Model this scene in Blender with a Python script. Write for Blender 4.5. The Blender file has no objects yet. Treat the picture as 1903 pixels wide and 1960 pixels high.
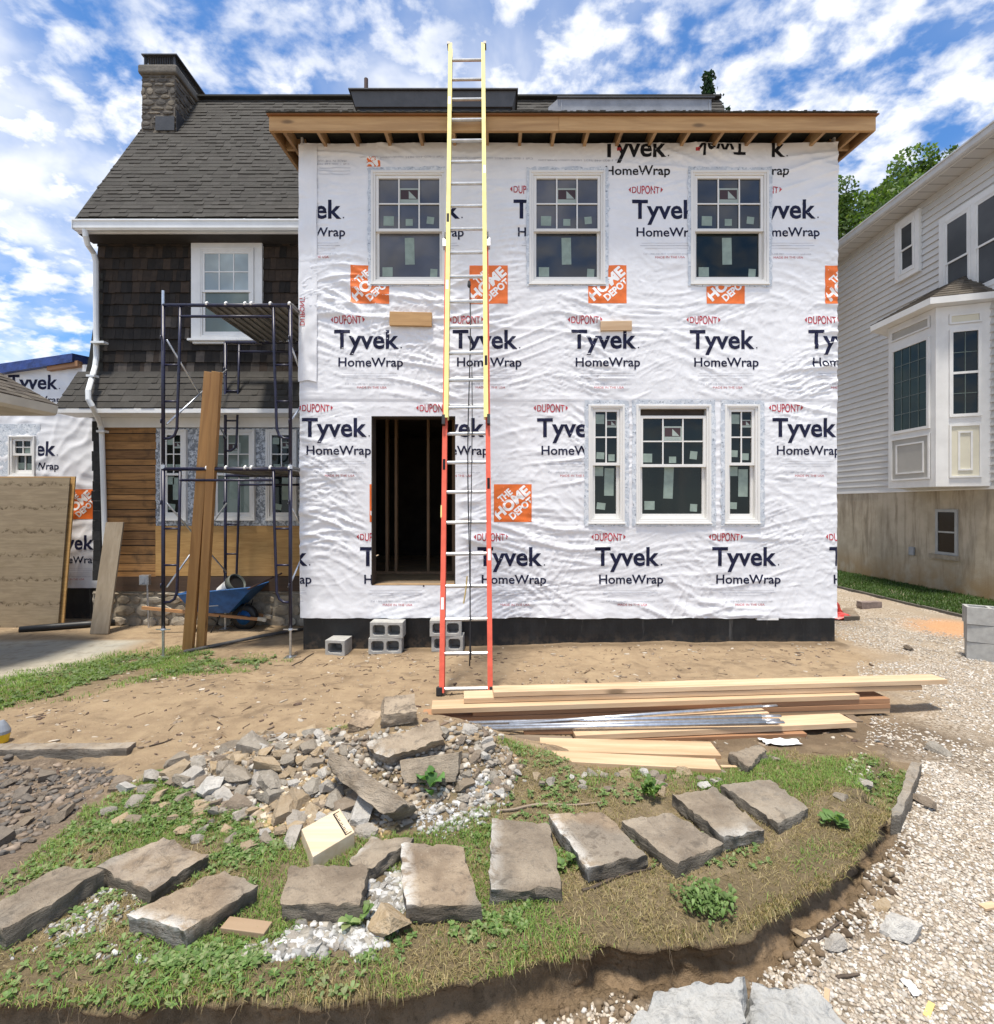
import bpy, bmesh, math, random
import numpy as np
from mathutils import Vector, Matrix, Quaternion
R = math.radians
PI = math.pi
random.seed(11)
rng = np.random.default_rng(11)
scene = bpy.context.scene
COLL = scene.collection

# ------------------------------------------------------------------ camera
# measurements of the photograph are in its 1903 x 1960 view: focal length, principal column, horizon row, eye height
FOC, CX, HY, EYE = 971.3, 951.5, 966.7, 1.70
cam_data = bpy.data.cameras.new("camera")
cam_data.sensor_fit = 'HORIZONTAL'
cam_data.sensor_width = 36.0
cam_data.lens = 36.0 * FOC / 1903.0
cam_data.shift_x = 0.0
cam_data.shift_y = -(980.0 - HY) / 1903.0
cam_data.clip_start = 0.05
cam_data.clip_end = 2000.0
cam = bpy.data.objects.new("camera", cam_data)
cam.location = (0, 0, EYE)
cam.rotation_euler = (R(90), 0, 0)
COLL.objects.link(cam)
scene.camera = cam

# ------------------------------------------------------------------ light
SUN_EL, SUN_AZ = 77.0, 200.0          # azimuth clockwise from +Y (the house side); very high sun that only grazes the front walls
scene.view_settings.view_transform = 'Standard'
scene.view_settings.look = 'None'
scene.view_settings.exposure = 0.47
scene.view_settings.gamma = 1.0
world = bpy.data.worlds.new("World")
scene.world = world
world.use_nodes = True
def build_world():
    nt = world.node_tree
    N, L = nt.nodes, nt.links
    N.clear()
    out = N.new('ShaderNodeOutputWorld')
    bg = N.new('ShaderNodeBackground')
    bg.inputs[1].default_value = 0.10
    sky = N.new('ShaderNodeTexSky')
    sky.sky_type = 'NISHITA'
    sky.sun_disc = False
    sky.sun_elevation = R(SUN_EL)
    sky.sun_rotation = R(SUN_AZ)
    sky.air_density = 1.0
    sky.dust_density = 0.6
    sky.ozone_density = 2.5
    tc = N.new('ShaderNodeTexCoord')
    sep = N.new('ShaderNodeSeparateXYZ')
    L.new(tc.outputs['Generated'], sep.inputs[0])
    def math_(op, a, b=None, clamp=False):
        n = N.new('ShaderNodeMath'); n.operation = op; n.use_clamp = clamp
        for i, v in enumerate((a, b)):
            if v is None: continue
            if isinstance(v, (int, float)): n.inputs[i].default_value = v
            else: L.new(v, n.inputs[i])
        return n.outputs[0]
    zc = math_('MAXIMUM', sep.outputs[2], 0.06)
    zc = math_('ADD', zc, 0.28)
    px = math_('DIVIDE', sep.outputs[0], zc)
    py = math_('DIVIDE', sep.outputs[1], zc)
    comb = N.new('ShaderNodeCombineXYZ')
    L.new(px, comb.inputs[0]); L.new(py, comb.inputs[1])
    def noise(scale, detail, rough, off, dist=0.0, sc=(1, 1, 1)):
        mp = N.new('ShaderNodeMapping')
        mp.inputs['Location'].default_value = off
        mp.inputs['Scale'].default_value = sc
        L.new(comb.outputs[0], mp.inputs[0])
        n = N.new('ShaderNodeTexNoise')
        n.inputs['Scale'].default_value = scale
        n.inputs['Detail'].default_value = detail
        n.inputs['Roughness'].default_value = rough
        n.inputs['Distortion'].default_value = dist
        L.new(mp.outputs[0], n.inputs['Vector'])
        return n.outputs['Fac']
    def ramp(v, a, b):
        m = N.new('ShaderNodeMapRange'); m.interpolation_type = 'SMOOTHSTEP'
        m.inputs[1].default_value = a; m.inputs[2].default_value = b
        m.inputs[3].default_value = 0; m.inputs[4].default_value = 1
        L.new(v, m.inputs[0]); return m.outputs[0]
    puffs = ramp(noise(12.5, 6.0, 0.56, (3.1, 1.7, 0), 0.12, (1.0, 1.15, 1)), 0.36, 0.66)
    big = noise(1.9, 3.0, 0.5, (0.4, 2.2, 0), 0.3)
    # more veil cloud towards the left half of the sky
    leftness = ramp(math_('MULTIPLY', px, -1.0), -0.25, 0.42)
    veil = ramp(math_('ADD', big, math_('MULTIPLY', leftness, 0.17)), 0.50, 0.76)
    soft = ramp(noise(4.6, 5.0, 0.55, (7.0, 3.3, 0), 0.3), 0.36, 0.66)
    gate = ramp(math_('ADD', noise(2.4, 2.0, 0.5, (5.2, 0.3, 0)), math_('MULTIPLY', leftness, 0.1)), 0.30, 0.52)
    cov = math_('MULTIPLY', puffs, math_('ADD', math_('MULTIPLY', gate, 0.65), 0.35))
    veil2 = math_('MULTIPLY', veil, math_('ADD', math_('MULTIPLY', soft, 0.65), 0.35))
    hz = ramp(sep.outputs[2], 0.30, 0.0)
    cov = math_('MAXIMUM', cov, veil2)
    cov = math_('MAXIMUM', cov, math_('MULTIPLY', hz, 0.75))
    cov = math_('ADD', math_('MULTIPLY', cov, 0.93), 0.03, True)
    shade = noise(9.0, 4.0, 0.5, (1.0, 9.0, 0))
    cl = N.new('ShaderNodeMixRGB')
    cl.inputs[1].default_value = (7.3, 7.55, 8.0, 1)
    cl.inputs[2].default_value = (9.2, 9.2, 9.2, 1)
    L.new(ramp(shade, 0.3, 0.6), cl.inputs[0])
    # deepen the clear blue a little between the clouds
    tint = N.new('ShaderNodeMixRGB'); tint.blend_type = 'MULTIPLY'
    tint.inputs[0].default_value = 1.0
    L.new(sky.outputs[0], tint.inputs[1])
    tint.inputs[2].default_value = (0.52, 1.04, 1.48, 1)
    mix = N.new('ShaderNodeMixRGB')
    L.new(cov, mix.inputs[0]); L.new(tint.outputs[0], mix.inputs[1]); L.new(cl.outputs[0], mix.inputs[2])
    L.new(mix.outputs[0], bg.inputs[0])
    L.new(bg.outputs[0], out.inputs[0])
build_world()
sun_data = bpy.data.lights.new("sun", 'SUN')
sun_data.energy = 4.4
sun_data.angle = R(8)
sun_data.color = (1.0, 0.93, 0.82)
sun = bpy.data.objects.new("sun", sun_data)
_d = Vector((math.sin(R(SUN_AZ)) * math.cos(R(SUN_EL)), math.cos(R(SUN_AZ)) * math.cos(R(SUN_EL)), math.sin(R(SUN_EL))))
sun.rotation_euler = _d.to_track_quat('Z', 'Y').to_euler()
sun.location = (-6, -8, 14)
COLL.objects.link(sun)

# ------------------------------------------------------------------ numpy noise
def _hash(ix, iy, seed):
    h = (ix.astype(np.int64) * 374761393 + iy.astype(np.int64) * 668265263 + seed * 2147483647) & 0xFFFFFFFF
    h = ((h ^ (h >> 13)) * 1274126177) & 0xFFFFFFFF
    return h ^ (h >> 16)
def perlin(x, y, seed=0):
    x = np.asarray(x, float); y = np.asarray(y, float)
    x0 = np.floor(x); y0 = np.floor(y)
    fx = x - x0; fy = y - y0
    u = fx * fx * fx * (fx * (fx * 6 - 15) + 10); v = fy * fy * fy * (fy * (fy * 6 - 15) + 10)
    def g(dx, dy):
        a = _hash(x0 + dx, y0 + dy, seed).astype(float) * (2 * PI / 4294967296.0)
        return np.cos(a) * (fx - dx) + np.sin(a) * (fy - dy)
    a = g(0, 0); b = g(1, 0); c = g(0, 1); d = g(1, 1)
    return 1.45 * ((a * (1 - u) + b * u) * (1 - v) + (c * (1 - u) + d * u) * v)
def fbm(x, y, seed=0, octaves=4, gain=0.5):
    s = 0; a = 1.0; f = 1.0
    for i in range(octaves):
        s = s + a * perlin(np.asarray(x) * f, np.asarray(y) * f, seed + i * 17); a *= gain; f *= 2.03
    return s
def sstep(a, b, x):
    t = np.clip((np.asarray(x, float) - a) / (b - a), 0, 1)
    return t * t * (3 - 2 * t)
def noise3(p, f, seed):
    """cheap 3-D noise for N x 3 points"""
    p = np.asarray(p) * f
    return (perlin(p[:, 0] + 0.37 * p[:, 2], p[:, 1] - 0.21 * p[:, 2], seed) + perlin(p[:, 1] + 5.1, p[:, 2] + 0.3 * p[:, 0], seed + 5) + perlin(p[:, 2] - 3.3, p[:, 0] + 1.9, seed + 9)) / 1.9

# ------------------------------------------------------------------ the measuring of the photograph
def at(X, Y, d):
    return Vector(((X - CX) * d / FOC, d, EYE - (Y - HY) * d / FOC))
def onz(X, Y, z):
    d = FOC * (EYE - z) / (Y - HY)
    return Vector(((X - CX) * d / FOC, d, z))

# ------------------------------------------------------------------ tags
def tag(o, label=None, cat=None, group=None, kind=None):
    if label: o['label'] = label
    if cat: o['category'] = cat
    if group: o['group'] = group
    if kind: o['kind'] = kind
    return o
def thing(name, loc, label, cat, group=None, rot=(0, 0, 0)):
    o = bpy.data.objects.new(name, None)
    o.empty_display_size = 0.2
    o.location = loc; o.rotation_euler = rot
    COLL.objects.link(o)
    return tag(o, label, cat, group)
def world_origin(o):
    p = Vector((0, 0, 0))
    while o is not None:
        p = p + Vector(o.location); o = o.parent
    return p

# ------------------------------------------------------------------ mesh builder
class MB:
    def __init__(self, M=None):
        self.v = []; self.f = []; self.mi = []; self.fc = []; self.M = M; self.cur = 0; self.col = None; self.uv = {}
    def _add(self, pts, faces, uvs=None):
        n = len(self.v)
        if self.M is not None: pts = [self.M @ Vector(p) for p in pts]
        self.v.extend([tuple(p) for p in pts])
        for k, f in enumerate(faces):
            if uvs: self.uv[len(self.f)] = uvs[k]
            self.f.append(tuple(i + n for i in f)); self.mi.append(self.cur); self.fc.append(self.col)
        return n
    def box(self, a, b, rot=None, piv=None):
        x0, y0, z0 = a; x1, y1, z1 = b
        p = [Vector(q) for q in ((x0, y0, z0), (x1, y0, z0), (x1, y1, z0), (x0, y1, z0), (x0, y0, z1), (x1, y0, z1), (x1, y1, z1), (x0, y1, z1))]
        if rot is not None:
            c = Vector(piv) if piv is not None else sum(p, Vector()) / 8
            p = [c + rot @ (q - c) for q in p]
        self._add(p, [(0, 3, 2, 1), (4, 5, 6, 7), (0, 1, 5, 4), (1, 2, 6, 5), (2, 3, 7, 6), (3, 0, 4, 7)])
    def cbox(self, c, s, rot=None):
        c = Vector(c); s = Vector(s) / 2
        self.box(c - s, c + s, rot)
    def hexa(self, p):
        self._add(p, [(0, 3, 2, 1), (4, 5, 6, 7), (0, 1, 5, 4), (1, 2, 6, 5), (2, 3, 7, 6), (3, 0, 4, 7)])
    def bar(self, p0, p1, w, h, up=(0, 0, 1)):
        p0 = Vector(p0); p1 = Vector(p1); d = (p1 - p0).normalized(); up = Vector(up)
        s = d.cross(up)
        if s.length < 1e-4: s = d.cross(Vector((0, 1, 0)))
        s.normalize(); u = s.cross(d).normalized()
        s = s * w / 2; u = u * h / 2
        self._add([p0 - s - u, p0 + s - u, p0 + s + u, p0 - s + u, p1 - s - u, p1 + s - u, p1 + s + u, p1 - s + u],
                  [(0, 1, 2, 3), (7, 6, 5, 4), (0, 4, 5, 1), (1, 5, 6, 2), (2, 6, 7, 3), (3, 7, 4, 0)])
    def tube(self, pts, r, n=10, caps=True, squash=None):
        pts = [Vector(p) for p in pts]; rings = []
        rr = r if isinstance(r, (list, tuple)) else [r] * len(pts)
        prev = None; base = len(self.v); P = []
        for i, p in enumerate(pts):
            if i == 0: d = pts[1] - p
            elif i == len(pts) - 1: d = p - pts[i - 1]
            else: d = (pts[i + 1] - p).normalized() + (p - pts[i - 1]).normalized()
            d.normalize()
            if prev is None:
                a = d.cross(Vector((0, 0, 1)))
                if a.length < 1e-3: a = d.cross(Vector((0, 1, 0)))
            else:
                a = prev - d * prev.dot(d)
            a.normalize(); prev = a; b = d.cross(a)
            for k in range(n):
                t = 2 * PI * (k + .5) / n
                ca, sb = math.cos(t), math.sin(t)
                if squash: ca *= squash[0]; sb *= squash[1]
                P.append(p + (a * ca + b * sb) * rr[i])
        F = []
        for i in range(len(pts) - 1):
            for k in range(n):
                F.append((i * n + k, i * n + (k + 1) % n, (i + 1) * n + (k + 1) % n, (i + 1) * n + k))
        if caps:
            F.append(tuple(range(n - 1, -1, -1))); F.append(tuple((len(pts) - 1) * n + k for k in range(n)))
        self._add(P, F)
    def lathe(self, prof, c=(0, 0, 0), axis=(0, 0, 1), n=20):
        c = Vector(c); q = Vector((0, 0, 1)).rotation_difference(Vector(axis)); P = []; F = []
        for r, h in prof:
            for k in range(n):
                t = 2 * PI * k / n
                P.append(c + q @ Vector((r * math.cos(t), r * math.sin(t), h)))
        for i in range(len(prof) - 1):
            for k in range(n):
                F.append((i * n + k, i * n + (k + 1) % n, (i + 1) * n + (k + 1) % n, (i + 1) * n + k))
        F.append(tuple(range(n - 1, -1, -1))); F.append(tuple((len(prof) - 1) * n + k for k in range(n)))
        self._add(P, F)
    def quad(self, a, b, c, d, uvs=None):
        self._add([a, b, c, d], [(0, 1, 2, 3)], [uvs] if uvs else None)
    def poly(self, pts): self._add(pts, [tuple(range(len(pts)))])
    def prism(self, pts, vec):
        """polygon pts swept by vec"""
        n = len(pts); vec = Vector(vec); q = [Vector(p) for p in pts]
        self._add(q + [p + vec for p in q], [tuple(range(n - 1, -1, -1)), tuple(range(n, 2 * n))] + [(i, (i + 1) % n, n + (i + 1) % n, n + i) for i in range(n)])
    def build(self, name, mats, parent=None, origin=None, smooth=False, bevel=0.0, recalc=True):
        if not isinstance(mats, (list, tuple)): mats = [mats]
        o0 = world_origin(parent) if parent is not None else Vector(origin if origin is not None else (0, 0, 0))
        me = bpy.data.meshes.new(name)
        me.from_pydata([(p[0] - o0.x, p[1] - o0.y, p[2] - o0.z) for p in self.v], [], self.f)
        for m in mats: me.materials.append(m)
        if len(mats) > 1: me.polygons.foreach_set('material_index', self.mi)
        if any(c is not None for c in self.fc):
            at_ = me.color_attributes.new('Col', 'FLOAT_COLOR', 'CORNER')
            buf = []
            for f, c in zip(self.f, self.fc):
                c = c or (.5, .5, .5)
                buf.extend((c[0], c[1], c[2], 1.0) * len(f))
            at_.data.foreach_set('color', buf)
        if self.uv:
            ul = me.uv_layers.new(name='UVMap'); buf = []
            for i, f in enumerate(self.f):
                u = self.uv.get(i)
                for k in range(len(f)): buf.extend(u[k] if u else (0.0, 0.0))
            ul.data.foreach_set('uv', buf)
        if recalc:
            bm = bmesh.new(); bm.from_mesh(me); bmesh.ops.recalc_face_normals(bm, faces=bm.faces); bm.to_mesh(me); bm.free()
        if smooth: me.polygons.foreach_set('use_smooth', [True] * len(me.polygons))
        me.update()
        o = bpy.data.objects.new(name, me); COLL.objects.link(o)
        if parent is not None: o.parent = parent
        else: o.location = o0
        if bevel:
            b = o.modifiers.new('bevel', 'BEVEL'); b.width = bevel; b.segments = 2; b.limit_method = 'ANGLE'; b.angle_limit = R(40)
        return o
def np_mesh(name, V, F, mat, col=None, smooth=False, parent=None, origin=(0, 0, 0), vcol=None, uv=None):
    """fast mesh from arrays; F is N x k (k = 3 or 4); col is one colour per face, vcol one per vertex"""
    V = np.asarray(V, np.float32) - np.asarray(origin, np.float32); F = np.asarray(F, np.int32); k = F.shape[1]
    me = bpy.data.meshes.new(name)
    me.vertices.add(len(V)); me.vertices.foreach_set('co', V.ravel())
    me.loops.add(F.size); me.loops.foreach_set('vertex_index', F.ravel())
    me.polygons.add(len(F)); me.polygons.foreach_set('loop_start', np.arange(0, F.size, k, dtype=np.int32))
    me.polygons.foreach_set('loop_total', np.full(len(F), k, np.int32))
    if smooth: me.polygons.foreach_set('use_smooth', np.ones(len(F), bool))
    me.update(calc_edges=True)
    if col is not None:
        c = np.ones((len(F), k, 4), np.float32); c[:, :, :3] = np.asarray(col, np.float32)[:, None, :]
        a = me.color_attributes.new('Col', 'FLOAT_COLOR', 'CORNER'); a.data.foreach_set('color', c.ravel())
    if vcol is not None:
        for nm, arr in vcol.items():
            a = me.color_attributes.new(nm, 'FLOAT_COLOR', 'POINT')
            c = np.ones((len(V), 4), np.float32); c[:, :arr.shape[1]] = arr
            a.data.foreach_set('color', c.ravel())
    if uv is not None:
        ul = me.uv_layers.new(name='UVMap'); ul.data.foreach_set('uv', np.asarray(uv, np.float32)[F.ravel()].ravel())
    for m in (mat if isinstance(mat, (list, tuple)) else [mat]): me.materials.append(m)
    o = bpy.data.objects.new(name, me); o.location = origin; COLL.objects.link(o)
    if parent is not None: o.parent = parent; o.location = (0, 0, 0)
    return o

# ------------------------------------------------------------------ materials
class NT:
    def __init__(self, name):
        self.m = bpy.data.materials.new(name); self.m.use_nodes = True
        self.t = self.m.node_tree; self.N = self.t.nodes; self.L = self.t.links
        self.b = self.N['Principled BSDF']
        self._tc = None
    def set(self, k, v):
        if isinstance(v, (int, float)): self.b.inputs[k].default_value = v
        elif isinstance(v, tuple): self.b.inputs[k].default_value = (*v, 1.0)[:4]
        else: self.L.new(v, self.b.inputs[k])
        return self
    def coord(self, which='Object', scale=(1, 1, 1), rot=(0, 0, 0), rand=False):
        if self._tc is None: self._tc = self.N.new('ShaderNodeTexCoord')
        mp = self.N.new('ShaderNodeMapping'); mp.inputs['Scale'].default_value = scale; mp.inputs['Rotation'].default_value = rot
        src = self._tc.outputs[which]
        if rand:
            oi = self.N.new('ShaderNodeObjectInfo'); ad = self.N.new('ShaderNodeVectorMath'); ad.operation = 'MULTIPLY_ADD'
            cb = self.N.new('ShaderNodeCombineXYZ')
            for i in range(3): self.L.new(oi.outputs['Random'], cb.inputs[i])
            self.L.new(cb.outputs[0], ad.inputs[0]); ad.inputs[1].default_value = (37.0, 11.0, 23.0); self.L.new(src, ad.inputs[2]); src = ad.outputs[0]
        self.L.new(src, mp.inputs[0]); return mp.outputs[0]
    def noise(self, vec, scale, detail=4, rough=.55, dist=0.0):
        n = self.N.new('ShaderNodeTexNoise'); self.L.new(vec, n.inputs['Vector'])
        n.inputs['Scale'].default_value = scale; n.inputs['Detail'].default_value = detail; n.inputs['Roughness'].default_value = rough; n.inputs['Distortion'].default_value = dist
        return n.outputs['Fac']
    def voronoi(self, vec, scale, feature='F1', out='Distance', rand=1.0):
        n = self.N.new('ShaderNodeTexVoronoi'); n.feature = feature; self.L.new(vec, n.inputs['Vector']); n.inputs['Scale'].default_value = scale
        n.inputs['Randomness'].default_value = rand
        return n.outputs[out]
    def wave(self, vec, scale, dist=2.0, detail=2, dscale=1.0, typ='BANDS', direction='X', prof='SIN'):
        n = self.N.new('ShaderNodeTexWave'); n.wave_type = typ; n.wave_profile = prof
        if typ == 'BANDS': n.bands_direction = direction
        self.L.new(vec, n.inputs['Vector']); n.inputs['Scale'].default_value = scale; n.inputs['Distortion'].default_value = dist
        n.inputs['Detail'].default_value = detail; n.inputs['Detail Scale'].default_value = dscale
        return n.outputs['Fac']
    def ramp(self, fac, stops, interp='LINEAR'):
        r = self.N.new('ShaderNodeValToRGB'); r.color_ramp.interpolation = interp; e = r.color_ramp.elements
        while len(e) < len(stops): e.new(0.5)
        for i, (p, c) in enumerate(stops): e[i].position = p; e[i].color = (*c, 1.0)[:4]
        self.L.new(fac, r.inputs[0]); return r.outputs[0]
    def mapr(self, v, a, b, c=0.0, d=1.0, smooth=True):
        m = self.N.new('ShaderNodeMapRange')
        if smooth: m.interpolation_type = 'SMOOTHSTEP'
        for i, q in enumerate((a, b, c, d)): m.inputs[i + 1].default_value = q
        self.L.new(v, m.inputs[0]); return m.outputs[0]
    def mix(self, fac, a, b, mode='MIX'):
        n = self.N.new('ShaderNodeMixRGB'); n.blend_type = mode
        for i, v in enumerate((fac, a, b)):
            if isinstance(v, (int, float)): n.inputs[i].default_value = v
            elif isinstance(v, tuple): n.inputs[i].default_value = (*v, 1.0)[:4]
            else: self.L.new(v, n.inputs[i])
        return n.outputs[0]
    def math(self, op, a, b=0.0):
        n = self.N.new('ShaderNodeMath'); n.operation = op
        for i, v in enumerate((a, b)):
            if isinstance(v, (int, float)): n.inputs[i].default_value = v
            else: self.L.new(v, n.inputs[i])
        return n.outputs[0]
    def attr(self, name, out='Color'):
        n = self.N.new('ShaderNodeAttribute'); n.attribute_name = name; return n.outputs[out]
    def rand(self):
        return self.N.new('ShaderNodeObjectInfo').outputs['Random']
    def sep(self, c):
        n = self.N.new('ShaderNodeSeparateColor'); self.L.new(c, n.inputs[0]); return n.outputs
    def sepv(self, c):
        n = self.N.new('ShaderNodeSeparateXYZ'); self.L.new(c, n.inputs[0]); return n.outputs
    def bump(self, h, dist=.01, strength=1.0, prev=None):
        n = self.N.new('ShaderNodeBump'); n.inputs['Distance'].default_value = dist; n.inputs['Strength'].default_value = strength
        self.L.new(h, n.inputs['Height'])
        if prev is not None: self.L.new(prev, n.inputs['Normal'])
        return n.outputs[0]
def dim(c, k): return tuple(x * k for x in c)
def m_plain(name, col, rough=.6, var=.15, scale=6.0, bump=0.0, bscale=60.0, metal=0.0, spec=.5, rand=0.0):
    t = NT(name); v = t.coord('Object')
    n = t.noise(v, scale, 5, .6)
    c = t.mix(t.mapr(n, .3, .7), dim(col, 1 - var), dim(col, 1 + var))
    if rand: c = t.mix(t.mapr(t.rand(), 0, 1, 0, rand), c, (.02, .02, .02))
    t.set('Base Color', c).set('Roughness', rough).set('Metallic', metal)
    t.b.inputs['Specular IOR Level'].default_value = spec
    if bump: t.set('Normal', t.bump(t.noise(v, bscale, 4, .65), bump))
    return t.m
def m_wood(name, c1, c2, c3=None, axis=0, rough=.65, grain=1.0, knots=True, tone=.15):
    t = NT(name)
    s = [28.0 * grain] * 3; s[axis] = 1.6
    v = t.coord('Object', tuple(s), rand=True)
    n = t.noise(v, 1.0, 5, .6, .6)
    s2 = [3.2] * 3; s2[axis] = .35
    v2 = t.coord('Object', tuple(s2), rand=True)
    n2 = t.noise(v2, 2.0, 3, .5, .8)
    c = t.mix(t.mapr(n, .3, .72), c1, c2)
    c = t.mix(t.mapr(n2, .42, .7, 0, .75), c, c3 or dim(c2, .75))
    if knots:
        s3 = [9.0] * 3; s3[axis] = 3.0
        k = t.voronoi(t.coord('Object', tuple(s3), rand=True), .42)
        c = t.mix(t.mapr(k, .14, .04), c, dim(c2, .42))
    c = t.mix(t.mapr(t.rand(), 0, 1, 0, tone * 2), c, dim(c2, .8))
    t.set('Base Color', c).set('Roughness', rough)
    t.set('Normal', t.bump(n, .0012, .6))
    return t.m
def m_col(name, rough=.8, bump=0.0, bscale=80.0, var=.25, vscale=20.0, spec=.4):
    """colour per face / vertex from the mesh (pebbles, shingles, leaves) with a fine noise on top"""
    t = NT(name); v = t.coord('Object')
    c = t.mix(t.mapr(t.noise(v, vscale, 4, .6), .3, .7, 0, 1), t.mix(1.0, t.attr('Col'), (1 - var,) * 3, 'MULTIPLY'), t.attr('Col'))
    t.set('Base Color', c).set('Roughness', rough); t.b.inputs['Specular IOR Level'].default_value = spec
    if bump: t.set('Normal', t.bump(t.noise(v, bscale, 4, .65), bump))
    return t.m

# ================================================================== THE GROUND
LIP = np.array([(-6, 1.60), (-1.75, 1.61), (-1.6, 1.64), (-1.2, 1.615), (-.83, 1.637), (-.57, 1.637), (-.32, 1.666), (-.13, 1.714), (.075, 1.752), (.224, 1.784),
                (.41, 1.824), (.657, 1.846), (.852, 1.875), (1.0, 1.945), (1.214, 2.05), (1.425, 2.154), (1.622, 2.31), (1.836, 2.474), (1.99, 2.60), (2.03, 2.66), (2.56, 3.14),
                (3.15, 3.85), (3.75, 4.8), (4.5, 6.0), (4.75, 7.0), (4.9, 8.2), (5.2, 12.0), (5.6, 30.0)])
def lip_y(x): return np.interp(x, LIP[:, 0], LIP[:, 1])
_segA = LIP[:-1]; _segB = LIP[1:]
def lip_dist(x, y):
    """signed distance to the cut edge: positive on the yard side, negative on the drive side"""
    x = np.asarray(x, float); y = np.asarray(y, float)
    wob = 0.022 * perlin(x * 5.1, y * 5.1, 3) + 0.012 * perlin(x * 14, y * 14, 4) * sstep(3.6, 2.4, y)
    best = np.full(x.shape, 1e9)
    for a, b in zip(_segA, _segB):
        d = b - a; t = np.clip(((x - a[0]) * d[0] + (y - a[1]) * d[1]) / (d @ d), 0, 1)
        best = np.minimum(best, np.hypot(x - a[0] - t * d[0], y - a[1] - t * d[1]))
    s = np.where(y > lip_y(x), 1.0, -1.0)
    return s * best + wob * sstep(4.5, 2.8, y)
def inpoly(x, y, P):
    x = np.asarray(x, float); y = np.asarray(y, float); r = np.zeros(x.shape, bool); n = len(P)
    for i in range(n):
        x0, y0 = P[i]; x1, y1 = P[(i + 1) % n]
        c = ((y0 > y) != (y1 > y)) & (x < (x1 - x0) * (y - y0) / (y1 - y0 + 1e-12) + x0)
        r ^= c
    return r
def soft_poly(x, y, P, w=.15, seed=7, amp=.12):
    """0..1 membership of a polygon with a ragged border"""
    xx = x + amp * fbm(x * 2.3, y * 2.3, seed, 3); yy = y + amp * fbm(x * 2.3 + 9, y * 2.3, seed + 1, 3)
    acc = 0
    for k in range(6):
        a = k * PI / 3
        acc = acc + inpoly(xx + w * math.cos(a), yy + w * math.sin(a), P)
    return acc / 6.0
ROCKBED = [(-2.02, 2.0), (-1.95, 2.35), (-2.3, 2.9), (-2.48, 3.33), (-6, 3.36), (-6, 1.9)]
PAD = [(-4.9, 6.9), (-4.72, 6.55), (-4.78, 6.1), (-4.72, 5.5), (-4.62, 4.9), (-4.9, 4.2), (-12, 4.2), (-12, 6.9)]
WEEDBAND = [(-4.72, 6.2), (-4.0, 6.5), (-3.3, 6.1), (-2.6, 6.15), (-2.45, 5.7), (-3.2, 5.45), (-3.6, 4.9), (-4.1, 4.2), (-4.6, 3.6), (-5.4, 3.5), (-5.2, 4.4), (-4.9, 5.3)]
MOUNDS = [(-.62, 3.12, .62, .42, .20), (-1.15, 3.02, .75, .38, .12), (-.15, 3.15, .55, .4, .15)]
def H(x, y, fine=True):
    x = np.asarray(x, float); y = np.asarray(y, float)
    d = lip_dist(x, y)
    amp = np.interp(x, [-3, 1.2, 1.9, 2.3, 2.9, 3.4], [.20, .21, .19, .12, .03, 0.0])
    low = np.interp(y, [1.0, 1.9, 2.3, 2.9, 3.5, 5.0, 40], [-.045, -.035, .005, .04, .02, 0.0, 0.05])
    top_n = .115                                                # the lawn behind the cut
    side = np.interp(x, [-3, -1, 1.5, 4.5, 8], [-.14, -.11, -.03, -.03, .08])
    far = sstep(4.4, 6.2, y)
    hi = np.where(y < 4.5, np.interp(y, [1, 2.9, 3.7, 4.5], [top_n, top_n, .03, 0.0]), 0.0) * (1 - far) + side * far
    drop = sstep(.09, .15, d + .006 * perlin(x * 17, y * 17, 12) * sstep(4, 2.5, y))
    s = sstep(5.5, 3.2, y)
    base_low = low * s + hi * (1 - s)
    k = sstep(0.0, .06, amp)
    blend = drop * k + (1 - k) * sstep(-.6, .6, d)
    z = base_low + (hi - base_low) * blend
    # spoil fallen at the foot of the bank
    z = z + .045 * np.exp(-((d + .075) / .05) ** 2) * k * (d < -.03) * np.clip(.25 + 1.3 * perlin(x * 3.3, y * 3.3, 8) + .4 * perlin(x * 13, y * 13, 9), 0, 1.3)
    for mx, my, rx, ry, h in MOUNDS:
        q = ((x - mx) / rx) ** 2 + ((y - my) / ry) ** 2
        z = z + h * np.exp(-q * 1.3)
    rb = soft_poly(x, y, ROCKBED, .08)
    z = z - .075 * rb
    z = z + .014 * fbm(x * 1.7, y * 1.7, 21, 3) * sstep(40, 8, y)
    if fine:
        near = sstep(9, 3, y)
        z = z + near * (.006 * fbm(x * 7, y * 7, 31, 3) + .011 * sstep(.2, .9, d) * perlin(x * 3.4, y * 4.6, 33) - .012 * sstep(.2, .6, d) * sstep(.45, .8, perlin(x * 2.6, y * 5.5, 34)) + .004 * np.abs(perlin(x * 25, y * 25, 41)))
    return z
def top_z(xy):
    """height of the turf at points near the cut edge, taken a hand's breadth inside it"""
    s_ = np.interp(xy[:, 0], (LIP[:-1, 0] + LIP[1:, 0]) / 2, np.diff(LIP[:, 1]) / np.diff(LIP[:, 0])); n = np.stack([-s_, np.ones_like(s_)], -1); n /= np.linalg.norm(n, axis=1)[:, None]
    d = lip_dist(xy[:, 0], xy[:, 1]); q = xy + n * np.clip(.20 - d, 0, .23)[:, None] * ((xy[:, 0] < 2.05) & (d < .20))[:, None]
    return H(q[:, 0], q[:, 1])
def Hs(x, y): return float(H(np.array([x]), np.array([y]))[0])
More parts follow.
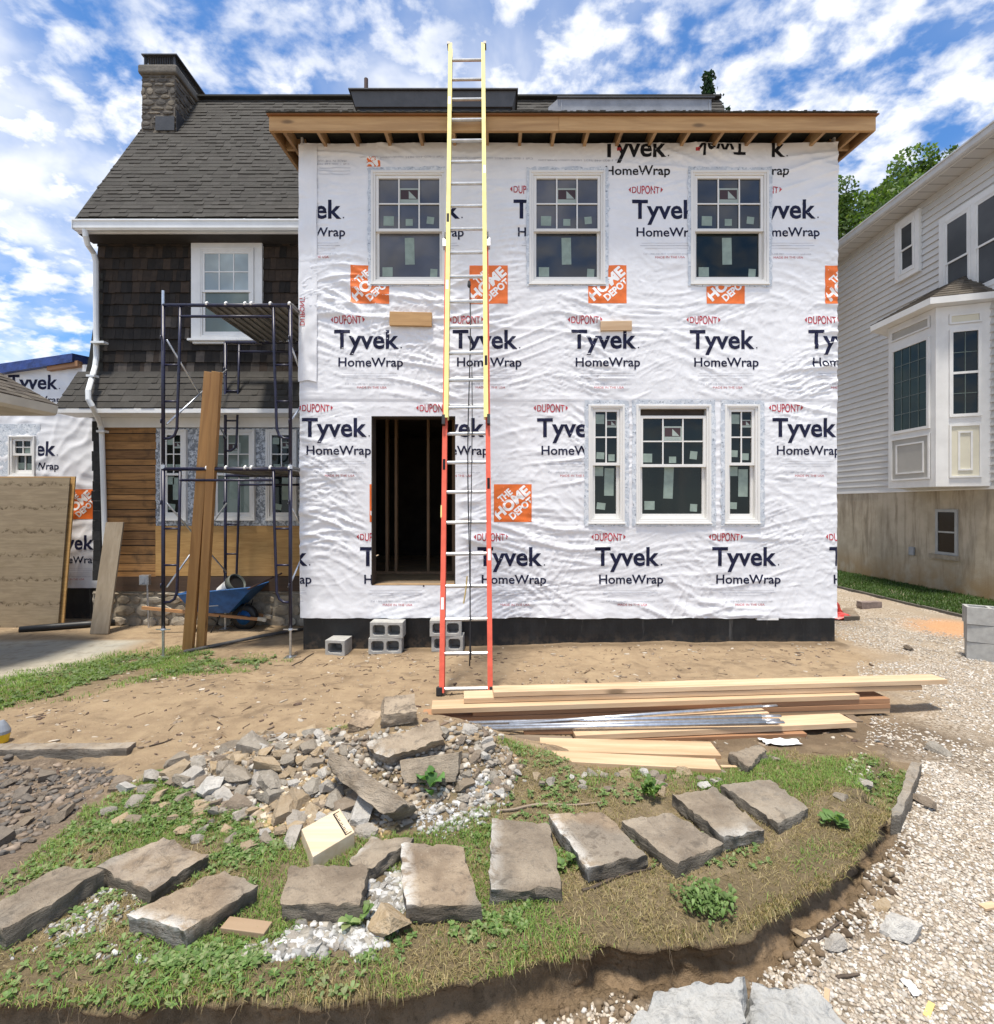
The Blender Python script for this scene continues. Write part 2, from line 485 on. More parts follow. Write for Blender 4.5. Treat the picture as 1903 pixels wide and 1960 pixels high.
def on(X, Y):
    """the ground point seen at a pixel"""
    k = (X - CX) / FOC; m = (Y - HY) / FOC
    ds = np.linspace(1.3, 14, 900)
    g = EYE - m * ds - H(k * ds, ds)
    i = int(np.argmax(g < 0)) if (g < 0).any() else len(ds) - 1
    lo, hi = ds[max(i - 1, 0)], ds[i]
    d = (lo + hi) / 2
    return Vector((k * d, d, Hs(k * d, d)))

def m_ground():
    t = NT('yard_soil'); P = t.coord('Object')
    z1 = t.sep(t.attr('zone1'))            # r gravel, g lawn soil, b concrete pad
    z2 = t.sep(t.attr('zone2'))            # r cut bank, g rock bed, b darker soil
    n1 = t.noise(P, 1.3, 5, .6); n2 = t.noise(P, 9, 5, .65); n3 = t.noise(P, 60, 4, .7); n4 = t.noise(P, 230, 3, .7)
    sand = t.mix(t.mapr(n1, .32, .68), (.355, .262, .165), (.265, .192, .122))
    sand = t.mix(t.mapr(n2, .35, .7, 0, .55), sand, (.43, .325, .205))
    sand = t.mix(t.mapr(t.noise(P, 3.1, 4, .6, 1.2), .50, .70, 0, .75), sand, (.19, .138, .09))
    sand = t.mix(t.mapr(n3, .58, .75, 0, .6), sand, (.16, .11, .07))
    sand = t.mix(t.mapr(t.noise(P, 38, 2, .5), .70, .76, 0, .8), sand, (.45, .39, .31))
    lawn = t.mix(t.mapr(n2, .3, .7), (.165, .125, .075), (.26, .20, .125))
    lawn = t.mix(t.mapr(n3, .45, .7, 0, .5), lawn, (.085, .085, .04))
    vor = t.voronoi(P, 46, out='Color'); vd = t.voronoi(P, 46)
    vs = t.sep(vor)
    grav = t.ramp(vs[0], [(0, (.33, .27, .20)), (.22, (.48, .40, .31)), (.5, (.57, .50, .41)), (.8, (.64, .58, .50)), (1, (.48, .37, .26))])
    grav = t.mix(t.mapr(vd, .45, .75, 0, .85), grav, (.12, .09, .06))
    grav = t.mix(t.mapr(t.noise(P, 2.2, 4, .6), .42, .62, .75, .0), t.mix(t.mapr(n3, .4, .65), (.41, .335, .25), (.33, .265, .195)), grav)
    pad = t.mix(t.mapr(n1, .35, .65), (.36, .345, .30), (.45, .41, .33))
    pad = t.mix(t.mapr(n2, .45, .7, 0, .6), pad, (.25, .225, .18))
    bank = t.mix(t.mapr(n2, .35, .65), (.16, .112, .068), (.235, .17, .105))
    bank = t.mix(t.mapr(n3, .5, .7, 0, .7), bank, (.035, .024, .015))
    rb = t.mix(t.mapr(n3, .35, .65), (.15, .115, .085), (.24, .185, .135))
    c = t.mix(z1[1], sand, lawn); c = t.mix(z1[0], c, grav); c = t.mix(z2[1], c, rb); c = t.mix(z1[2], c, pad)
    c = t.mix(z2[2], c, (.10, .07, .045)); c = t.mix(z2[0], c, bank)
    # orange brick dust on the drive by the block stack
    dd = t.N.new('ShaderNodeVectorMath'); dd.operation = 'DISTANCE'; t.L.new(P, dd.inputs[0]); dd.inputs[1].default_value = (6.25, 6.9, .05)
    c = t.mix(t.math('MULTIPLY', t.mapr(t.math('ADD', dd.outputs['Value'], t.math('MULTIPLY', n1, .5)), 1.05, .45), .8), c, (.62, .33, .16))
    t.set('Base Color', c).set('Roughness', .95); t.b.inputs['Specular IOR Level'].default_value = .15
    h = t.math('ADD', t.math('MULTIPLY', n3, .6), t.math('MULTIPLY', n4, .4))
    b = t.bump(h, .020, 1.0)
    b2 = t.bump(t.math('MULTIPLY', t.math('SUBTRACT', 1.0, vd), z1[0]), .012, .8, b)
    t.set('Normal', b2)
    return t.m
M_GROUND = m_ground()
def axis_steps(a, b, f0, near, grow):
    r = [a]
    while r[-1] < b: r.append(r[-1] + f0(r[-1]))
    return np.array(r)
GX = np.concatenate([-np.geomspace(4.6, 320, 60)[::-1], np.arange(-4.58, -2.0, .035), np.arange(-2.0, 2.8, .0125), np.arange(2.8, 5.0, .03), np.geomspace(5.03, 320, 60)])
gy = [1.15]
while gy[-1] < 3.4: gy.append(gy[-1] + .0115)
while gy[-1] < 14: gy.append(gy[-1] + .0075 * gy[-1])
GY = np.concatenate([[-60, -20, -8, -3, -1, 0, .6, 1.0], np.array(gy), np.geomspace(gy[-1] * 1.05, 700, 40)])
XX, YY = np.meshgrid(GX, GY)
ZZ = np.vstack([H(XX[i:i + 60], YY[i:i + 60]) for i in range(0, len(GY), 60)])
def zone_fields(x, y, z):
    d = lip_dist(x, y)
    grav = np.where(y < 3.3, sstep(.005, -.02, d), sstep(.35, -.35, d + .25 * fbm(x * 2, y * 2, 51, 3)))
    lawn = soft_poly(x, y, [(-2.6, 1.0), (2.0, 1.0), (2.6, 3.1), (2.5, 3.35), (1.9, 3.3), (1.4, 3.05), (.4, 3.15), (-.5, 2.9), (-1.6, 3.15), (-2.0, 3.0), (-2.2, 2.6), (-2.1, 1.0)], .15, 61)
    lawn = np.maximum(lawn, soft_poly(x, y, WEEDBAND, .2, 66, .15) * .8)
    lawn = np.maximum(lawn, sstep(6.9, 7.2, x + .05 * y - .3) * (y > 5))
    pad = soft_poly(x, y, PAD, .04, 71, .03)
    bank = sstep(.11, .08, d) * sstep(-.10, -.05, d) * sstep(3.0, 2.6, y) * sstep(2.2, 1.9, x)
    bank = np.maximum(bank, sstep(.0, -.03, d) * sstep(-.15, -.06, d + .07 * perlin(x * 5, y * 5, 52)) * sstep(3.0, 2.4, y) * .8)
    rb = soft_poly(x, y, ROCKBED, .06, 76)
    dark_soil = .65 * soft_poly(x, y, [(1.2, 3.25), (3.3, 3.35), (3.5, 3.75), (2.9, 4.1), (1.2, 4.0)], .2, 81) + .55 * np.exp(-(((x + 2.0) / .8) ** 2 + ((y - 1.65) / .1) ** 2))  # darker soil by the long pile, at the lower left and along the foundation
    dark_soil = dark_soil + .6 * np.exp(-((y - 6.3) / .12) ** 2) * (x > -2.5) * (x < 4.3)
    return np.stack([grav, lawn * (1 - pad), pad], -1), np.stack([np.clip(bank, 0, 1), rb, np.clip(dark_soil, 0, .8)], -1)
Z1, Z2 = zone_fields(XX.ravel(), YY.ravel(), ZZ.ravel())
GV = np.stack([XX.ravel(), YY.ravel(), ZZ.ravel()], -1)
nx, ny = len(GX), len(GY)
ii, jj = np.meshgrid(np.arange(nx - 1), np.arange(ny - 1)); q = (jj * nx + ii).ravel()
GF = np.stack([q, q + 1, q + nx + 1, q + nx], -1)
gc = Z1[:, 0][GF].mean(1) > .5
pc = (Z1[:, 2][GF].mean(1) > .5) & ~gc
def sub_mesh(name, sel, kind_label=None):
    F = GF[sel]; used = np.unique(F); remap = np.full(len(GV), -1); remap[used] = np.arange(len(used))
    o = np_mesh(name, GV[used], remap[F], M_GROUND, smooth=True, vcol={'zone1': Z1[used], 'zone2': Z2[used]})
    return tag(o, kind='structure')
sub_mesh('ground', ~gc & ~pc)
sub_mesh('gravel_drive', gc)
sub_mesh('concrete_pad', pc)

# ================================================================== SHARED MATERIALS
M_WRAP = m_plain('house_wrap_sheet', (.73, .738, .765), .55, .03, 3.0, .0016, 30.0, spec=.25)
M_NAVY = m_plain('navy_print', (.013, .015, .042), .6, .25, 9.0, spec=.15)
M_RED = m_plain('red_print', (.42, .035, .05), .5, .2, 9.0)
M_ORANGE = m_plain('orange_print', (.72, .15, .02), .6, .12, 7.0)
M_PWHITE = m_plain('white_print', (.82, .82, .82), .5, .03, 3.0)
M_GREYP = m_plain('grey_print', (.40, .41, .46), .5, .2, 9.0)
M_BLACKP = m_plain('black_print', (.012, .012, .015), .6, .2, 9.0, spec=.15)
def m_tape(name='flashing_tape', dark=0.0):
    t = NT(name); v = t.coord('Object')
    n = t.noise(v, 13, 4, .65, .8); n2 = t.noise(v, 34, 4, .65, .5)
    c = t.mix(t.mapr(n, .46, .60), (.48, .52, .575), (.65, .68, .715))
    c = t.mix(t.mapr(n2, .57, .64, 0, .85), c, (.16, .19, .235))
    if dark: c = t.mix(t.mapr(t.noise(v, 26, 3, .6, .4), .44, .56, 0, dark), c, (.12, .135, .16))
    t.set('Base Color', c).set('Roughness', .35).set('Normal', t.bump(n, .006, .7))
    return t.m
M_TAPE = m_tape(); M_TAPE_D = m_tape('dull_flashing_tape', .85)
M_VINYL = m_plain('window_vinyl', (.71, .70, .675), .38, .03, 2.5)
M_TRIM = m_plain('white_trim', (.72, .72, .71), .45, .06, 3.0, .0008, 40)
M_GUTTER = m_plain('white_gutter', (.70, .72, .73), .35, .06, 3.0)
M_ALU = m_plain('aluminium', (.50, .505, .51), .42, .12, 12.0, metal=.75)
M_STEEL = m_plain('galvanised_steel', (.55, .57, .60), .35, .15, 25.0, metal=.9)
M_DARKPIT = m_plain('dark_interior', (.045, .033, .024), .9, .3, 3.0)  # far darker than raw lumber: the dimness of the rooms is in the colour
def m_glass(name, col, rough=.04, spec=.5, wav=.0):
    t = NT(name); v = t.coord('Object')
    t.set('Base Color', t.mix(t.mapr(t.noise(v, 1.4, 3), .35, .65), dim(col, .75), dim(col, 1.25))).set('Roughness', rough)
    t.b.inputs['Specular IOR Level'].default_value = spec
    t.set('Normal', t.bump(t.noise(v, 2.2, 2, .4), .004 + wav, .5))
    return t.m
M_GLASS_UP = m_glass('window_glass_grey', (.085, .085, .095), .05, .6)
M_GLASS_DK = m_glass('window_glass_dark', (.006, .010, .0095), .04, .35)
M_GLASS_MID = m_glass('window_glass_charcoal', (.03, .034, .042), .05, .6)
M_GLASS_GREEN = m_glass('window_glass_green', (.16, .20, .18), .06, .5)
M_GLASS_PALE = m_glass('window_glass_pale', (.36, .43, .45), .06, .6)
M_GLASS_SCREEN = m_glass('window_glass_screened', (.05, .052, .055), .25, .35)
M_STICK = m_plain('green_sticker', (.235, .30, .262), .6, .12, 14.0)
M_STICK_W = m_plain('white_sticker', (.33, .385, .355), .6, .06, 5.0)
M_MAROON = m_plain('maroon_print', (.045, .022, .026), .6, .1, 5.0)
M_LUM_NEW = m_wood('new_lumber', (.64, .475, .31), (.50, .34, .20), (.38, .235, .125), rough=.6, tone=.16)
M_LUM_RED = m_wood('reddish_lumber', (.40, .215, .11), (.32, .165, .085), (.24, .12, .06), rough=.6, tone=.2)
M_LUM_FASC = m_wood('fascia_lumber', (.52, .315, .135), (.42, .24, .095), (.31, .165, .06), grain=.7, rough=.6, tone=.05)
M_LUM_SOFF = m_wood('rafter_lumber', (.44, .28, .135), (.34, .205, .10), (.25, .14, .07), axis=1, rough=.65, tone=.05)
M_SHEATH = m_wood('roof_sheathing', (.26, .115, .04), (.19, .08, .03), (.14, .055, .02), axis=0, grain=.5, tone=.02, knots=False)
M_LUM_OLD = m_wood('weathered_timber', (.22, .17, .12), (.16, .115, .075), (.10, .07, .045), rough=.85)
M_PLANK_OLD = m_wood('dirty_plank', (.34, .285, .215), (.27, .215, .15), (.20, .155, .105), axis=2, rough=.85)
M_SCRAP = m_wood('wood_scrap', (.40, .29, .19), (.32, .22, .14), (.25, .17, .10), knots=False)
M_BEAM = m_wood('long_beam', (.42, .225, .085), (.33, .165, .06), (.25, .12, .04), axis=2, rough=.6, tone=.1)
def m_ply(name, a, b, d, bands=False):
    t = NT(name); v = t.coord('Object', (1.0, 1.0, 2.6))
    w = t.noise(t.coord('Object', (1.3, 1.3, 7.0)), 1.1, 5, .6, 1.6)
    n = t.noise(t.coord('Object', (3, 3, 40)), 1.0, 4, .6)
    c = t.mix(t.mapr(w, .35, .65), a, b); c = t.mix(t.mapr(n, .4, .7, 0, .6), c, d)
    if bands:
        P = t.coord('Object'); xyz = t.sepv(P)
        wob = t.math('MULTIPLY', t.math('ABSOLUTE', t.math('SINE', t.math('ADD', t.math('MULTIPLY', xyz[0], 14.0), t.math('MULTIPLY', t.noise(P, 3.0, 3), 6.0)))), .045)
        zz = t.math('FRACT', t.math('MULTIPLY', t.math('ADD', xyz[2], wob), 2.75))
        ln = t.math('MULTIPLY', t.mapr(zz, .0, .05), t.mapr(zz, .19, .05))
        nz = t.noise(P, 18, 4, .7, .5)
        c = t.mix(t.math('MULTIPLY', ln, t.mapr(nz, .42, .60)), c, (.075, .05, .025))
        c = t.mix(t.mapr(t.noise(P, 2.3, 4, .6), .5, .75, 0, .55), c, (.16, .12, .065))
    t.set('Base Color', c).set('Roughness', .75).set('Normal', t.bump(n, .001, .6))
    return t.m
M_PLY = m_ply('plywood', (.52, .315, .115), (.44, .25, .085), (.35, .185, .06))
M_PLY_OLD = m_ply('old_plywood', (.275, .22, .145), (.23, .18, .12), (.18, .14, .09), True)
def m_foundation():
    t = NT('black_membrane'); P = t.coord('Object')
    n = t.noise(t.coord('Object', (2.0, 2.0, 1.0)), 3, 5, .65); st = t.noise(t.coord('Object', (9, 9, 1.2)), 1.0, 4, .6)
    c = t.mix(t.mapr(n, .4, .7), (.010, .011, .012), (.022, .023, .024))
    c = t.mix(t.mapr(st, .64, .74, 0, .55), c, (.17, .165, .15))
    z = t.sepv(P)[2]
    c = t.mix(t.math('MULTIPLY', t.mapr(z, .20, -.12), t.mapr(t.noise(P, 14, 4), .42, .62, 0, .6)), c, (.12, .085, .055))
    t.set('Base Color', c).set('Roughness', .55)
    d = t.voronoi(P, 55, rand=0.0)
    t.set('Normal', t.bump(t.math('ADD', d, n), .004, .5))
    return t.m
M_MEMB = m_foundation()
def m_asphalt(name, a, b, c3):
    t = NT(name); P = t.coord('Object')
    uv = t.coord('UV')
    br = t.N.new('ShaderNodeTexBrick'); t.L.new(uv, br.inputs['Vector'])
    br.inputs['Scale'].default_value = 1.0; br.inputs['Mortar Size'].default_value = .012; br.inputs['Brick Width'].default_value = .3; br.inputs['Row Height'].default_value = 1.0
    br.offset = .37; br.offset_frequency = 2
    br.inputs['Color1'].default_value = (*a, 1); br.inputs['Color2'].default_value = (*b, 1); br.inputs['Mortar'].default_value = (*dim(a, .45), 1)
    n = t.noise(P, 260, 3, .7); n2 = t.noise(P, 1.6, 4, .6)
    c = t.mix(t.mapr(n2, .4, .66, 0, .6), br.outputs[0], c3)
    c = t.mix(t.mapr(n, .35, .7, 0, .55), c, dim(c3, .5))
    t.set('Base Color', c).set('Roughness', .92).set('Normal', t.bump(n, .004, .6))
    return t.m
M_ROOF = m_asphalt('asphalt_shingle', (.048, .047, .042), (.080, .078, .070), (.060, .060, .050))
M_ROOF_BROWN = m_asphalt('brown_shingle', (.11, .09, .075), (.15, .125, .10), (.12, .10, .085))
M_CEDAR = m_col('cedar_shingle', .85, .003, 90, .35, 14)
M_DARKMETAL = m_plain('dark_roof_membrane', (.035, .037, .042), .45, .2, 4.0, .002, 30)
M_LIGHTMETAL = m_plain('grey_flashing', (.23, .25, .28), .4, .2, 3.0, .002, 20)
M_STONE = m_col('rubble_stone', .9, .006, 45, .35, 12)
M_MORTAR = m_plain('mortar', (.30, .26, .20), .95, .2, 8.0, .004, 60)
M_CMU = m_plain('concrete_block', (.36, .355, .335), .92, .14, 14.0, .003, 160)
M_BLACK = m_plain('black_plastic', (.012, .012, .013), .5, .2, 8.0)
M_NAVYPAINT = m_plain('navy_paint', (.010, .010, .032), .4, .4, 18.0)
M_WHITEP = m_plain('white_plastic', (.82, .82, .80), .4, .06, 6.0)
# ---- course sheet: overlapping courses (roof shingles, lap siding)
def courses(mb, p0, right, up, nrm, width, length, pitch, lift, uv0=0.0):
    """saw-tooth courses: p0 lower left corner, each course's lower edge stands proud by lift"""
    right = Vector(right).normalized(); up = Vector(up).normalized(); nrm = Vector(nrm).normalized(); p0 = Vector(p0)
    n = max(1, round(length / pitch)); pt = length / n
    for i in range(n):
        a = p0 + up * (i * pt) + nrm * lift; b = p0 + up * ((i + 1) * pt)
        mb.quad(a, a + right * width, b + right * width, b, [(uv0, i + .02), (uv0 + width, i + .02), (uv0 + width, i + .98), (uv0, i + .98)])
        c = p0 + up * (i * pt)
        mb.quad(c, c + right * width, a + right * width, a, [(uv0, i + .0), (uv0 + width, i + .0), (uv0 + width, i + .01), (uv0, i + .01)])
def tabs(mb, p0, right, up, nrm, width, length, pitch, cols, seed=1, lifts=(.005, .012), wmin=.07, wmax=.20, jag=0.0):
    """laminated asphalt shingles: every course is a row of tabs of uneven width, thickness and tone"""
    g = random.Random(seed); right = Vector(right).normalized(); up = Vector(up).normalized(); nrm = Vector(nrm).normalized(); p0 = Vector(p0)
    n = max(1, round(length / pitch)); pt = length / n
    for i in range(n):
        x = -g.random() * wmax; row = g.uniform(.92, 1.08)
        while x < width:
            w = g.uniform(wmin, wmax); a, b = max(x, 0.0), min(x + w, width); x += w
            if b - a < .01: continue
            l = lifts[1] if g.random() < .5 else lifts[0]; l *= g.uniform(.8, 1.2); d = g.uniform(-.004, .004); k = row * g.uniform(.91, 1.09)
            c = g.choice(cols); mb.col = tuple(q * k for q in c)
            q0 = p0 + up * (i * pt + d); q1 = p0 + up * ((i + 1) * pt + .01)
            A, B_, C, D = q0 + right * a + nrm * l, q0 + right * b + nrm * l, q1 + right * b, q1 + right * a
            mb._add([A, B_, C, D, q0 + right * a - nrm * .002, q0 + right * b - nrm * .002], [(0, 1, 2, 3), (4, 5, 1, 0), (0, 3, 4), (1, 5, 2)])
ROOFC = ((.066, .061, .055), (.072, .067, .060), (.078, .073, .066), (.069, .065, .058))
BROWNC = ((.10, .085, .07), (.13, .11, .09), (.15, .13, .105))
M_TAB = m_col('asphalt_tab', .93, .004, 260, .45, 180, .25)
# ---- text
_glyph_cache = {}
def glyphs(text, bold=0.0, spacing=1.0):
    key = (text, bold, spacing)
    if key in _glyph_cache: return _glyph_cache[key]
    cu = bpy.data.curves.new('lettering', 'FONT'); cu.body = text; cu.size = 1.0; cu.offset = bold; cu.space_character = spacing; cu.resolution_u = 3
    ob = bpy.data.objects.new('lettering', cu); COLL.objects.link(ob)
    dg = bpy.context.evaluated_depsgraph_get(); dg.update()
    me = bpy.data.meshes.new_from_object(ob.evaluated_get(dg))
    bm = bmesh.new(); bm.from_mesh(me); bmesh.ops.triangulate(bm, faces=bm.faces)
    V = np.array([(v.co.x, v.co.y) for v in bm.verts]); F = [tuple(v.index for v in f.verts) for f in bm.faces]
    bm.free(); bpy.data.meshes.remove(me); bpy.data.objects.remove(ob); bpy.data.curves.remove(cu)
    _glyph_cache[key] = (V, F)
    return V, F
def fit_text(text, x0, x1, base, cap, bold=0.0, spacing=1.0, ref='H'):
    """glyph triangles scaled so that the word spans x0..x1 and its capitals are cap tall above base"""
    V, F = glyphs(text, bold, spacing); V = V.copy()
    R_, _ = glyphs(ref, bold, 1.0)
    h = R_[:, 1].max() - max(R_[:, 1].min(), 0)
    sx = (x1 - x0) / (V[:, 0].max() - V[:, 0].min()); V[:, 0] = x0 + (V[:, 0] - V[:, 0].min()) * sx; V[:, 1] = base + V[:, 1] * cap / h
    return V, F

# ================================================================== WINDOWS (double hung, new vinyl)
def frame_M(origin, right, nrm, depth=1.0):
    """local x = right along the wall, local y = inwards, local z = up"""
    r = Vector(right).normalized(); n = -Vector(nrm).normalized(); u = Vector((0, 0, 1))
    M = Matrix.Identity(4)
    for i in range(3): M[i][0] = r[i]; M[i][1] = n[i] * depth; M[i][2] = u[i]; M[i][3] = Vector(origin)[i]
    return M
def ring(mb, x0, x1, z0, z1, w, ya, yb, wb=None, wt=None):
    wb = w if wb is None else wb; wt = w if wt is None else wt
    mb.box((x0, ya, z0), (x0 + w, yb, z1)); mb.box((x1 - w, ya, z0), (x1, yb, z1))
    mb.box((x0 + w, ya + .0006, z0), (x1 - w, yb - .0006, z0 + wb)); mb.box((x0 + w, ya + .0006, z1 - wt), (x1 - w, yb - .0006, z1))
def double_hung(parent, M, x0, x1, z0, z1, zmeet, cols=3, rows=2, glass_u=None, glass_l=None, stick_u=(), stick_l=(), logo=None, wtot=.055, proud=.035, frame_mat=None, drop=0.0, lower_grid=None, sill=True, lip=.028, sash_mat=None):
    """x0..z1 outer size in metres; zmeet middle of the meeting rail; drop = how far the upper sash is let down"""
    fm = frame_mat or M_VINYL; sm = sash_mat or fm
    mb = MB(M)
    ring(mb, x0, x1, z0, z1, lip, -proud, .05)                                  # outer nailing rim
    ring(mb, x0 + lip, x1 - lip, z0 + lip, z1 - lip, wtot - lip, -proud + .014, .10, wb=.03, wt=.022)
    if sill: mb.box((x0 - .006, -proud - .012, z0 - .012), (x1 + .006, .04, z0 + .002))
    win = mb.build('window', fm, parent, bevel=.003)
    a0, a1 = x0 + wtot + .001, x1 - wtot - .001; b0, b1 = z0 + lip + .031, z1 - lip - .023
    sw = .036
    def sash(zb, zt, y, cols, rows, name, wb, wt):
        m = MB(M); ring(m, a0, a1, zb, zt, sw, y, y + .035, wb=wb, wt=wt)
        gx0, gx1, gz0, gz1 = a0 + sw, a1 - sw, zb + wb, zt - wt
        for i in range(1, cols):
            x = gx0 + (gx1 - gx0) * i / cols; m.box((x - .0085, y + .006, gz0), (x + .0085, y + .022, gz1))
        for j in range(1, rows):
            z = gz0 + (gz1 - gz0) * j / rows; m.box((gx0, y + .0075, z - .0085), (gx1, y + .0205, z + .0085))
        s = m.build(name, sm, win, bevel=.002)
        return gx0, gx1, gz0, gz1
    yu, yl = -proud + .030, -proud + .068
    g = sash(zmeet - .02 , b1 - drop, yu, cols, rows, 'upper_sash', .036, .036)
    lc, lr = lower_grid or (1, 1)
    h = sash(b0, zmeet + .018, yl, lc, lr, 'lower_sash', .055, .034)
    for (q, y, gm) in ((g, yu + .024, glass_u or M_GLASS_UP), (h, yl + .024, glass_l or M_GLASS_UP)):
        m = MB(M); m.box((q[0] - .004, y, q[2] - .004), (q[1] + .004, y + .006, q[3] + .004)); m.build('pane', gm, win)
    if drop:
        m = MB(M); m.box((a0 + .01, yu + .05, b1 - drop - .05), (a1 - .01, yu + .056, b1 + .01)); m.build('dark_gap', M_DARKPIT, win)  # dark sheet standing in for the unlit room behind the open gap
    for q, y, st in ((g, yu + .0225, stick_u), (h, yl + .0225, stick_l)):
        for (u, v, w_, h_, rot) in st:
            cx = q[0] + (q[1] - q[0]) * u; cz = q[2] + (q[3] - q[2]) * v
            m = MB(M); m.cbox((cx, y, cz), (w_, .0016, h_), Matrix.Rotation(rot, 3, 'Y')); m.build('sticker', M_STICK, win)
    if logo:
        u, v, s = logo; cx = g[0] + (g[1] - g[0]) * u; cz = g[2] + (g[3] - g[2]) * v; y = yu + .0225
        m = MB(M); m.cbox((cx, y, cz), (s, .0016, s * .74))
        m.cur = 1; m.cbox((cx, y - .0012, cz + s * .06), (s * .84, .0012, s * .46))
        m.cur = 2; yy = y - .0026
        m._add([(cx - s * .02, yy, cz - s * .14), (cx + s * .36, yy, cz - s * .14), (cx - s * .02, yy, cz + s * .24)], [(0, 1, 2)])
        m.box((cx - s * .36, yy, cz - s * .29), (cx + s * .36, yy + .001, cz - s * .24))
        m.build('sticker', [M_STICK_W, M_MAROON, M_STICK_W], win, recalc=False)
    return win

# ================================================================== THE NEW ADDITION (wrapped box)
YF = 6.40                                            # plane of the wrapped front
SF = FOC / YF
def fx(X): return (X - CX) / SF
def fz(Y): return EYE - (Y - HY) / SF
AX0, AX1 = fx(575), fx(1601); AZ0, AZ1 = fz(1180), fz(277)
addition = thing('house_addition', (fx(1088), YF, -.05), 'two-storey house addition wrapped in white printed house wrap with raw lumber eaves', 'house')
UPW = [(711, 855), (1013, 1158), (1321, 1470)]
LOW = [(1126, 1195), (1217, 1360), (1386, 1453)]
DOOR = (fx(712), fx(872), fz(1120), fz(797))
HOLES = [(fx(a) + .03, fx(b) - .03, fz(545) + .03, fz(329) - .03) for a, b in UPW] + [(fx(a) + .03, fx(b) - .03, fz(1001) + .03, fz(775) - .03) for a, b in LOW] + [DOOR]
# ---- wrinkles of the sheet: signed depth (towards the viewer positive)
def wrinkle(x, z):
    h = 0
    wx = x + .16 * perlin(x * .9, z * .9, 5); wz = z + .20 * perlin(x * .7 + 4, z * .9, 6)
    for ang, fa, fc, amp, seed in ((-12, .42, 4.4, .0085, 1), (9, .40, 5.4, .0075, 2), (-30, .6, 8.0, .0045, 3), (-4, .75, 11.5, .0042, 4), (15, .9, 13.5, .0038, 5), (-11, 1.1, 18.0, .0028, 6), (5, 1.4, 24.0, .0019, 8), (-3, 1.8, 30.0, .0012, 10), (66, 1.0, 8.5, .0020, 7), (-58, 1.3, 13.0, .0016, 9)):
        c, s = math.cos(R(ang)), math.sin(R(ang))
        u = (wx * c + wz * s) * fa; v = (-wx * s + wz * c) * fc
        n = perlin(u, v, seed * 31)
        ridge = 1.0 - np.minimum(1.0, np.abs(n) * 3.2)
        mask = sstep(-.15, .5, perlin(x * .95 + seed * 3.1, z * 1.1, seed * 77))
        h = h + amp * (ridge ** 2.2 - .2) * mask
    cr = 0
    for fq, am, sd in ((5.0, .0034, 201), (8.5, .0026, 202), (14.0, .0015, 203)):
        n = perlin(x * fq * .55 + z * fq * .22 + .5 * perlin(x * 3, z * 3, sd), z * fq, sd); cr = cr + 1.25 * am * (1 - np.minimum(1, np.abs(n) * 6)) * (.35 + .65 * sstep(-.1, .5, perlin(x * 1.3, z * 1.3, sd + 7)))
    h = 2.5 * h * (.38 + .95 * sstep(-.4, .5, perlin(x * .55, z * .55, 210))) + cr + .003 * perlin(x * 9, z * 9, 91) + .018 * perlin(x * .6, z * .6, 95)
    # pulled flat at the seams between rolls and round the openings
    for zs in (fz(768), fz(342)):
        h = h * (1 - .75 * np.exp(-((z - zs) / .05) ** 2)) + .006 * (z > zs)
    for (a, b, c, d) in HOLES:
        dx = np.maximum(np.maximum(a - x, x - b), 0); dz = np.maximum(np.maximum(c - z, z - d), 0)
        h = h * (1 - .9 * np.exp(-(np.hypot(dx, dz) / .10) ** 2))
    return h
GS = .0175
gxs = np.unique(np.concatenate([np.arange(AX0, AX1, GS), [AX1], [q for hh in HOLES for q in hh[:2]]]))
gzs = np.unique(np.concatenate([np.arange(AZ0, AZ1, GS), [AZ1], [q for hh in HOLES for q in hh[2:]]]))
WX, WZ = np.meshgrid(gxs, gzs)
WH = wrinkle(WX, WZ)
# the bottom hem waves a little; the sheet wraps the corners
hem = (.02 * perlin(gxs * 1.3, gxs * 0, 55) + .008 * perlin(gxs * 6, gxs * 0, 56))[None, :] * sstep(AZ0 + .35, AZ0, WZ)
WZ2 = WZ + hem - .015 * sstep(AZ0 + .3, AZ0, WZ)
edge = .01 * perlin(WZ * 1.7, WZ * 0 + 3, 57)
WX2 = WX + edge * (sstep(AX0 + .1, AX0, WX) - sstep(AX1 - .1, AX1, WX))
WH = WH + .03 * sstep(AZ0 + .25, AZ0, WZ) * (.5 + perlin(WX * 2.1, WZ * 0, 58))
WY = YF - .022 - WH
def wrap_y(x, z):
    """depth of the sheet at a wall point (bilinear on the grid)"""
    i = np.clip(np.searchsorted(gxs, x) - 1, 0, len(gxs) - 2); j = np.clip(np.searchsorted(gzs, z) - 1, 0, len(gzs) - 2)
    u = np.clip((x - gxs[i]) / (gxs[i + 1] - gxs[i]), 0, 1); v = np.clip((z - gzs[j]) / (gzs[j + 1] - gzs[j]), 0, 1)
    return (WY[j, i] * (1 - u) + WY[j, i + 1] * u) * (1 - v) + (WY[j + 1, i] * (1 - u) + WY[j + 1, i + 1] * u) * v
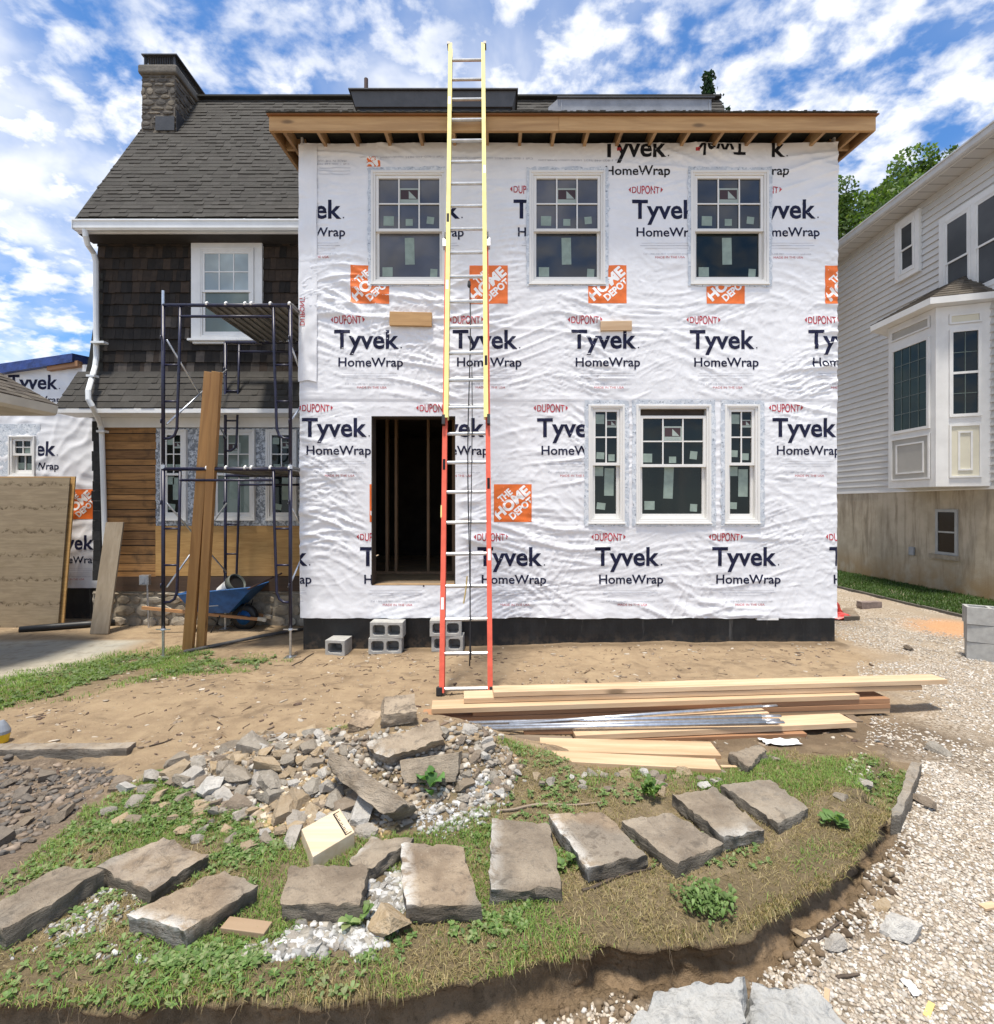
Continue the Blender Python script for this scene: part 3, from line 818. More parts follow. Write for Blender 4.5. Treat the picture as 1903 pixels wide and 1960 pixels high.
def clip_print(V, F, keep, holes):
    """2-D triangles cut to the keep rectangle and cut out of the holes, then split finely so that they can follow the wrinkles"""
    bm = bmesh.new(); vs = [bm.verts.new((p[0], p[1], 0)) for p in V]
    for f in F:
        try: bm.faces.new([vs[i] for i in f])
        except ValueError: pass
    x0, x1, z0, z1 = V[:, 0].min(), V[:, 0].max(), V[:, 1].min(), V[:, 1].max()
    def cut(co, no): bmesh.ops.bisect_plane(bm, geom=bm.verts[:] + bm.edges[:] + bm.faces[:], plane_co=co, plane_no=no, dist=1e-6)
    def drop(fn):
        bad = [f for f in bm.faces if fn(f.calc_center_median())]
        if bad: bmesh.ops.delete(bm, geom=bad, context='FACES')
    a, b, c, d = keep
    if x0 < a: cut((a, 0, 0), (1, 0, 0))
    if x1 > b: cut((b, 0, 0), (1, 0, 0))
    if z0 < c: cut((0, c, 0), (0, 1, 0))
    if z1 > d: cut((0, d, 0), (0, 1, 0))
    drop(lambda p: p.x < a or p.x > b or p.y < c or p.y > d)
    for (a, b, c, d) in holes:
        if x1 < a or x0 > b or z1 < c or z0 > d: continue
        for q in (a, b): cut((q, 0, 0), (1, 0, 0))
        for q in (c, d): cut((0, q, 0), (0, 1, 0))
        drop(lambda p: a < p.x < b and c < p.y < d)
    for _ in range(5):
        e = [e for e in bm.edges if e.calc_length() > .034]
        if not e: break
        bmesh.ops.subdivide_edges(bm, edges=e, cuts=1); bmesh.ops.triangulate(bm, faces=[f for f in bm.faces if len(f.verts) > 3])
    bmesh.ops.triangulate(bm, faces=bm.faces); bm.verts.index_update()
    P = np.array([(v.co.x, v.co.y) for v in bm.verts]).reshape(-1, 2); T = [tuple(v.index for v in f.verts) for f in bm.faces]
    bm.free(); return P, T
class Printer:
    """collects printed marks for one sheet; kind = material index"""
    def __init__(self, keep, holes): self.keep = keep; self.holes = holes; self.items = []
    def put(self, V, F, kind, layer=0, keep=None):
        P, T = clip_print(np.asarray(V, float), F, keep or self.keep, self.holes)
        if len(T): self.items.append((P, T, kind, layer))
    def text(self, s, x0, x1, base, cap, kind, bold=0.0, layer=0, keep=None, flip=False, lens=0.0, spacing=1.0):
        V, F = fit_text(s, x0, x1, base, cap, bold, spacing)
        if lens:
            u = (V[:, 0] - (x0 + x1) / 2) / ((x1 - x0) / 2); mid = base + cap / 2
            V[:, 1] = mid + (V[:, 1] - mid) * (1 - lens * u * u)
        if flip: V = np.stack([x0 + x1 - V[:, 0], 2 * base + cap - V[:, 1]], -1)
        self.put(V, F, kind, layer, keep)
    def rect(self, a, b, c, d, kind, layer=0, keep=None): self.put([(a, c), (b, c), (b, d), (a, d)], [(0, 1, 2), (0, 2, 3)], kind, layer, keep)
NAVY, RED, ORANGE, PWHITE, GREYP, BLACKP = 1, 2, 3, 4, 5, 6
def print_set(pr, xl, base, s=1.0, dark=NAVY, keep=None, parts='dthc'):
    """one repeat of the sheet's print; xl = left of the big word, base = its base line, s = scale"""
    if 'd' in parts:
        z = base + .305 * s
        pr.text('DUPONT', xl + .0 * s, xl + .345 * s, z, .105 * s, RED, .014, keep=keep, lens=.30)
        for q, sg in ((xl - .045 * s, 1), (xl + .39 * s, -1)):
            pr.put([(q, z + .055 * s), (q + sg * .03 * s, z + .022 * s), (q + sg * .03 * s, z + .088 * s)], [(0, 1, 2)], RED, keep=keep)
    if 't' in parts:
        pr.text('Tyvek', xl, xl + .815 * s, base, .232 * s, dark, .022, keep=keep)
        pr.rect(xl + .835 * s, xl + .85 * s, base, base + .016 * s, dark, keep=keep)
    if 'h' in parts: pr.text('HomeWrap', xl + .055 * s, xl + .865 * s, base - .228 * s, .112 * s, dark, .016, keep=keep)
    if 'c' in parts:
        for k, (a, b, w) in enumerate(((.12, .78, .006), (.10, .80, .009), (.16, .74, .006))):
            pr.rect(xl + a * s, xl + b * s, base - (.315 + .032 * k) * s, base - (.315 + .032 * k - w * .6) * s, GREYP, keep=keep)
        pr.text('Call 1-800-448-9835 construction.tyvek.com', xl + .14 * s, xl + .76 * s, base - .458 * s, .020 * s, GREYP, .0, keep=keep)
        pr.text('MADE IN THE USA', xl + .29 * s, xl + .66 * s, base - .505 * s, .026 * s, RED, .0, keep=keep)
def print_square(pr, cx, cz, w, keep=None):
    h = w / 2
    pr.rect(cx - h, cx + h, cz - h, cz + h, ORANGE, 0, keep)
    k0 = (cx - h + .012, cx + h - .012, cz - h + .012, cz + h - .012)
    if keep: k0 = (max(k0[0], keep[0]), min(k0[1], keep[1]), max(k0[2], keep[2]), min(k0[3], keep[3]))
    c, s = math.cos(R(41)), math.sin(R(41))
    for word, u0, u1, v, cap, bold in (('THE', -.22, .18, .20, .18, .04), ('HOME', -.56, .55, -.095, .27, .045), ('DEPOT', -.29, .45, -.335, .18, .04)):
        V, F = fit_text(word, u0 * w, u1 * w, v * w, cap * w, bold)
        V = np.stack([cx + V[:, 0] * c - V[:, 1] * s, cz + V[:, 0] * s + V[:, 1] * c], -1)
        pr.put(V, F, PWHITE, 1, k0)
WHOLES = [(fx(a) - .02, fx(b) + .02, fz(545) - .02, fz(329) + .02) for a, b in UPW] + [(fx(a) - .02, fx(b) + .02, fz(1001) - .02, fz(775) + .02) for a, b in LOW] + [DOOR, (fx(1119), fx(1461), fz(1006), fz(768))]
pr = Printer((AX0 + .002, AX1 - .002, AZ0 + .05, AZ1 - .012), WHOLES)
PER = 226 / SF
kA = (fx(610), AX1 - .002, fz(765), AZ1)
for k in range(5): print_set(pr, fx(641) + k * PER, fz(668), keep=kA)                        # middle row
for k in range(5): print_square(pr, fx(709.5) + k * PER, fz(546.5), 73 / SF, keep=kA)
kU = (fx(610), AX1 - .002, fz(600), fz(345))
for k in range(5): print_set(pr, fx(531) + k * PER, fz(420), keep=kU)                        # upper row
kL = (AX0 + .002, AX1 - .002, AZ0 + .05, fz(769))
for k in range(5): print_set(pr, fx(580) + k * 224 / SF, fz(836), keep=kL)                   # lower roll, upper row
for k in (0, 1): print_square(pr, fx(744.5) + k * 237 / SF, fz(963), 72 / SF, keep=kL)
for k in range(6): print_set(pr, fx(466) + k * 224 / SF, fz(1082), keep=kL)                  # lower roll, lower row
kT = (AX0 + .1, AX1 - .002, fz(342), AZ1 - .012)
print_set(pr, fx(1150), fz(303), dark=BLACKP, keep=kT, parts='th')
print_set(pr, fx(1376), fz(303), dark=BLACKP, keep=(fx(1475), AX1, fz(342), AZ1), parts='th')
pr.text('Tyvek', fx(1330), fx(1425), fz(300), .20, BLACKP, .02, keep=kT, flip=True)
pr.text('MADE IN THE USA', fx(610), fx(664), fz(312), .026, GREYP, keep=kT, flip=True)
pr.text('Call 1-800-448-9835', fx(605), fx(670), fz(318), .02, GREYP, keep=kT, flip=True)
for k in range(3):
    pr.text('Call 1-800-448-9835 construction.tyvek.com', fx(690 + 170 * k), fx(850 + 170 * k), fz(306 + 3 * k), .024, GREYP, keep=kT, flip=True)
    pr.rect(fx(612), fx(672), fz(324 + 6 * k), fz(323.2 + 6 * k), GREYP, keep=kT)
print_square(pr, fx(715), fz(318), 62 / SF, keep=(fx(703), fx(729), fz(321), fz(303)))
for q in (fx(1180), fx(1330)): pr.rect(q, q + .05, fz(292), fz(286), RED, keep=kT)
def build_sheet(name, VX, VY, VZ, holes, gx, gz, pr, ydepth, parent, proud=.0032):
    nx, nz = len(gx), len(gz)
    V = [np.stack([VX.ravel(), VY.ravel(), VZ.ravel()], -1)]; T = []; MI = []
    i, j = np.meshgrid(np.arange(nx - 1), np.arange(nz - 1)); cxm = (gx[:-1] + gx[1:]) / 2; czm = (gz[:-1] + gz[1:]) / 2
    ok = np.ones(i.shape, bool)
    for (a, b, c, d) in holes: ok &= ~((cxm[i] > a) & (cxm[i] < b) & (czm[j] > c) & (czm[j] < d))
    q = (j * nx + i)[ok]
    T.append(np.stack([q, q + 1, q + nx + 1], -1)); T.append(np.stack([q, q + nx + 1, q + nx], -1)); MI += [np.zeros(len(q), int)] * 2
    n0 = len(V[0])
    for (P, F, kind, layer) in pr.items:
        y = ydepth(P[:, 0], P[:, 1]) - proud - .0012 * layer
        V.append(np.stack([P[:, 0], y, P[:, 1]], -1)); T.append(np.asarray(F) + n0); MI.append(np.full(len(F), kind)); n0 += len(P)
    V = np.vstack(V); T = np.vstack(T); MI = np.concatenate(MI)
    o = np_mesh(name, V, T, [M_WRAP, M_NAVY, M_RED, M_ORANGE, M_PWHITE, M_GREYP, M_BLACKP], smooth=True, parent=parent, origin=tuple(world_origin(parent)))
    o.data.polygons.foreach_set('material_index', MI.astype(np.int32)); o.data.update()
    return o
build_sheet('house_wrap', WX2, WY, WZ2, HOLES, gxs, gzs, pr, wrap_y, addition)

# ---- structural box behind the sheet
wt = .14
mb = MB()
def wall_rects(x0, x1, z0, z1, holes):
    xs = sorted({x0, x1, *[h[0] for h in holes], *[h[1] for h in holes]}); r = []
    for a, b in zip(xs[:-1], xs[1:]):
        cuts = sorted([(h[2], h[3]) for h in holes if h[0] < (a + b) / 2 < h[1]]); z = z0
        for c, d in cuts:
            if c > z: r.append((a, b, z, c))
            z = d
        if z < z1: r.append((a, b, z, z1))
    return r
for (a, b, c, d) in wall_rects(AX0 + .004, AX1 - .004, AZ0 + .02, AZ1 + .02, HOLES): mb.box((a, YF + .03, c), (b, YF + .03 + wt, d))
mb.build('wall_sheathing', m_plain('wall_sheathing', (.30, .20, .11), .8, .2, 5.0), addition)
mb = MB()
mb.box((AX0 + .004, YF + .004, AZ0), (AX0 + .03, 9.2, AZ1 + .1)); mb.build('side_wrap', M_WRAP, addition); mb = MB(); mb.box((AX1 - .03, YF + .004, AZ0), (AX1 - .004, 9.2, AZ1 + .1))
mb.build('side_wrap', M_WRAP, addition)
mb = MB(); mb.box((AX0 + .03, YF + .022, -.5), (AX1 - .005, YF + .25, AZ0 + .05)); mb.box((AX0 + .032, YF + .25, -.5), (AX0 + .3, 9.2, AZ0 + .04)); mb.box((AX1 - .3, YF + .25, -.5), (AX1 - .006, 9.2, AZ0 + .04))
mb.build('foundation', M_MEMB, addition)
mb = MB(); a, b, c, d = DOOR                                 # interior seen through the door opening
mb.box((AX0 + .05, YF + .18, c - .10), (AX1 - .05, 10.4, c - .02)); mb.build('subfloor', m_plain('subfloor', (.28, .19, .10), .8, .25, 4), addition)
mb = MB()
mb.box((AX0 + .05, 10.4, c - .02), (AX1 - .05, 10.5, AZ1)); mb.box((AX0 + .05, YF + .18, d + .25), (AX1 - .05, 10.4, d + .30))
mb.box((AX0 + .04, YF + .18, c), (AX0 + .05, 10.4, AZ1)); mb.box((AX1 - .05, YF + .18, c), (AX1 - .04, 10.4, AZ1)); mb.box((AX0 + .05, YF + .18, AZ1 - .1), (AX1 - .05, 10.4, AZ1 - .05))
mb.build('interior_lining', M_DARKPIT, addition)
mb = MB(); mb.box((a - .02, YF + .02, c - .045), (b + .02, YF + .36, c - .004)); mb.build('door_sill', M_LUM_OLD, addition)
M_STUD = m_wood('interior_stud', (.26, .16, .085), (.20, .12, .06), axis=2, knots=False)
for X in (741, 758.5, 820, 868):
    m = MB(); xx = (X - CX) * 7.6 / FOC; m.box((xx - .019, 7.58, c), (xx + .019, 7.67, d + .24)); m.build('wall_stud', M_STUD, addition)
m = MB(); m.box(((718 - CX) * 7.6 / FOC, 7.56, c - .018), (fx(1000), 7.68, c + .02)); m.build('bottom_plate', M_STUD, addition)
m = MB(); m.box((a - .01, YF - .004, c), (a + .012, YF + .17, d)); m.box((b - .012, YF - .004, c), (b + .01, YF + .17, d)); m.box((a, YF - .002, d - .012), (b, YF + .17, d + .01)); m.build('wrap_return', M_DARKPIT, addition)
# ---- windows
MF = frame_M((0, YF, 0), (1, 0, 0), (0, -1, 0))
sq = .075
for k, (a, b) in enumerate(UPW):
    glu, gll = ((M_GLASS_UP, M_GLASS_UP), (M_GLASS_UP, M_GLASS_MID), (M_GLASS_MID, M_GLASS_DK))[k]
    double_hung(addition, MF, fx(a), fx(b), fz(545), fz(328.5), fz(440), 3, 2, glu, gll,
                [(.16, .17, .13, .12, .02), (.50, .14, .09, .085, 0), (.85, .18, .09, .09, .12 if k != 1 else -.1)],
                [(.5, .60, .12, .34, -.02), (.13, .13, .13, .12, 0), (.90, .10, .09, .11, .06)], (.5, .67, .26))
double_hung(addition, MF, fx(LOW[0][0]), fx(LOW[0][1]), fz(1001), fz(775), fz(888), 2, 2, M_GLASS_DK, M_GLASS_DK,
            [(.22, .86, .11, .12, .03), (.24, .14, .10, .085, .06), (.76, .10, .08, .085, 0)], [(.20, .88, .11, .12, 0), (.68, .66, .12, .35, .02), (.30, .16, .11, .085, .12)], (.76, .77, .13))
double_hung(addition, MF, fx(LOW[1][0]), fx(LOW[1][1]), fz(1001), fz(775), fz(891), 3, 2, M_GLASS_DK, M_GLASS_DK,
            [(.08, .14, .12, .11, .02), (.5, .10, .09, .08, 0), (.85, .20, .09, .10, .1)], [(.45, .68, .12, .42, .04), (.13, .18, .13, .11, 0), (.87, .13, .09, .095, .05)], (.5, .68, .24), drop=.085)
double_hung(addition, MF, fx(LOW[2][0]), fx(LOW[2][1]), fz(1001), fz(775), fz(888), 2, 2, M_GLASS_DK, M_GLASS_DK,
            [(.22, .86, .11, .12, .03), (.17, .18, .09, .085, .05), (.72, .12, .085, .085, .03)], [(.20, .88, .11, .12, 0), (.68, .64, .12, .35, .01), (.18, .17, .10, .085, .05)], (.76, .77, .13))
def tape_ring(x0, x1, z0, z1, w, name='flashing_tape', bottom=True):
    m = MB(); seg = .05
    def strip(a, b, c, d):
        nx = max(1, int((b - a) / seg)); nz = max(1, int((d - c) / seg)); X, Z = np.meshgrid(np.linspace(a, b, nx + 1), np.linspace(c, d, nz + 1))
        jit = .006 * rng.normal(size=X.shape)
        Xj = X + jit * (nx < nz); Zj = Z + jit * (nx >= nz)
        Y = wrap_y(Xj.ravel(), Zj.ravel()).reshape(X.shape) - .0065
        P = np.stack([Xj, Y, Zj], -1).reshape(-1, 3)
        m._add(P.tolist(), [(j * (nx + 1) + i, j * (nx + 1) + i + 1, (j + 1) * (nx + 1) + i + 1, (j + 1) * (nx + 1) + i) for j in range(nz) for i in range(nx)])
    strip(x0 - w, x0 + .01, z0 - .03, z1 + w * .6); strip(x1 - .01, x1 + w, z0 - .03, z1 + w * .6)
    strip(x0 - w * .9, x1 + w * .9, z1 - .01, z1 + w)
    if bottom: strip(x0 - w, x1 + w, z0 - w * .75, z0 + .01)
    m.build(name, M_TAPE, addition, smooth=True, recalc=False)
for a, b in UPW: tape_ring(fx(a), fx(b), fz(545), fz(328.5), .038)
for a, b in LOW: tape_ring(fx(a), fx(b), fz(1001), fz(775), .052)
# ---- loose strip of sheet lapped round the left corner
gx2 = np.linspace(fx(574), fx(609), 14); gz2 = np.linspace(fz(733), fz(281), 170); X2, Z2g = np.meshgrid(gx2, gz2)
H2 = .016 + .012 * perlin(X2 * 5, Z2g * 3, 61) + .008 * perlin(X2 * 13, Z2g * 6, 62) + .02 * sstep(fz(640), fz(733), Z2g) * np.abs(perlin(X2 * 3, Z2g * 2, 63))
X2 = X2 + .012 * perlin(Z2g * 2.2, Z2g * 0, 64) * sstep(fx(590), fx(609), X2); Z2g = Z2g + .05 * perlin(X2 * 4, X2 * 0, 65) * sstep(fz(690), fz(733), Z2g)
Y2 = YF - .014 - H2 - .012
pr2 = Printer((fx(575), fx(608), fz(733), fz(283)), [])
V, F = fit_text('DUPONT', 0, .36, 0, .06, .012); V = np.stack([fx(575) + .012 + V[:, 1], fz(625) + V[:, 0]], -1); pr2.put(V, F, RED)
def y2(x, z): return YF - .014 - .012 - (.016 + .012 * perlin(x * 5, z * 3, 61) + .008 * perlin(x * 13, z * 6, 62)) - .002
build_sheet('corner_wrap_strip', X2, Y2, Z2g, [], gx2, gz2, pr2, y2, addition)
# ---- roof with overhanging raw eaves
YE, SE = 6.05, FOC / 6.05
def ex(X): return (X - CX) / SE
def ez(Y): return EYE - (Y - HY) / SE
RX0, RX1 = ex(515), ex(1677); SL = .10
ftop, fbot = ez(222.5), ez(250)
m = MB(); m.box((RX0, YE, fbot), (ex(1070) - .001, YE + .038, ftop)); m.build('fascia_board', M_LUM_FASC, addition, bevel=.002)
m = MB(); m.box((ex(1070) + .001, YE + .001, fbot + .003), (RX1, YE + .039, ftop + .002)); m.build('fascia_board', M_LUM_FASC, addition, bevel=.002)
for xs in (RX0 + .001, RX1 - .039):
    m = MB(); m.hexa([(xs, YE + .0395, fbot + .004), (xs + .038, YE + .0395, fbot + .004), (xs + .038, 8.2, fbot + .004 + SL * 2.1), (xs, 8.2, fbot + .004 + SL * 2.1), (xs, YE + .0395, ftop - .002), (xs + .038, YE + .0395, ftop - .002), (xs + .038, 8.2, ftop + SL * 2.1), (xs, 8.2, ftop + SL * 2.1)])
    m.build('barge_board', m_wood('barge_lumber', (.36, .205, .085), (.26, .14, .055), axis=1, grain=.7), addition)
x = RX0 + .16; k = 0
while x < RX1 - .05:
    m = MB(); za = fbot + .012
    m.hexa([(x - .019, YE + .04, za), (x + .019, YE + .04, za), (x + .019, 7.9, za + SL * 1.85), (x - .019, 7.9, za + SL * 1.85), (x - .019, YE + .04, ftop - .004), (x + .019, YE + .04, ftop - .004), (x + .019, 7.9, ftop + SL * 1.85 - .004), (x - .019, 7.9, ftop + SL * 1.85 - .004)])
    m.build('rafter', M_LUM_SOFF, addition); x += .406; k += 1
for x0_, x1_ in ((RX0 + .04, AX0 + .05), (AX1 - .05, RX1 - .04)):
    for yy in (6.45, 6.85, 7.25):
        m = MB(); zz = fbot + .02 + SL * (yy - YE); m.box((x0_, yy, zz), (x1_, yy + .038, zz + .13)); m.build('lookout', M_LUM_SOFF, addition)
m = MB(); zt = ftop - .001
m.hexa([(RX0 - .02, YE - .03, zt + .003), (RX1 + .02, YE - .03, zt + .003), (RX1 + .02, 8.3, zt + SL * 2.25), (RX0 - .02, 8.3, zt + SL * 2.25), (RX0 - .02, YE - .03, zt + .018), (RX1 + .02, YE - .03, zt + .018), (RX1 + .02, 8.3, zt + SL * 2.25 + .015), (RX0 - .02, 8.3, zt + SL * 2.25 + .015)])
m.build('roof_sheathing', M_SHEATH, addition)
m = MB()                                                        # ragged edge of the roofing felt lying on the sheathing
xs = np.arange(RX0 - .02, RX1 + .02, .035); zu = zt + .0185
for a_, b_ in zip(xs[:-1], xs[1:]):
    o_ = .012 * random.random(); h_ = .006 + .012 * random.random()
    m.box((a_, YE - .045 - o_, zu), (b_, 6.6, zu + h_))
m.build('roofing_felt', M_ROOF, addition)
# ---- blocks nailed to the wall
for (X0, X1, Y0, Y1, mt) in ((748, 828, 627, 601, M_LUM_FASC), (1148, 1207, 636, 618, M_LUM_NEW)):
    m = MB(Matrix.Translation((fx((X0 + X1) / 2), YF - .05, fz((Y0 + Y1) / 2))) @ Matrix.Rotation(R(1.2 if X0 < 800 else -.8), 4, 'Y'))
    w_, h_ = (X1 - X0) / SF / 2, (Y0 - Y1) / SF / 2
    m.box((-w_, -.025, -h_), (w_, .02, h_)); m.build('nailed_block', mt, addition, bevel=.003)
# shingle offcut caught under the hem
m = MB(); m.box((fx(1447), YF - .03, fz(1186)), (fx(1488), YF + .01, fz(1182))); m.build('loose_shim', M_WHITEP, addition)

# ================================================================== THE OLD HOUSE (left, behind the addition)
YO = 7.80
SO = FOC / YO
def ox(X): return (X - CX) / SO
def oz(Y): return EYE - (Y - HY) / SO
old = thing('old_house', (ox(380), YO, -.12), 'old stone and dark cedar shingle house with steep asphalt roof, chimney and stripped lower wall', 'house')
OXL, OXR = -6.15, -2.5
YEV, ZEV = 7.45, 5.93
RUN, RISE = 1.95, 3.29
up = Vector((0, RUN, RISE)).normalized(); nr = Vector((0, -RISE, RUN)).normalized()
Lr = math.hypot(RUN, RISE)
m = MB()
# main slope in bands so that the left rake flares at the eave and steps at the break
bx = [(0.0, .42, OXL - .02), (.42, .80, OXL + .0), (.80, .86, OXL - .05), (.86, 3.83, OXL - .03)]
for a, b, xl in bx: tabs(m, Vector((xl, YEV, ZEV)) + up * (Lr * a / 3.83), (1, 0, 0), up, nr, 4.12 - xl, Lr * (b - a) / 3.83, .108, ROOFC, int(a * 100))
rf = m.build('roof', M_TAB, old, recalc=False)
m = MB()                                                         # roof body, back slope and rake board
p = [(OXL, YEV + .02, ZEV - .02), (OXL, YEV + RUN, ZEV + RISE - .02), (OXL, YEV + 2 * RUN + .1, ZEV - .02)]
m.prism(p, (4.10 - OXL, 0, 0)); m.build('roof_body', M_ROOF, old)
m = MB(); m.box((OXL - .04, YEV + RUN - .1, ZEV + RISE - .02), (4.12, YEV + RUN + .1, ZEV + RISE + .012)); m.build('ridge_cap', M_ROOF, old)
m = MB()
pp = Vector((OXL - .05, YEV, ZEV - .02))
m._add([pp, pp + up * Lr, pp + up * Lr - nr * .12, pp - nr * .12, pp + Vector((.04, 0, 0)), pp + up * Lr + Vector((.04, 0, 0)), pp + up * Lr - nr * .12 + Vector((.04, 0, 0)), pp - nr * .12 + Vector((.04, 0, 0))], [(0, 1, 2, 3), (7, 6, 5, 4), (0, 4, 5, 1), (1, 5, 6, 2), (2, 6, 7, 3), (3, 7, 4, 0)])
m.build('rake_board', M_ROOF, old)
# walls: dark sheathing and gable end
m = MB(); m.box((OXL + .06, YO + .02, -.5), (OXR, YO + .2, 5.85)); m.box((OXL + .06, YO + .2, -.5), (OXL + .2, 11.3, 5.85))
m.poly([(OXL + .06, YEV + .1, 5.85), (OXL + .06, YEV + RUN, ZEV + RISE - .1), (OXL + .06, YEV + 2 * RUN, 5.85)])
m.build('wall', m_plain('dark_sheathing', (.03, .022, .016), .9, .3, 6.0), old)
# cedar shingles, course by course
m = MB(); z = oz(716); row = 0; rs = random.Random(5)
PW = .178
while z < 5.8:
    x = OXL + .02 - rs.random() * .1
    while x < OXR:
        w = rs.uniform(.06, .14); x1 = min(x + w, OXR)
        a = max(x, OXL + .02)
        if x1 - a > .02:
            tone = rs.random(); g = sstep(5.6, 3.6, z)
            brown = (.040, .0265, .018); dark = (.018, .014, .0115); grey = (.075, .062, .052)
            pbr = float(np.interp(z, [3.6, 4.2, 4.6, 5.1, 5.5, 5.8], [.25, .05, .2, .6, .45, .2])) + (.25 if x > -3.4 else 0)
            c = brown if rs.random() < pbr else dark
            if z < 4.5 and rs.random() < .22: c = grey
            k = rs.uniform(.65, 1.35); c = tuple(q * k for q in c)
            j = rs.uniform(-.006, .006); y = YO - .001 * rs.random()
            m.col = c; lift = .022 + .006 * rs.random()
            m._add([(a, y - lift, z + j), (x1 - .003, y - lift, z + j * .5), (x1 - .003, y, z + PW + .03), (a, y, z + PW + .03), (a, y + .01, z + j), (x1 - .003, y + .01, z + j)], [(0, 1, 2, 3), (4, 5, 1, 0), (0, 3, 4), (1, 5, 2)])
        x = x1
    z += PW; row += 1
m.build('shingle_siding', M_CEDAR, old, recalc=False)
# gutter with hangers
SG = FOC / 7.36
def gx_(X): return (X - CX) / SG
def gz_(Y): return EYE - (Y - HY) / SG
m = MB(); x0, x1 = gx_(137), -2.42; zt, zb = gz_(418.5), gz_(437)
prof = [(7.36, zt), (7.36, zt - .022), (7.373, zt - .03), (7.38, zb + .03), (7.40, zb), (7.47, zb), (7.47, zt), (7.458, zt), (7.458, zb + .02), (7.375, zb + .02), (7.375, zt)]
m.prism([(x0, y, z) for y, z in prof], (x1 - x0, 0, 0)); m.box((x0 - .004, 7.362, zb), (x0 + .004, 7.468, zt - .002))
gut = m.build('gutter', M_GUTTER, old)
for X in (216, 292, 377, 467, 533, 565):
    m = MB(); xx = gx_(X); m.bar((xx, 7.365, zt + .004), (xx + .01, 7.55, zt + .075), .022, .006); m.build('hanger', M_GUTTER, gut)
m = MB(); m.box((OXL - .03, 7.472, zb - .01), (OXR, 7.50, zt + .01)); m.build('fascia_board', M_TRIM, old)
m = MB(); m.box((OXL - .03, 7.50, zb - .015), (OXR, YO - .03, zb + .0)); m.build('eave_soffit', m_plain('eave_soffit', (.030, .024, .02), .8, .2, 5), old)  # old dark wood, blackened further to stand in for the shadow under the gutter
# chimney
CY0, CY1, CX0_, CX1_ = 8.75, 9.75, -6.12, -5.55
def stone_wall(mb, o, right, nrm, w, h, size, seed, jitter=.3, cols=((.20, .165, .13), (.26, .225, .18), (.15, .125, .105), (.30, .245, .175)), depth=.03):
    """uneven field stones set in mortar"""
    rs_ = random.Random(seed); right = Vector(right).normalized(); nrm = Vector(nrm).normalized(); o = Vector(o); z = 0
    while z < h - .02:
        hh = min(size * rs_.uniform(.6, 1.25), h - z); x = -size * rs_.random()
        while x < w:
            ww = size * rs_.uniform(.8, 2.3); a = max(x + .012, 0.0); b = min(x + ww - .012, w)
            if b - a > .03:
                z0_, z1_ = z + .012 + rs_.uniform(-.01, .012), z + hh - .008 + rs_.uniform(-.012, .014); d = depth * rs_.uniform(.5, 1.3)
                k = rs_.uniform(.75, 1.2); mb.col = tuple(q * k for q in rs_.choice(cols))
                n = 8; P = []; cx, cz = (a + b) / 2, (z0_ + z1_) / 2
                for i in range(n):
                    t = 2 * PI * (i + .5) / n; ex_ = 1.0 / max(abs(math.cos(t)), abs(math.sin(t))); rr = (.90 + .10 * rs_.random()) * min(ex_, 1.3)
                    P.append((cx + (b - a) / 2 * math.cos(t) * rr, cz + (z1_ - z0_) / 2 * math.sin(t) * rr))
                V = [o + right * px_ + Vector((0, 0, pz)) - nrm * .01 for px_, pz in P]
                V += [o + right * (cx + (px_ - cx) * .93) + Vector((0, 0, cz + (pz - cz) * .9)) + nrm * d * rs_.uniform(.7, 1.1) for px_, pz in P]
                V.append(o + right * cx + Vector((0, 0, cz)) + nrm * d * 1.25)
                mb._add(V, [(i, (i + 1) % n, n + (i + 1) % n, n + i) for i in range(n)] + [(n + i, n + (i + 1) % n, 2 * n) for i in range(n)])
            x += ww
        z += hh
m = MB(); m.col = (.12, .105, .088); m.box((CX0_, CY0, 7.3), (CX1_, CY1, 9.12))
gs = ((.11, .10, .088), (.15, .135, .115), (.085, .078, .07), (.19, .165, .13))
stone_wall(m, (CX0_, CY0, 7.4), (1, 0, 0), (0, -1, 0), CX1_ - CX0_, 1.7, .115, 3, cols=gs, depth=.016); stone_wall(m, (CX1_, CY0, 7.4), (0, 1, 0), (1, 0, 0), CY1 - CY0, 1.7, .115, 4, cols=gs, depth=.016); stone_wall(m, (CX0_, CY1, 7.4), (0, -1, 0), (-1, 0, 0), CY1 - CY0, 1.7, .115, 6, cols=gs, depth=.016)
ch = m.build('chimney', M_STONE, old)
m = MB(); m.box((CX0_ - .05, CY0 - .05, 9.12), (CX1_ + .05, CY1 + .05, 9.27)); m.build('chimney_crown', m_plain('weathered_cement', (.125, .115, .10), .95, .25, 5.0, .01, 20), ch, bevel=.03)
m = MB(); zc = 9.27
for xx in (CX0_ + .03, CX1_ - .03):
    for yy in (CY0 + .03, CY1 - .03): m.bar((xx, yy, zc), (xx, yy, zc + .19), .025, .025)
x = CX0_ + .06
while x < CX1_ - .04:
    m.bar((x, CY0 + .032, zc), (x, CY0 + .032, zc + .19), .009, .006); x += .03
y = CY0 + .06
while y < CY1 - .04:
    m.bar((CX1_ - .032, y, zc), (CX1_ - .032, y, zc + .19), .009, .006); m.bar((CX0_ + .032, y, zc), (CX0_ + .032, y, zc + .19), .009, .006); y += .03
m.build('chimney_screen', M_DARKMETAL, ch)
m = MB(); m.box((CX0_ - .01, CY0 - .01, zc + .19), (CX1_ + .03, CY1 + .03, zc + .21)); m.build('chimney_cap', M_DARKMETAL, ch)
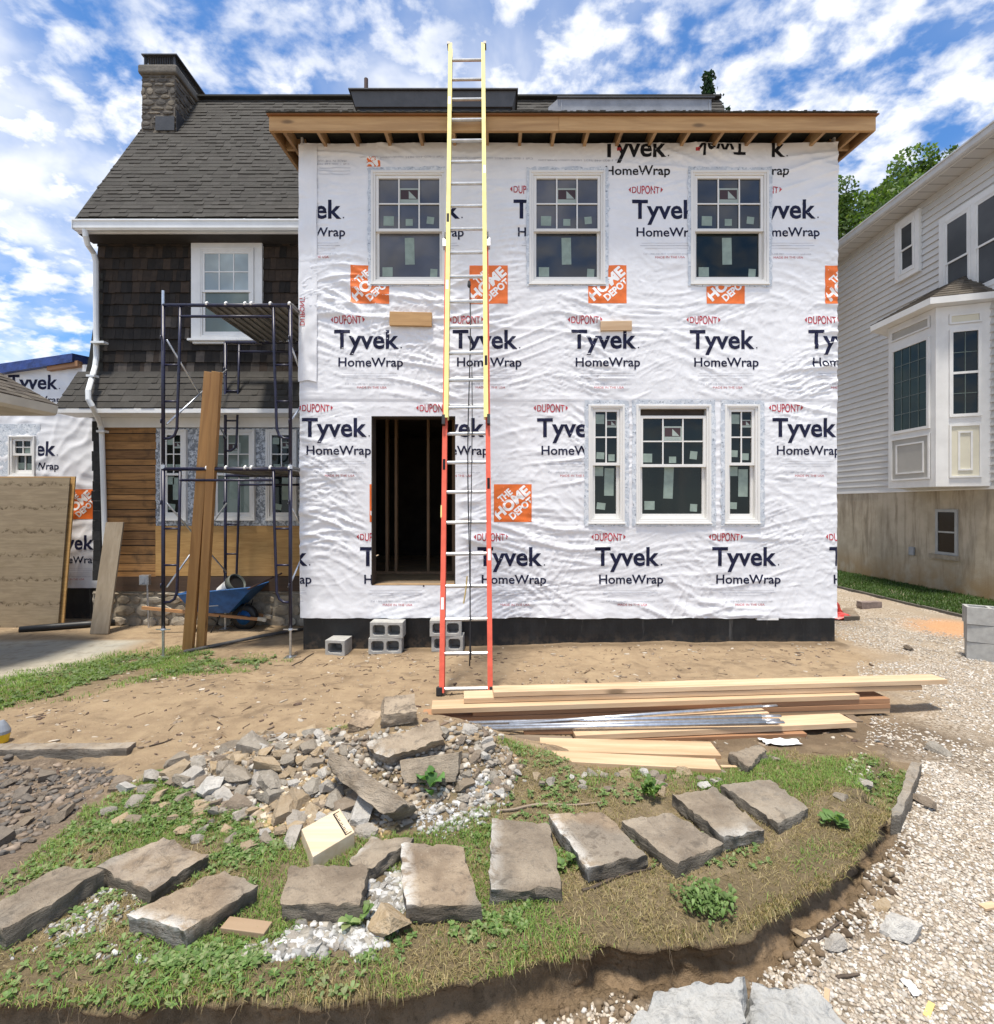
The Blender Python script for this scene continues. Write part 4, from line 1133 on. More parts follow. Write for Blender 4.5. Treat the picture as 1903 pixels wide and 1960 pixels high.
m = MB(); m.box((-5.87, CY0 - .035, 8.14), (CX1_ + .005, CY0 - .03, 8.38)); m.box((CX1_ + .03, CY0 - .02, 8.14), (CX1_ + .034, CY0 + .5, 8.5)); m.build('chimney_flashing', M_DARKMETAL, ch)
# low dormer boxes that show above the addition
def rz(y): return ZEV + (y - YEV) * RISE / RUN
YD = 8.35; SD = FOC / YD
def dx_(X): return (X - CX) / SD
def dz_(Y): return EYE - (Y - HY) / SD
dm = MB(); a, b = dx_(673), dx_(988); zt, zm, zb = dz_(179), dz_(204), dz_(213)
dm._add([(a, YD - .05, zt), (b, YD - .05, zt), (b - .06, YD, zm), (a + .06, YD, zm), (a, YD + .9, zt), (b, YD + .9, zt), (b - .06, YD + .9, zm), (a + .06, YD + .9, zm)], [(0, 1, 2, 3), (4, 5, 1, 0), (7, 6, 5, 4), (0, 3, 7, 4), (1, 5, 6, 2), (3, 2, 6, 7)])
dor = dm.build('dormer', m_plain('dark_flashing', (.055, .058, .065), .42, .2, 4, .002, 20), old)
dm = MB(); dm.box((a + .09, YD + .03, zb - .25), (b - .09, YD + .85, zm - .003)); dm.build('dormer_base', M_BLACK, dor)
dm = MB(); dm.box((a - .03, YD - .09, zt + .002), (b + .03, YD + .93, zt + .022)); dm.build('dormer_lid', M_DARKMETAL, dor)
dm = MB(); a, b = dx_(1068), dx_(1362); zt, zb = dz_(189), dz_(222); w = dx_(1050)
dm._add([(w, YD, dz_(205)), (a, YD, zt), (b, YD, zt), (b, YD, zb), (w, YD, zb), (w, YD + .9, dz_(205)), (a, YD + .9, zt), (b, YD + .9, zt), (b, YD + .9, zb), (w, YD + .9, zb)], [(0, 1, 2, 3, 4), (9, 8, 7, 6, 5), (0, 5, 6, 1), (1, 6, 7, 2), (2, 7, 8, 3), (3, 8, 9, 4), (4, 9, 5, 0)])
dm.box((a + .05, YD - .012, zb), (a + .065, YD - .001, zt - .03)); dm.box((b - .05, YD - .012, zb), (b - .035, YD - .001, zt - .03))
d2 = dm.build('dormer', M_LIGHTMETAL, old)
dm = MB(); dm.hexa([(a - .01, YD - .03, zt + .002), (b + .05, YD - .03, zt + .002), (b + .05, YD + .93, zt + .002), (a - .01, YD + .93, zt + .002), (a - .01, YD - .03, zt + .02), (b + .05, YD - .03, zt + .02), (b + .05, YD + .93, zt + .02), (a - .01, YD + .93, zt + .02)])
dm.build('dormer_lid', M_DARKMETAL, d2)
m = MB(); vx, vy = (701 - CX) * 9.0 / FOC, 9.0
m.tube([(vx, vy, 8.4), (vx, vy, 9.26)], .035, 12); vp = m.build('vent_pipe', m_plain('rusty_pipe', (.06, .03, .025), .7, .3, 20), old)
m = MB(); m.lathe([(.11, 0), (.06, .10), (.04, .13)], (vx, vy - .02, 8.97 - .1)); m.build('pipe_boot', M_LIGHTMETAL, vp)
# upper window with wide casing
m = MB(); M_O = frame_M((0, YO - .03, 0), (1, 0, 0), (0, -1, 0)); m.M = M_O
X0, X1, Z0, Z1 = ox(370), ox(505), oz(651), oz(463)
cw = .12
m.box((X0, -.03, Z0), (X0 + cw, .05, Z1 - .12)); m.box((X1 - cw, -.03, Z0), (X1, .05, Z1 - .12)); m.box((X0, -.032, Z1 - .12), (X1, .05, Z1))
m.box((X0 - .03, -.05, Z1), (X1 + .03, .05, Z1 + .025)); m.box((X0 - .04, -.07, Z0 - .035), (X1 + .04, .05, Z0)); m.box((X0 + .02, -.028, Z0 - .07), (X1 - .02, .05, Z0 - .035))
m.build('window_casing', M_TRIM, old, bevel=.004)
double_hung(old, frame_M((0, YO - .03, 0), (1, 0, 0), (0, -1, 0), .45), X0 + cw + .002, X1 - cw - .002, Z0 + .002, Z1 - .122, oz(560), 3, 2, M_GLASS_PALE, M_GLASS_GREEN, frame_mat=M_TRIM, sill=False, wtot=.05, proud=.105)
# flared skirt roof over the ground floor, with trim below
ya, za, yb_, zb_ = YO - .035, oz(713), 7.36, 3.11
u2 = Vector((0, ya - yb_, za - zb_)); n2 = Vector((0, -(za - zb_), ya - yb_))
m = MB(); tabs(m, (-6.42, yb_, zb_), (1, 0, 0), u2, n2, OXR + 6.42, u2.length, .115, ROOFC, 7)
m.build('skirt_roof', M_TAB, old, recalc=False)
m = MB()                                                       # the skirt's return on the gable side
sp = [(-6.13, 5.25), (-6.17, 4.6), (-6.26, 3.95), (-6.38, 3.45), (-6.52, 3.10)]
for (xa, z_a), (xb, z_b) in zip(sp[:-1], sp[1:]):
    d = Vector((xa - xb, 0, z_a - z_b)); tabs(m, (xb, 9.6, z_b), (0, -1, 0), d, Vector((-(z_a - z_b), 0, xa - xb)), 9.6 - (YO - .0), d.length, .16, ROOFC, 3)
    m.build('skirt_roof', M_TAB, old, recalc=False)
m = MB()
for (xa, z_a), (xb, z_b) in zip(sp[:-1], sp[1:]):
    m.hexa([(xb, YO - .02, z_b), (-6.05, YO - .02, z_b), (-6.05, 9.6, z_b), (xb, 9.6, z_b), (xa, YO - .02, z_a), (-6.05, YO - .02, z_a), (-6.05, 9.6, z_a), (xa, 9.6, z_a)])
m.hexa([(-6.42, yb_ + .02, 3.07), (-6.12, yb_ + .02, 3.07), (-6.12, YO, 3.07), (-6.5, YO, 3.07), (-6.41, yb_ + .02, 3.10), (-6.12, yb_ + .02, 3.10), (-6.12, YO - .04, 3.72), (-6.3, YO - .04, 3.72)])
m.build('skirt_cheek', M_ROOF, old)
m = MB(); m.box((-6.42, yb_ - .005, 3.035), (OXR, yb_ + .02, 3.10)); m.build('skirt_fascia', M_TRIM, old, bevel=.004)
m = MB(); m.box((-6.40, yb_ + .022, 3.035), (OXR, YO - .062, 3.05)); m.build('skirt_soffit', M_TRIM, old)
m = MB(); m.box((-6.1, YO - .06, oz(819)), (OXR, YO + .0, 3.034)); m.build('frieze_board', M_TRIM, old)
# exposed board sheathing left of the windows
m = MB(); z = oz(1104); rs = random.Random(8); k = 0
while z < oz(822):
    h = rs.uniform(.085, .145); xr = ox(299) + rs.uniform(-.0, .012); xl = ox(199) + rs.uniform(-.02, .02); kk = rs.uniform(.62, 1.15)
    m.col = tuple(q * kk for q in rs.choice(((.36, .19, .07), (.44, .24, .095), (.29, .155, .065)))); m.box((xl, YO - .022 - .005 * rs.random(), z), (xr, YO + .01, z + h - rs.uniform(.009, .018))); z += h; k += 1
def m_boards():
    t = NT('board_sheathing'); v = t.coord('Object', (2.0, 10, 26)); n = t.noise(v, 1.0, 5, .65, .5); P = t.coord('Object')
    c = t.mix(1.0, t.attr('Col'), t.ramp(n, [(.25, (.45, .42, .40)), (.6, (1.15, 1.1, 1.0)), (.8, (1.5, 1.4, 1.2))]), 'MULTIPLY')
    c = t.mix(t.mapr(t.noise(P, 2.3, 4, .65), .5, .72, 0, .85), c, (.045, .03, .02))
    t.set('Base Color', c).set('Roughness', .85).set('Normal', t.bump(n, .002)); return t.m
m.build('board_sheathing', m_boards(), old)
# shingle edges at the corner
m = MB(); z = oz(1110); rs = random.Random(3)
while z < oz(824):
    m.col = (.035 * rs.uniform(.7, 1.3),) * 3; x = ox(184) + rs.uniform(-.03, .0); m.box((x, YO - .05 - .01 * rs.random(), z), (ox(198), YO + .03, z + .15)); z += .152
m.build('corner_shingles', M_CEDAR, old)
# dark felt remnant
m = MB(); m.box((ox(197), YO - .012, oz(1110)), (ox(575), YO + .015, oz(819))); m.build('felt_paper', m_plain('felt_paper', (.03, .024, .02), .9, .3, 9), old)
# tape field and the three new windows
m = MB(); m.box((ox(299), YO - .018, oz(1006)), (OXR, YO + .01, oz(820))); m.build('flashing_tape', M_TAPE_D, old)
MO2 = frame_M((0, YO - .02, 0), (1, 0, 0), (0, -1, 0), .5)
double_hung(old, MO2, ox(312), ox(361), oz(995), oz(823), oz(908), 2, 2, M_GLASS_DK, M_GLASS_DK, [(.25, .85, .10, .12, .02), (.25, .16, .10, .09, 0), (.8, .16, .08, .08, 0)], [(.2, .86, .11, .12, 0), (.66, .64, .12, .34, 0), (.3, .15, .10, .09, .1)], (.76, .74, .13), proud=.105)
double_hung(old, MO2, ox(408), ox(491), oz(995), oz(823), oz(908), 3, 2, M_GLASS_GREEN, M_GLASS_GREEN, [(.12, .16, .10, .1, 0), (.85, .16, .10, .1, 0)], [(.5, .66, .13, .34, 0)], (.5, .66, .22), proud=.105)
double_hung(old, MO2, ox(512), ox(571), oz(995), oz(823), oz(908), 2, 2, M_GLASS_DK, M_GLASS_DK, [(.2, .85, .10, .1, 0), (.25, .16, .10, .09, 0), (.8, .16, .08, .08, 0)], [(.7, .64, .12, .34, 0), (.3, .15, .10, .09, .2)], (.74, .74, .13), proud=.105)
m = MB(); m.box((ox(300), YO - .03, oz(1102)), (OXR, YO + .01, oz(1006.5))); m.build('plywood_panel', M_PLY, old, bevel=.002)
m = MB(); m.box((ox(197), YO - .04, oz(1131)), (OXR, YO + .01, oz(1103))); m.build('sill_beam', m_wood('dark_sill_beam', (.10, .06, .035), (.07, .04, .025), (.045, .03, .02)), old)
m = MB(); m.col = (.33, .29, .23); m.box((ox(180), YO - .02, -.5), (OXR, YO + .01, oz(1131.5)))
stone_wall(m, (ox(180), YO - .02, -.28), (1, 0, 0), (0, -1, 0), OXR - ox(180), oz(1132) + .28, .155, 21, cols=((.36, .30, .22), (.42, .36, .28), (.29, .24, .18), (.46, .41, .33)), depth=.03)
m.build('stone_foundation', M_STONE, old)
# downspout
m = MB()
m.tube([at(163, 436, 7.42), at(164, 452, 7.43), at(168, 468, 7.50), at(179, 484, 7.66), at(183.5, 500, 7.70), at(183.5, 560, 7.71), at(184.5, 690, 7.71)], .038, 10); ds = m.build('downspout', M_GUTTER, old)
m = MB(); m.tube([at(184.5, 684, 7.70), at(182, 702, 7.66), at(169, 748, 7.24), at(169.5, 765, 7.22), at(176, 776, 7.24), at(193, 812, 7.62), at(195, 830, 7.70), at(203, 1106, 7.72)], .036, 10); m.build('lower_spout', M_GUTTER, ds)
for Y in (656, 720, 826):
    m = MB(); p = at(185 if Y < 700 else 177 if Y < 800 else 196, Y, 7.66 if Y != 720 else 7.45); m.box((p.x - .06, p.y - .045, p.z - .015), (p.x + (.14 if Y < 700 else .06), p.y + .05, p.z + .015)); m.build('strap', M_GUTTER, ds)

# ================================================================== REAR WING at the far left
YW, SWG = 8.20, FOC / 8.20
def wx(X): return (X - CX) / SWG
def wz(Y): return EYE - (Y - HY) / SWG
wing = thing('rear_wing', (wx(60), YW, -.15), 'low wing in white printed house wrap with a blue tarp edge on its roof', 'house wing')
wgx = np.arange(-9.2, -6.02, .03); wgz = np.arange(wz(1125), wz(697), .03); X_, Z_ = np.meshgrid(wgx, wgz)
def wy(x, z): return YW - .01 - (.010 * (1 - np.minimum(1, np.abs(perlin(x * 1.4 + z, z * 5, 301)) * 2.4)) + .012 * (1 - np.minimum(1, np.abs(perlin(x * 4 - 2 * z, z * 1.6 + x, 302)) * 2.4)) + .015 * perlin(x * 1.1, z * 1.1, 303))
WHO = [(wx(20), wx(72), wz(912), wz(836))]
prw = Printer((-9.1, -6.05, wz(1122), wz(700)), [(wx(18), wx(74), wz(914), wz(834))])
print_set(prw, wx(17), wz(745), SWG / SWG * .99, keep=(-9, -6.05, wz(770), wz(700)), parts='dth')
print_set(prw, wx(14), wz(872), .99, keep=(wx(76), -6.05, wz(915), wz(800)), parts='dth')
print_square(prw, wx(153), wz(965), 57 / SWG); print_set(prw, wx(88), wz(1051), .98)
build_sheet('house_wrap', X_, wy(X_, Z_), Z_, WHO, wgx, wgz, prw, wy, wing)
m = MB(); m.box((-9.2, YW + .03, -.5), (wx(19), YW + .25, wz(700))); m.box((wx(73), YW + .03, -.5), (-6.1, YW + .25, wz(700))); m.box((wx(19), YW + .03, -.5), (wx(73), YW + .25, wz(914))); m.box((wx(19), YW + .03, wz(834)), (wx(73), YW + .25, wz(700)))
m.build('wall', M_DARKPIT, wing)
m = MB(); m.box((-9.2, YW + .012, -.5), (-6.1, YW + .02, wz(1120))); m.build('foundation', M_MEMB, wing)
double_hung(wing, frame_M((0, YW - .02, 0), (1, 0, 0), (0, -1, 0)), wx(21), wx(71), wz(912), wz(835), wz(870), 2, 2, M_GLASS_DK, M_GLASS_DK, [(.75, .3, .09, .1, 0)], [(.2, .3, .1, .1, 0), (.75, .25, .09, .1, 0)], lower_grid=(2, 1), lip=.02, wtot=.05)
m = MB(); m.box((wx(0) - 1, YW - .022, wz(930)), (wx(19), YW - .018, wz(812))); m.box((wx(73), YW - .024, wz(915)), (wx(79), YW - .02, wz(812))); m.box((wx(19), YW - .023, wz(833)), (wx(73), YW - .019, wz(812))); m.build('flashing_tape', M_TAPE, wing)
m = MB(); M_TARP = m_plain('blue_tarp', (.018, .045, .19), .4, .35, 6.0, .02, 9)
a_, b_ = wx(-90), wx(152)
m.hexa([(a_, YW - .14, wz(735)), (b_, YW - .14, wz(697)), (b_, 10.5, wz(697) + .3), (a_, 10.5, wz(735) + .3), (a_, YW - .14, wz(716)), (b_, YW - .14, wz(681)), (b_, 10.5, wz(681) + .3), (a_, 10.5, wz(716) + .3)]); m.build('tarp_roof', M_TARP, wing)
m = MB(); m.hexa([(wx(100), YW - .10, wz(712)), (wx(158), YW - .10, wz(703)), (wx(158), YW, wz(703)), (wx(100), YW, wz(712)), (wx(100), YW - .10, wz(704)), (wx(158), YW - .10, wz(693)), (wx(158), YW, wz(693)), (wx(100), YW, wz(704))]); m.build('rake_trim', M_LUM_RED, wing)
# ================================================================== GARAGE EAVE at the left edge
gar = thing('garage', (-7.2, 5.2, 0), 'garage corner with shallow grey roof and cream gutter at the left edge', 'garage')
gy0, gy1, gxx, gzz = 2.5, 6.5, -5.62, 2.97
m = MB(); prof = [(gxx, gzz), (gxx - .015, gzz - .10), (gxx - .05, gzz - .125), (gxx - .12, gzz - .125), (gxx - .12, gzz), (gxx - .105, gzz), (gxx - .105, gzz - .10), (gxx - .03, gzz - .10), (gxx - .016, gzz)]
m.prism([(x, gy0, z) for x, z in prof], (0, gy1 - gy0, 0)); m.build('gutter', m_plain('cream_gutter', (.62, .58, .50), .45, .08, 4), gar)
u3 = Vector((-1.8, 0, 1.0)); m = MB(); tabs(m, (gxx - .03, gy1 + .05, gzz + .01), (0, -1, 0), u3, Vector((1.0, 0, 1.8)), gy1 - gy0, u3.length, .14, BROWNC, 5); m.build('roof', M_TAB, gar, recalc=False)
m = MB(); m.prism([(gxx - .06, gy1 + .04, gzz - .02), (gxx - 1.8, gy1 + .04, gzz + .96), (gxx - 1.8, gy1 + .04, gzz - .12), (gxx - .13, gy1 + .04, gzz - .12)], (0, -(gy1 - gy0), 0)); m.build('eave_body', m_plain('cream_soffit', (.50, .46, .38), .7, .1, 4), gar)
m = MB(); m.box((-8.5, gy0, -.2), (-6.9, gy1 - .2, gzz - .11)); m.build('wall', m_plain('cream_siding', (.48, .44, .37), .7, .1, 4), gar)

# ================================================================== NEIGHBOUR'S HOUSE on the right
XR = 8.32
rh = thing('siding_house', (XR + 2, 11, .1), "neighbour's two-storey house in pale grey lap siding with bay window on a stucco base", 'house')
def rp(X, x=XR):
    """depth along the side wall at a pixel column"""
    return x * FOC / (X - CX)
def rzz(Y, d): return EYE - (Y - HY) * d / FOC
M_SIDING = m_plain('lap_siding', (.59, .585, .57), .55, .05, 1.6, .0006, 60)
M_STUCCO = None
def m_stucco():
    t = NT('stained_stucco'); P = t.coord('Object'); n = t.noise(P, 2.2, 5, .65); st = t.noise(t.coord('Object', (4, 4, .5)), 1.6, 5, .65, .4); xyz = t.sepv(P)
    c = t.mix(t.mapr(n, .35, .65), (.38, .33, .25), (.48, .42, .33)); c = t.mix(t.mapr(st, .45, .7, 0, .75), c, (.19, .155, .11))
    c = t.mix(t.math('MULTIPLY', t.mapr(xyz[2], .75, -.05), t.mapr(t.noise(P, 3.5, 4), .3, .6, .35, 1)), c, (.33, .215, .10))
    t.set('Base Color', c).set('Roughness', .95).set('Normal', t.bump(t.noise(P, 60, 4, .7), .006)); return t.m
zs0, zs1 = 1.98, 7.62
m = MB(); courses(m, (XR, 24, zs0), (0, -1, 0), (0, 0, 1), (-1, 0, 0), 18.5, zs1 - zs0, .13, .030); m.build('lap_siding', M_SIDING, rh, recalc=False)
m = MB(); m.box((XR + .02, 5.5, -.5), (XR + 7, 24, zs1)); m.build('wall_body', M_SIDING, rh)
m = MB(); m.box((XR - .012, 5.5, -.6), (XR + .3, 24, zs0 - .012)); m.build('foundation', m_stucco(), rh)
m = MB(); m.box((XR - .03, 5.5, zs0 - .014), (XR + .1, 24, zs0 + .012)); m.build('base_trim', M_TRIM, rh)
gxo, gz0 = 7.9, 7.66
m = MB(); t_ = NT('ribbed_soffit'); P_ = t_.coord('Object'); w_ = t_.wave(P_, 1.35, 0, 0, 1, direction='Y', prof='SAW'); t_.set('Base Color', t_.mix(t_.mapr(w_, .85, .97), (.52, .52, .52), (.25, .25, .25))).set('Roughness', .6).set('Normal', t_.bump(w_, .02))
m.box((gxo + .02, 4.5, gz0 - .04), (XR + .02, 24, gz0 - .02)); m.build('soffit', t_.m, rh)
m = MB(); prof = [(gxo - .11, gz0 + .08), (gxo - .11, gz0 + .055), (gxo - .09, gz0 + .045), (gxo - .075, gz0 - .03), (gxo - .05, gz0 - .055), (gxo + .0, gz0 - .055), (gxo + .0, gz0 + .08), (gxo - .012, gz0 + .08), (gxo - .012, gz0 - .03), (gxo - .06, gz0 - .03), (gxo - .095, gz0 + .08)]
m.prism([(x, 4.5, z) for x, z in prof], (0, 19.5, 0)); m.build('gutter', m_plain('grey_gutter', (.50, .51, .52), .4, .08, 4), rh)
m = MB(); m.box((gxo + .001, 4.5, gz0 - .06), (gxo + .022, 24, gz0 + .10)); m.build('fascia_board', M_TRIM, rh)
m = MB(); u4 = Vector((3.6, 0, 1.9)); tabs(m, (gxo - .04, 24, gz0 + .10), (0, -1, 0), u4, Vector((-1.9, 0, 3.6)), 19.5, .7, .15, ROOFC, 9); m.build('roof', M_TAB, rh, recalc=False)
m = MB(); m.prism([(gxo + .03, 24, gz0 + .06), (gxo + 3.6, 24, gz0 + 1.95), (gxo + 7.2, 24, gz0 + .06)], (0, -19.5, 0)); m.build('roof_body', M_ROOF, rh)
MR = frame_M((XR - .018, 0, 0), (0, -1, 0), (-1, 0, 0))
MR2 = frame_M((XR - .050, 0, 0), (0, -1, 0), (-1, 0, 0), .35)            # local x = -depth
def rwin(Xa, Xb, za, zb, n=1, glass=M_GLASS_SCREEN):
    da, db = rp(Xa), rp(Xb); W = (da - db) / n
    m = MB(MR); cw = .10
    m.box((-da - cw, -.06, za - cw), (-da, .03, zb + cw)); m.box((-db, -.06, za - cw), (-db + cw, .03, zb + cw)); m.box((-da, -.0595, zb), (-db, .03, zb + cw)); m.box((-da, -.0595, za - cw), (-db, .03, za))
    for i in range(1, n): m.box((-da + W * i - .03, -.059, za), (-da + W * i + .03, .03, zb))
    m.build('window_casing', M_TRIM, rh, bevel=.004)
    for i in range(n):
        double_hung(rh, MR2, -da + W * i + (.031 if i else .001), -da + W * (i + 1) - (.031 if i < n - 1 else .001), za + .001, zb - .001, (za + zb) / 2 - .02, 1, 1, glass, glass, frame_mat=M_TRIM, sill=False, wtot=.035, proud=.108, lip=.018)
rwin(1727, 1758, rzz(522, rp(1742)), rzz(424, rp(1742)))
rwin(1814, 1932, 5.36, 6.92, 2)
# basement window and its sill
db_, da_ = rp(1836), rp(1794)
m = MB(MR); za, zb = .78, 1.62
ring(m, -da_, -db_, za, zb, .05, -.02, .04); m.box((-da_ + .05, -.014, (za + zb) / 2 - .015), (-db_ - .05, -.007, (za + zb) / 2 + .015)); bw = m.build('window', m_plain('dull_trim', (.33, .34, .34), .6, .1, 4), rh)
m = MB(MR); m.box((-da_ + .05, -.006, za + .05), (-db_ - .05, .0, zb - .05)); m.build('pane', m_glass('basement_glass', (.008, .008, .009), .12, .2), bw)
m = MB(MR); m.box((-da_ - .10, -.06, za - .085), (-db_ + .02, .02, za - .002)); m.build('sill', M_MORTAR, bw)
m = MB(MR); yv = rp(1749); m.box((-yv - .06, -.04, .70), (-yv + .06, -.0, .86)); m.build('wall_vent', M_LIGHTMETAL, rh, bevel=.01)
# ---- bay window
bay = MB(); BX = 7.60; zb0, zb1 = 2.02, 5.12
pA, pB, pC, pD = Vector((XR, 10.35, 0)), Vector((BX, 9.85, 0)), Vector((BX, 8.80, 0)), Vector((XR, 8.53, 0))
def up_(p, z): return Vector((p.x, p.y, z))
bay.prism([up_(p, zb0) for p in (pA, pB, pC, pD)], (0, 0, zb1 - zb0)); B = bay.build('bay', M_TRIM, rh)
def facet(p, q, wins):
    d = (q - p); L = d.length; n = Vector((d.y, -d.x, 0)).normalized()
    if n.x > 0: n = -n
    return frame_M(up_(p, 0), d, n), L
Mf, L1 = facet(pB, pC, 0)
def panel(M, x0, x1, z0, z1, fill, edge=M_TRIM, dbl=True, name='panel'):
    m = MB(M); m.box((x0, -.006, z0), (x1, .01, z1)); pn = m.build(name, fill, B)
    m = MB(M); ring(m, x0, x1, z0, z1, .03, -.025, .0)
    if dbl: ring(m, x0 + .12, x1 - .12, z0 + .12, z1 - .12, .028, -.022, .0)
    m.build('panel_moulding', edge, pn)
M_PANEL_G = m_plain('grey_panel', (.40, .385, .35), .5, .05, 3); M_PANEL_Y = m_plain('cream_panel', (.64, .61, .49), .5, .05, 3)
panel(Mf, .08, L1 - .10, 2.16, 2.96, M_PANEL_G); panel(Mf, .08, L1 - .10, 4.82, 5.02, M_PANEL_G, dbl=False)
def lites(M, x0, x1, z0, z1, cols, rows, glass, mid=False, bar=.010, barm=None):
    m = MB(M); ring(m, x0 - .05, x1 + .05, z0 - .05, z1 + .05, .05, -.03, .01); w = m.build('window', M_TRIM, B)
    m = MB(M); m.box((x0, -.004, z0), (x1, .008, z1)); m.build('pane', glass, w)
    m = MB(M)
    for i in range(1, cols): xx = x0 + (x1 - x0) * i / cols; m.box((xx - bar, -.012, z0), (xx + bar, -.0045, z1))
    for j in range(1, rows): zz = z0 + (z1 - z0) * j / rows; m.box((x0, -.0115, zz - bar), (x1, -.005, zz + bar))
    m.build('muntins', barm or M_PANEL_G, w)
    if mid: m = MB(M); m.box((x0, -.022, (z0 + z1) / 2 - .02), (x1, -.013, (z0 + z1) / 2 + .02)); m.build('meeting_rail', M_TRIM, w)
M_MUNT = m_plain('dark_muntin', (.10, .13, .12), .5, .1, 4)
lites(Mf, .14, L1 - .15, 3.10, 4.62, 4, 5, m_glass('bay_glass_green', (.008, .026, .019), .08, .25), barm=M_MUNT, bar=.006)
Mn, L2 = facet(pC, pD, 0)
panel(Mn, .19, L2 - .14, 2.17, 3.08, M_PANEL_Y); panel(Mn, .19, L2 - .14, 4.80, 4.97, M_PANEL_Y, dbl=False)
lites(Mn, .24, L2 - .19, 3.26, 4.66, 2, 4, M_GLASS_DK, True, .006, M_MUNT)
m = MB(Mn); m.box((0.0, -.02, zb0), (.05, .0, zb1)); m.build('corner_trim', M_TRIM, B)
ov = .22                                                         # the bay's own little roof
def off(p, dx, dy): return Vector((p.x + dx, p.y + dy, 0))
eA, eB, eC, eD = off(pA, .2, .3), off(pB, -ov, .18), off(pC, -ov, -.16), off(pD, .2, -.24)
m = MB(); m.prism([up_(p, 5.125) for p in (eA, eB, eC, eD)], (0, 0, .11)); m.build('bay_eave', M_TRIM, B)
apex_a, apex_b = Vector((XR, 9.75, 5.78)), Vector((XR, 9.0, 5.78))
m = MB(); e = [up_(p, 5.237) for p in (eA, eB, eC, eD)]
def slope(pl, pr_, tl, tr, seed):
    n = 9; g = random.Random(seed)
    for i in range(n):
        for j in range(6):
            k = g.uniform(.75, 1.25); m.col = tuple(q * k for q in g.choice(BROWNC))
            def P(u, v): return pl.lerp(pr_, u).lerp(tl.lerp(tr, u), v)
            o_ = Vector((0, 0, .014)); m._add([P(j / 6, i / n) + o_, P((j + 1) / 6, i / n) + o_, P((j + 1) / 6, (i + 1) / n), P(j / 6, (i + 1) / n), P(j / 6, i / n), P((j + 1) / 6, i / n)], [(0, 1, 2, 3), (4, 5, 1, 0)])
slope(e[0], e[1], apex_a, apex_a, 1); slope(e[1], e[2], apex_a, apex_b, 2); slope(e[2], e[3], apex_b, apex_b, 3)
m.build('bay_roof', M_TAB, B, recalc=False)
# lawn strip and its edging along the neighbour's wall: blades are sown with the other grass
m = MB(); rs = random.Random(2); y = 5.2
while y < 20:
    l = rs.uniform(.5, .9); x = 7.02 - .02 * y + rs.uniform(-.02, .02); z = Hs(x, y + l / 2); m.box((x - .03, y, z - .06), (x + .03, y + l - .02, z + .035)); y += l
eo = m.build('lawn_edging', m_plain('edging', (.10, .09, .075), .9, .2, 8), None, origin=(6.9, 9, 0)); tag(eo, "low dark edging between the gravel drive and the neighbour's grass strip", 'edging')

# ================================================================== TREES
def leaf_tree(name, base, h, r, n, cols, label, cat='tree', trunk=.18, seed=1, leaf=.16, clumps=26, group=None, flat=.9):
    g = np.random.default_rng(seed); t = thing(name, base, label, cat, group); b = np.array(base)
    m = MB(); m.tube([base, Vector(base) + Vector((.1, 0, h * .35)), Vector(base) + Vector((-.05, .1, h * .7)), Vector(base) + Vector((0, 0, h * .92))], [trunk, trunk * .7, trunk * .4, trunk * .12], 8)
    cc = []
    for i in range(clumps):
        a = g.uniform(0, 2 * PI); q = g.uniform(.15, 1) ** .6; zz = g.uniform(.30, .97)
        rr = r * q * math.sqrt(max(.05, 1 - ((zz - .55) / .5) ** 2)); p = b + np.array([rr * math.cos(a), rr * math.sin(a), h * zz]); cc.append((p, g.uniform(.45, 1.0) * r * .42))
        m.tube([Vector(base) + Vector((0, 0, h * max(.2, zz - .25))), Vector(p)], [trunk * .22, .015], 5)
    m.build('trunk', m_plain('bark', (.07, .055, .04), .9, .3, 12, .01, 30), t)
    per = n // clumps; P = []; C = []
    for (p, cr) in cc:
        d = g.normal(size=(per, 3)); d /= np.linalg.norm(d, axis=1)[:, None]; rad = cr * g.uniform(.35, 1.0, per) ** .5
        P.append(p + d * rad[:, None] * np.array([1, 1, flat * .75])); k = g.uniform(.75, 1.25) * np.ones(per)
        c = np.array(cols)[g.integers(0, len(cols), per)] * (k * g.uniform(.7, 1.3, per))[:, None]; C.append(c)
    P = np.vstack(P); C = np.vstack(C); leaf_cards('crown', P, C, leaf, g, t, M_LEAF)
    return t
def leaf_cards(name, P, C, size, g, parent, mat, up_bias=.35):
    n = len(P); d = g.normal(size=(n, 3)); d[:, 2] += up_bias; d /= np.linalg.norm(d, axis=1)[:, None]; a = g.normal(size=(n, 3)); a -= d * (a * d).sum(1)[:, None]; a /= np.linalg.norm(a, axis=1)[:, None]; b = np.cross(d, a)
    s = (size * g.uniform(.6, 1.3, n))[:, None]
    V = np.stack([P - a * s * .5, P + b * s * .32 + d * s * .08, P + a * s * .5, P - b * s * .32 + d * s * .08], 1).reshape(-1, 3); F = np.arange(n * 4).reshape(n, 4)
    return np_mesh(name, V, F, mat, col=C, parent=parent, origin=tuple(world_origin(parent)) if parent is not None else (0, 0, 0))
def m_leaf(name, trans=.35):
    t = NT(name); c = t.attr('Col'); t.set('Base Color', c).set('Roughness', .55); t.b.inputs['Specular IOR Level'].default_value = .3
    tr = t.N.new('ShaderNodeBsdfTranslucent'); t.L.new(t.mix(1.0, c, (1.3, 1.4, .6), 'MULTIPLY'), tr.inputs[0]); ms = t.N.new('ShaderNodeMixShader'); ms.inputs[0].default_value = trans
    o = t.N['Material Output']; t.L.new(t.b.outputs[0], ms.inputs[1]); t.L.new(tr.outputs[0], ms.inputs[2]); t.L.new(ms.outputs[0], o.inputs[0]); return t.m
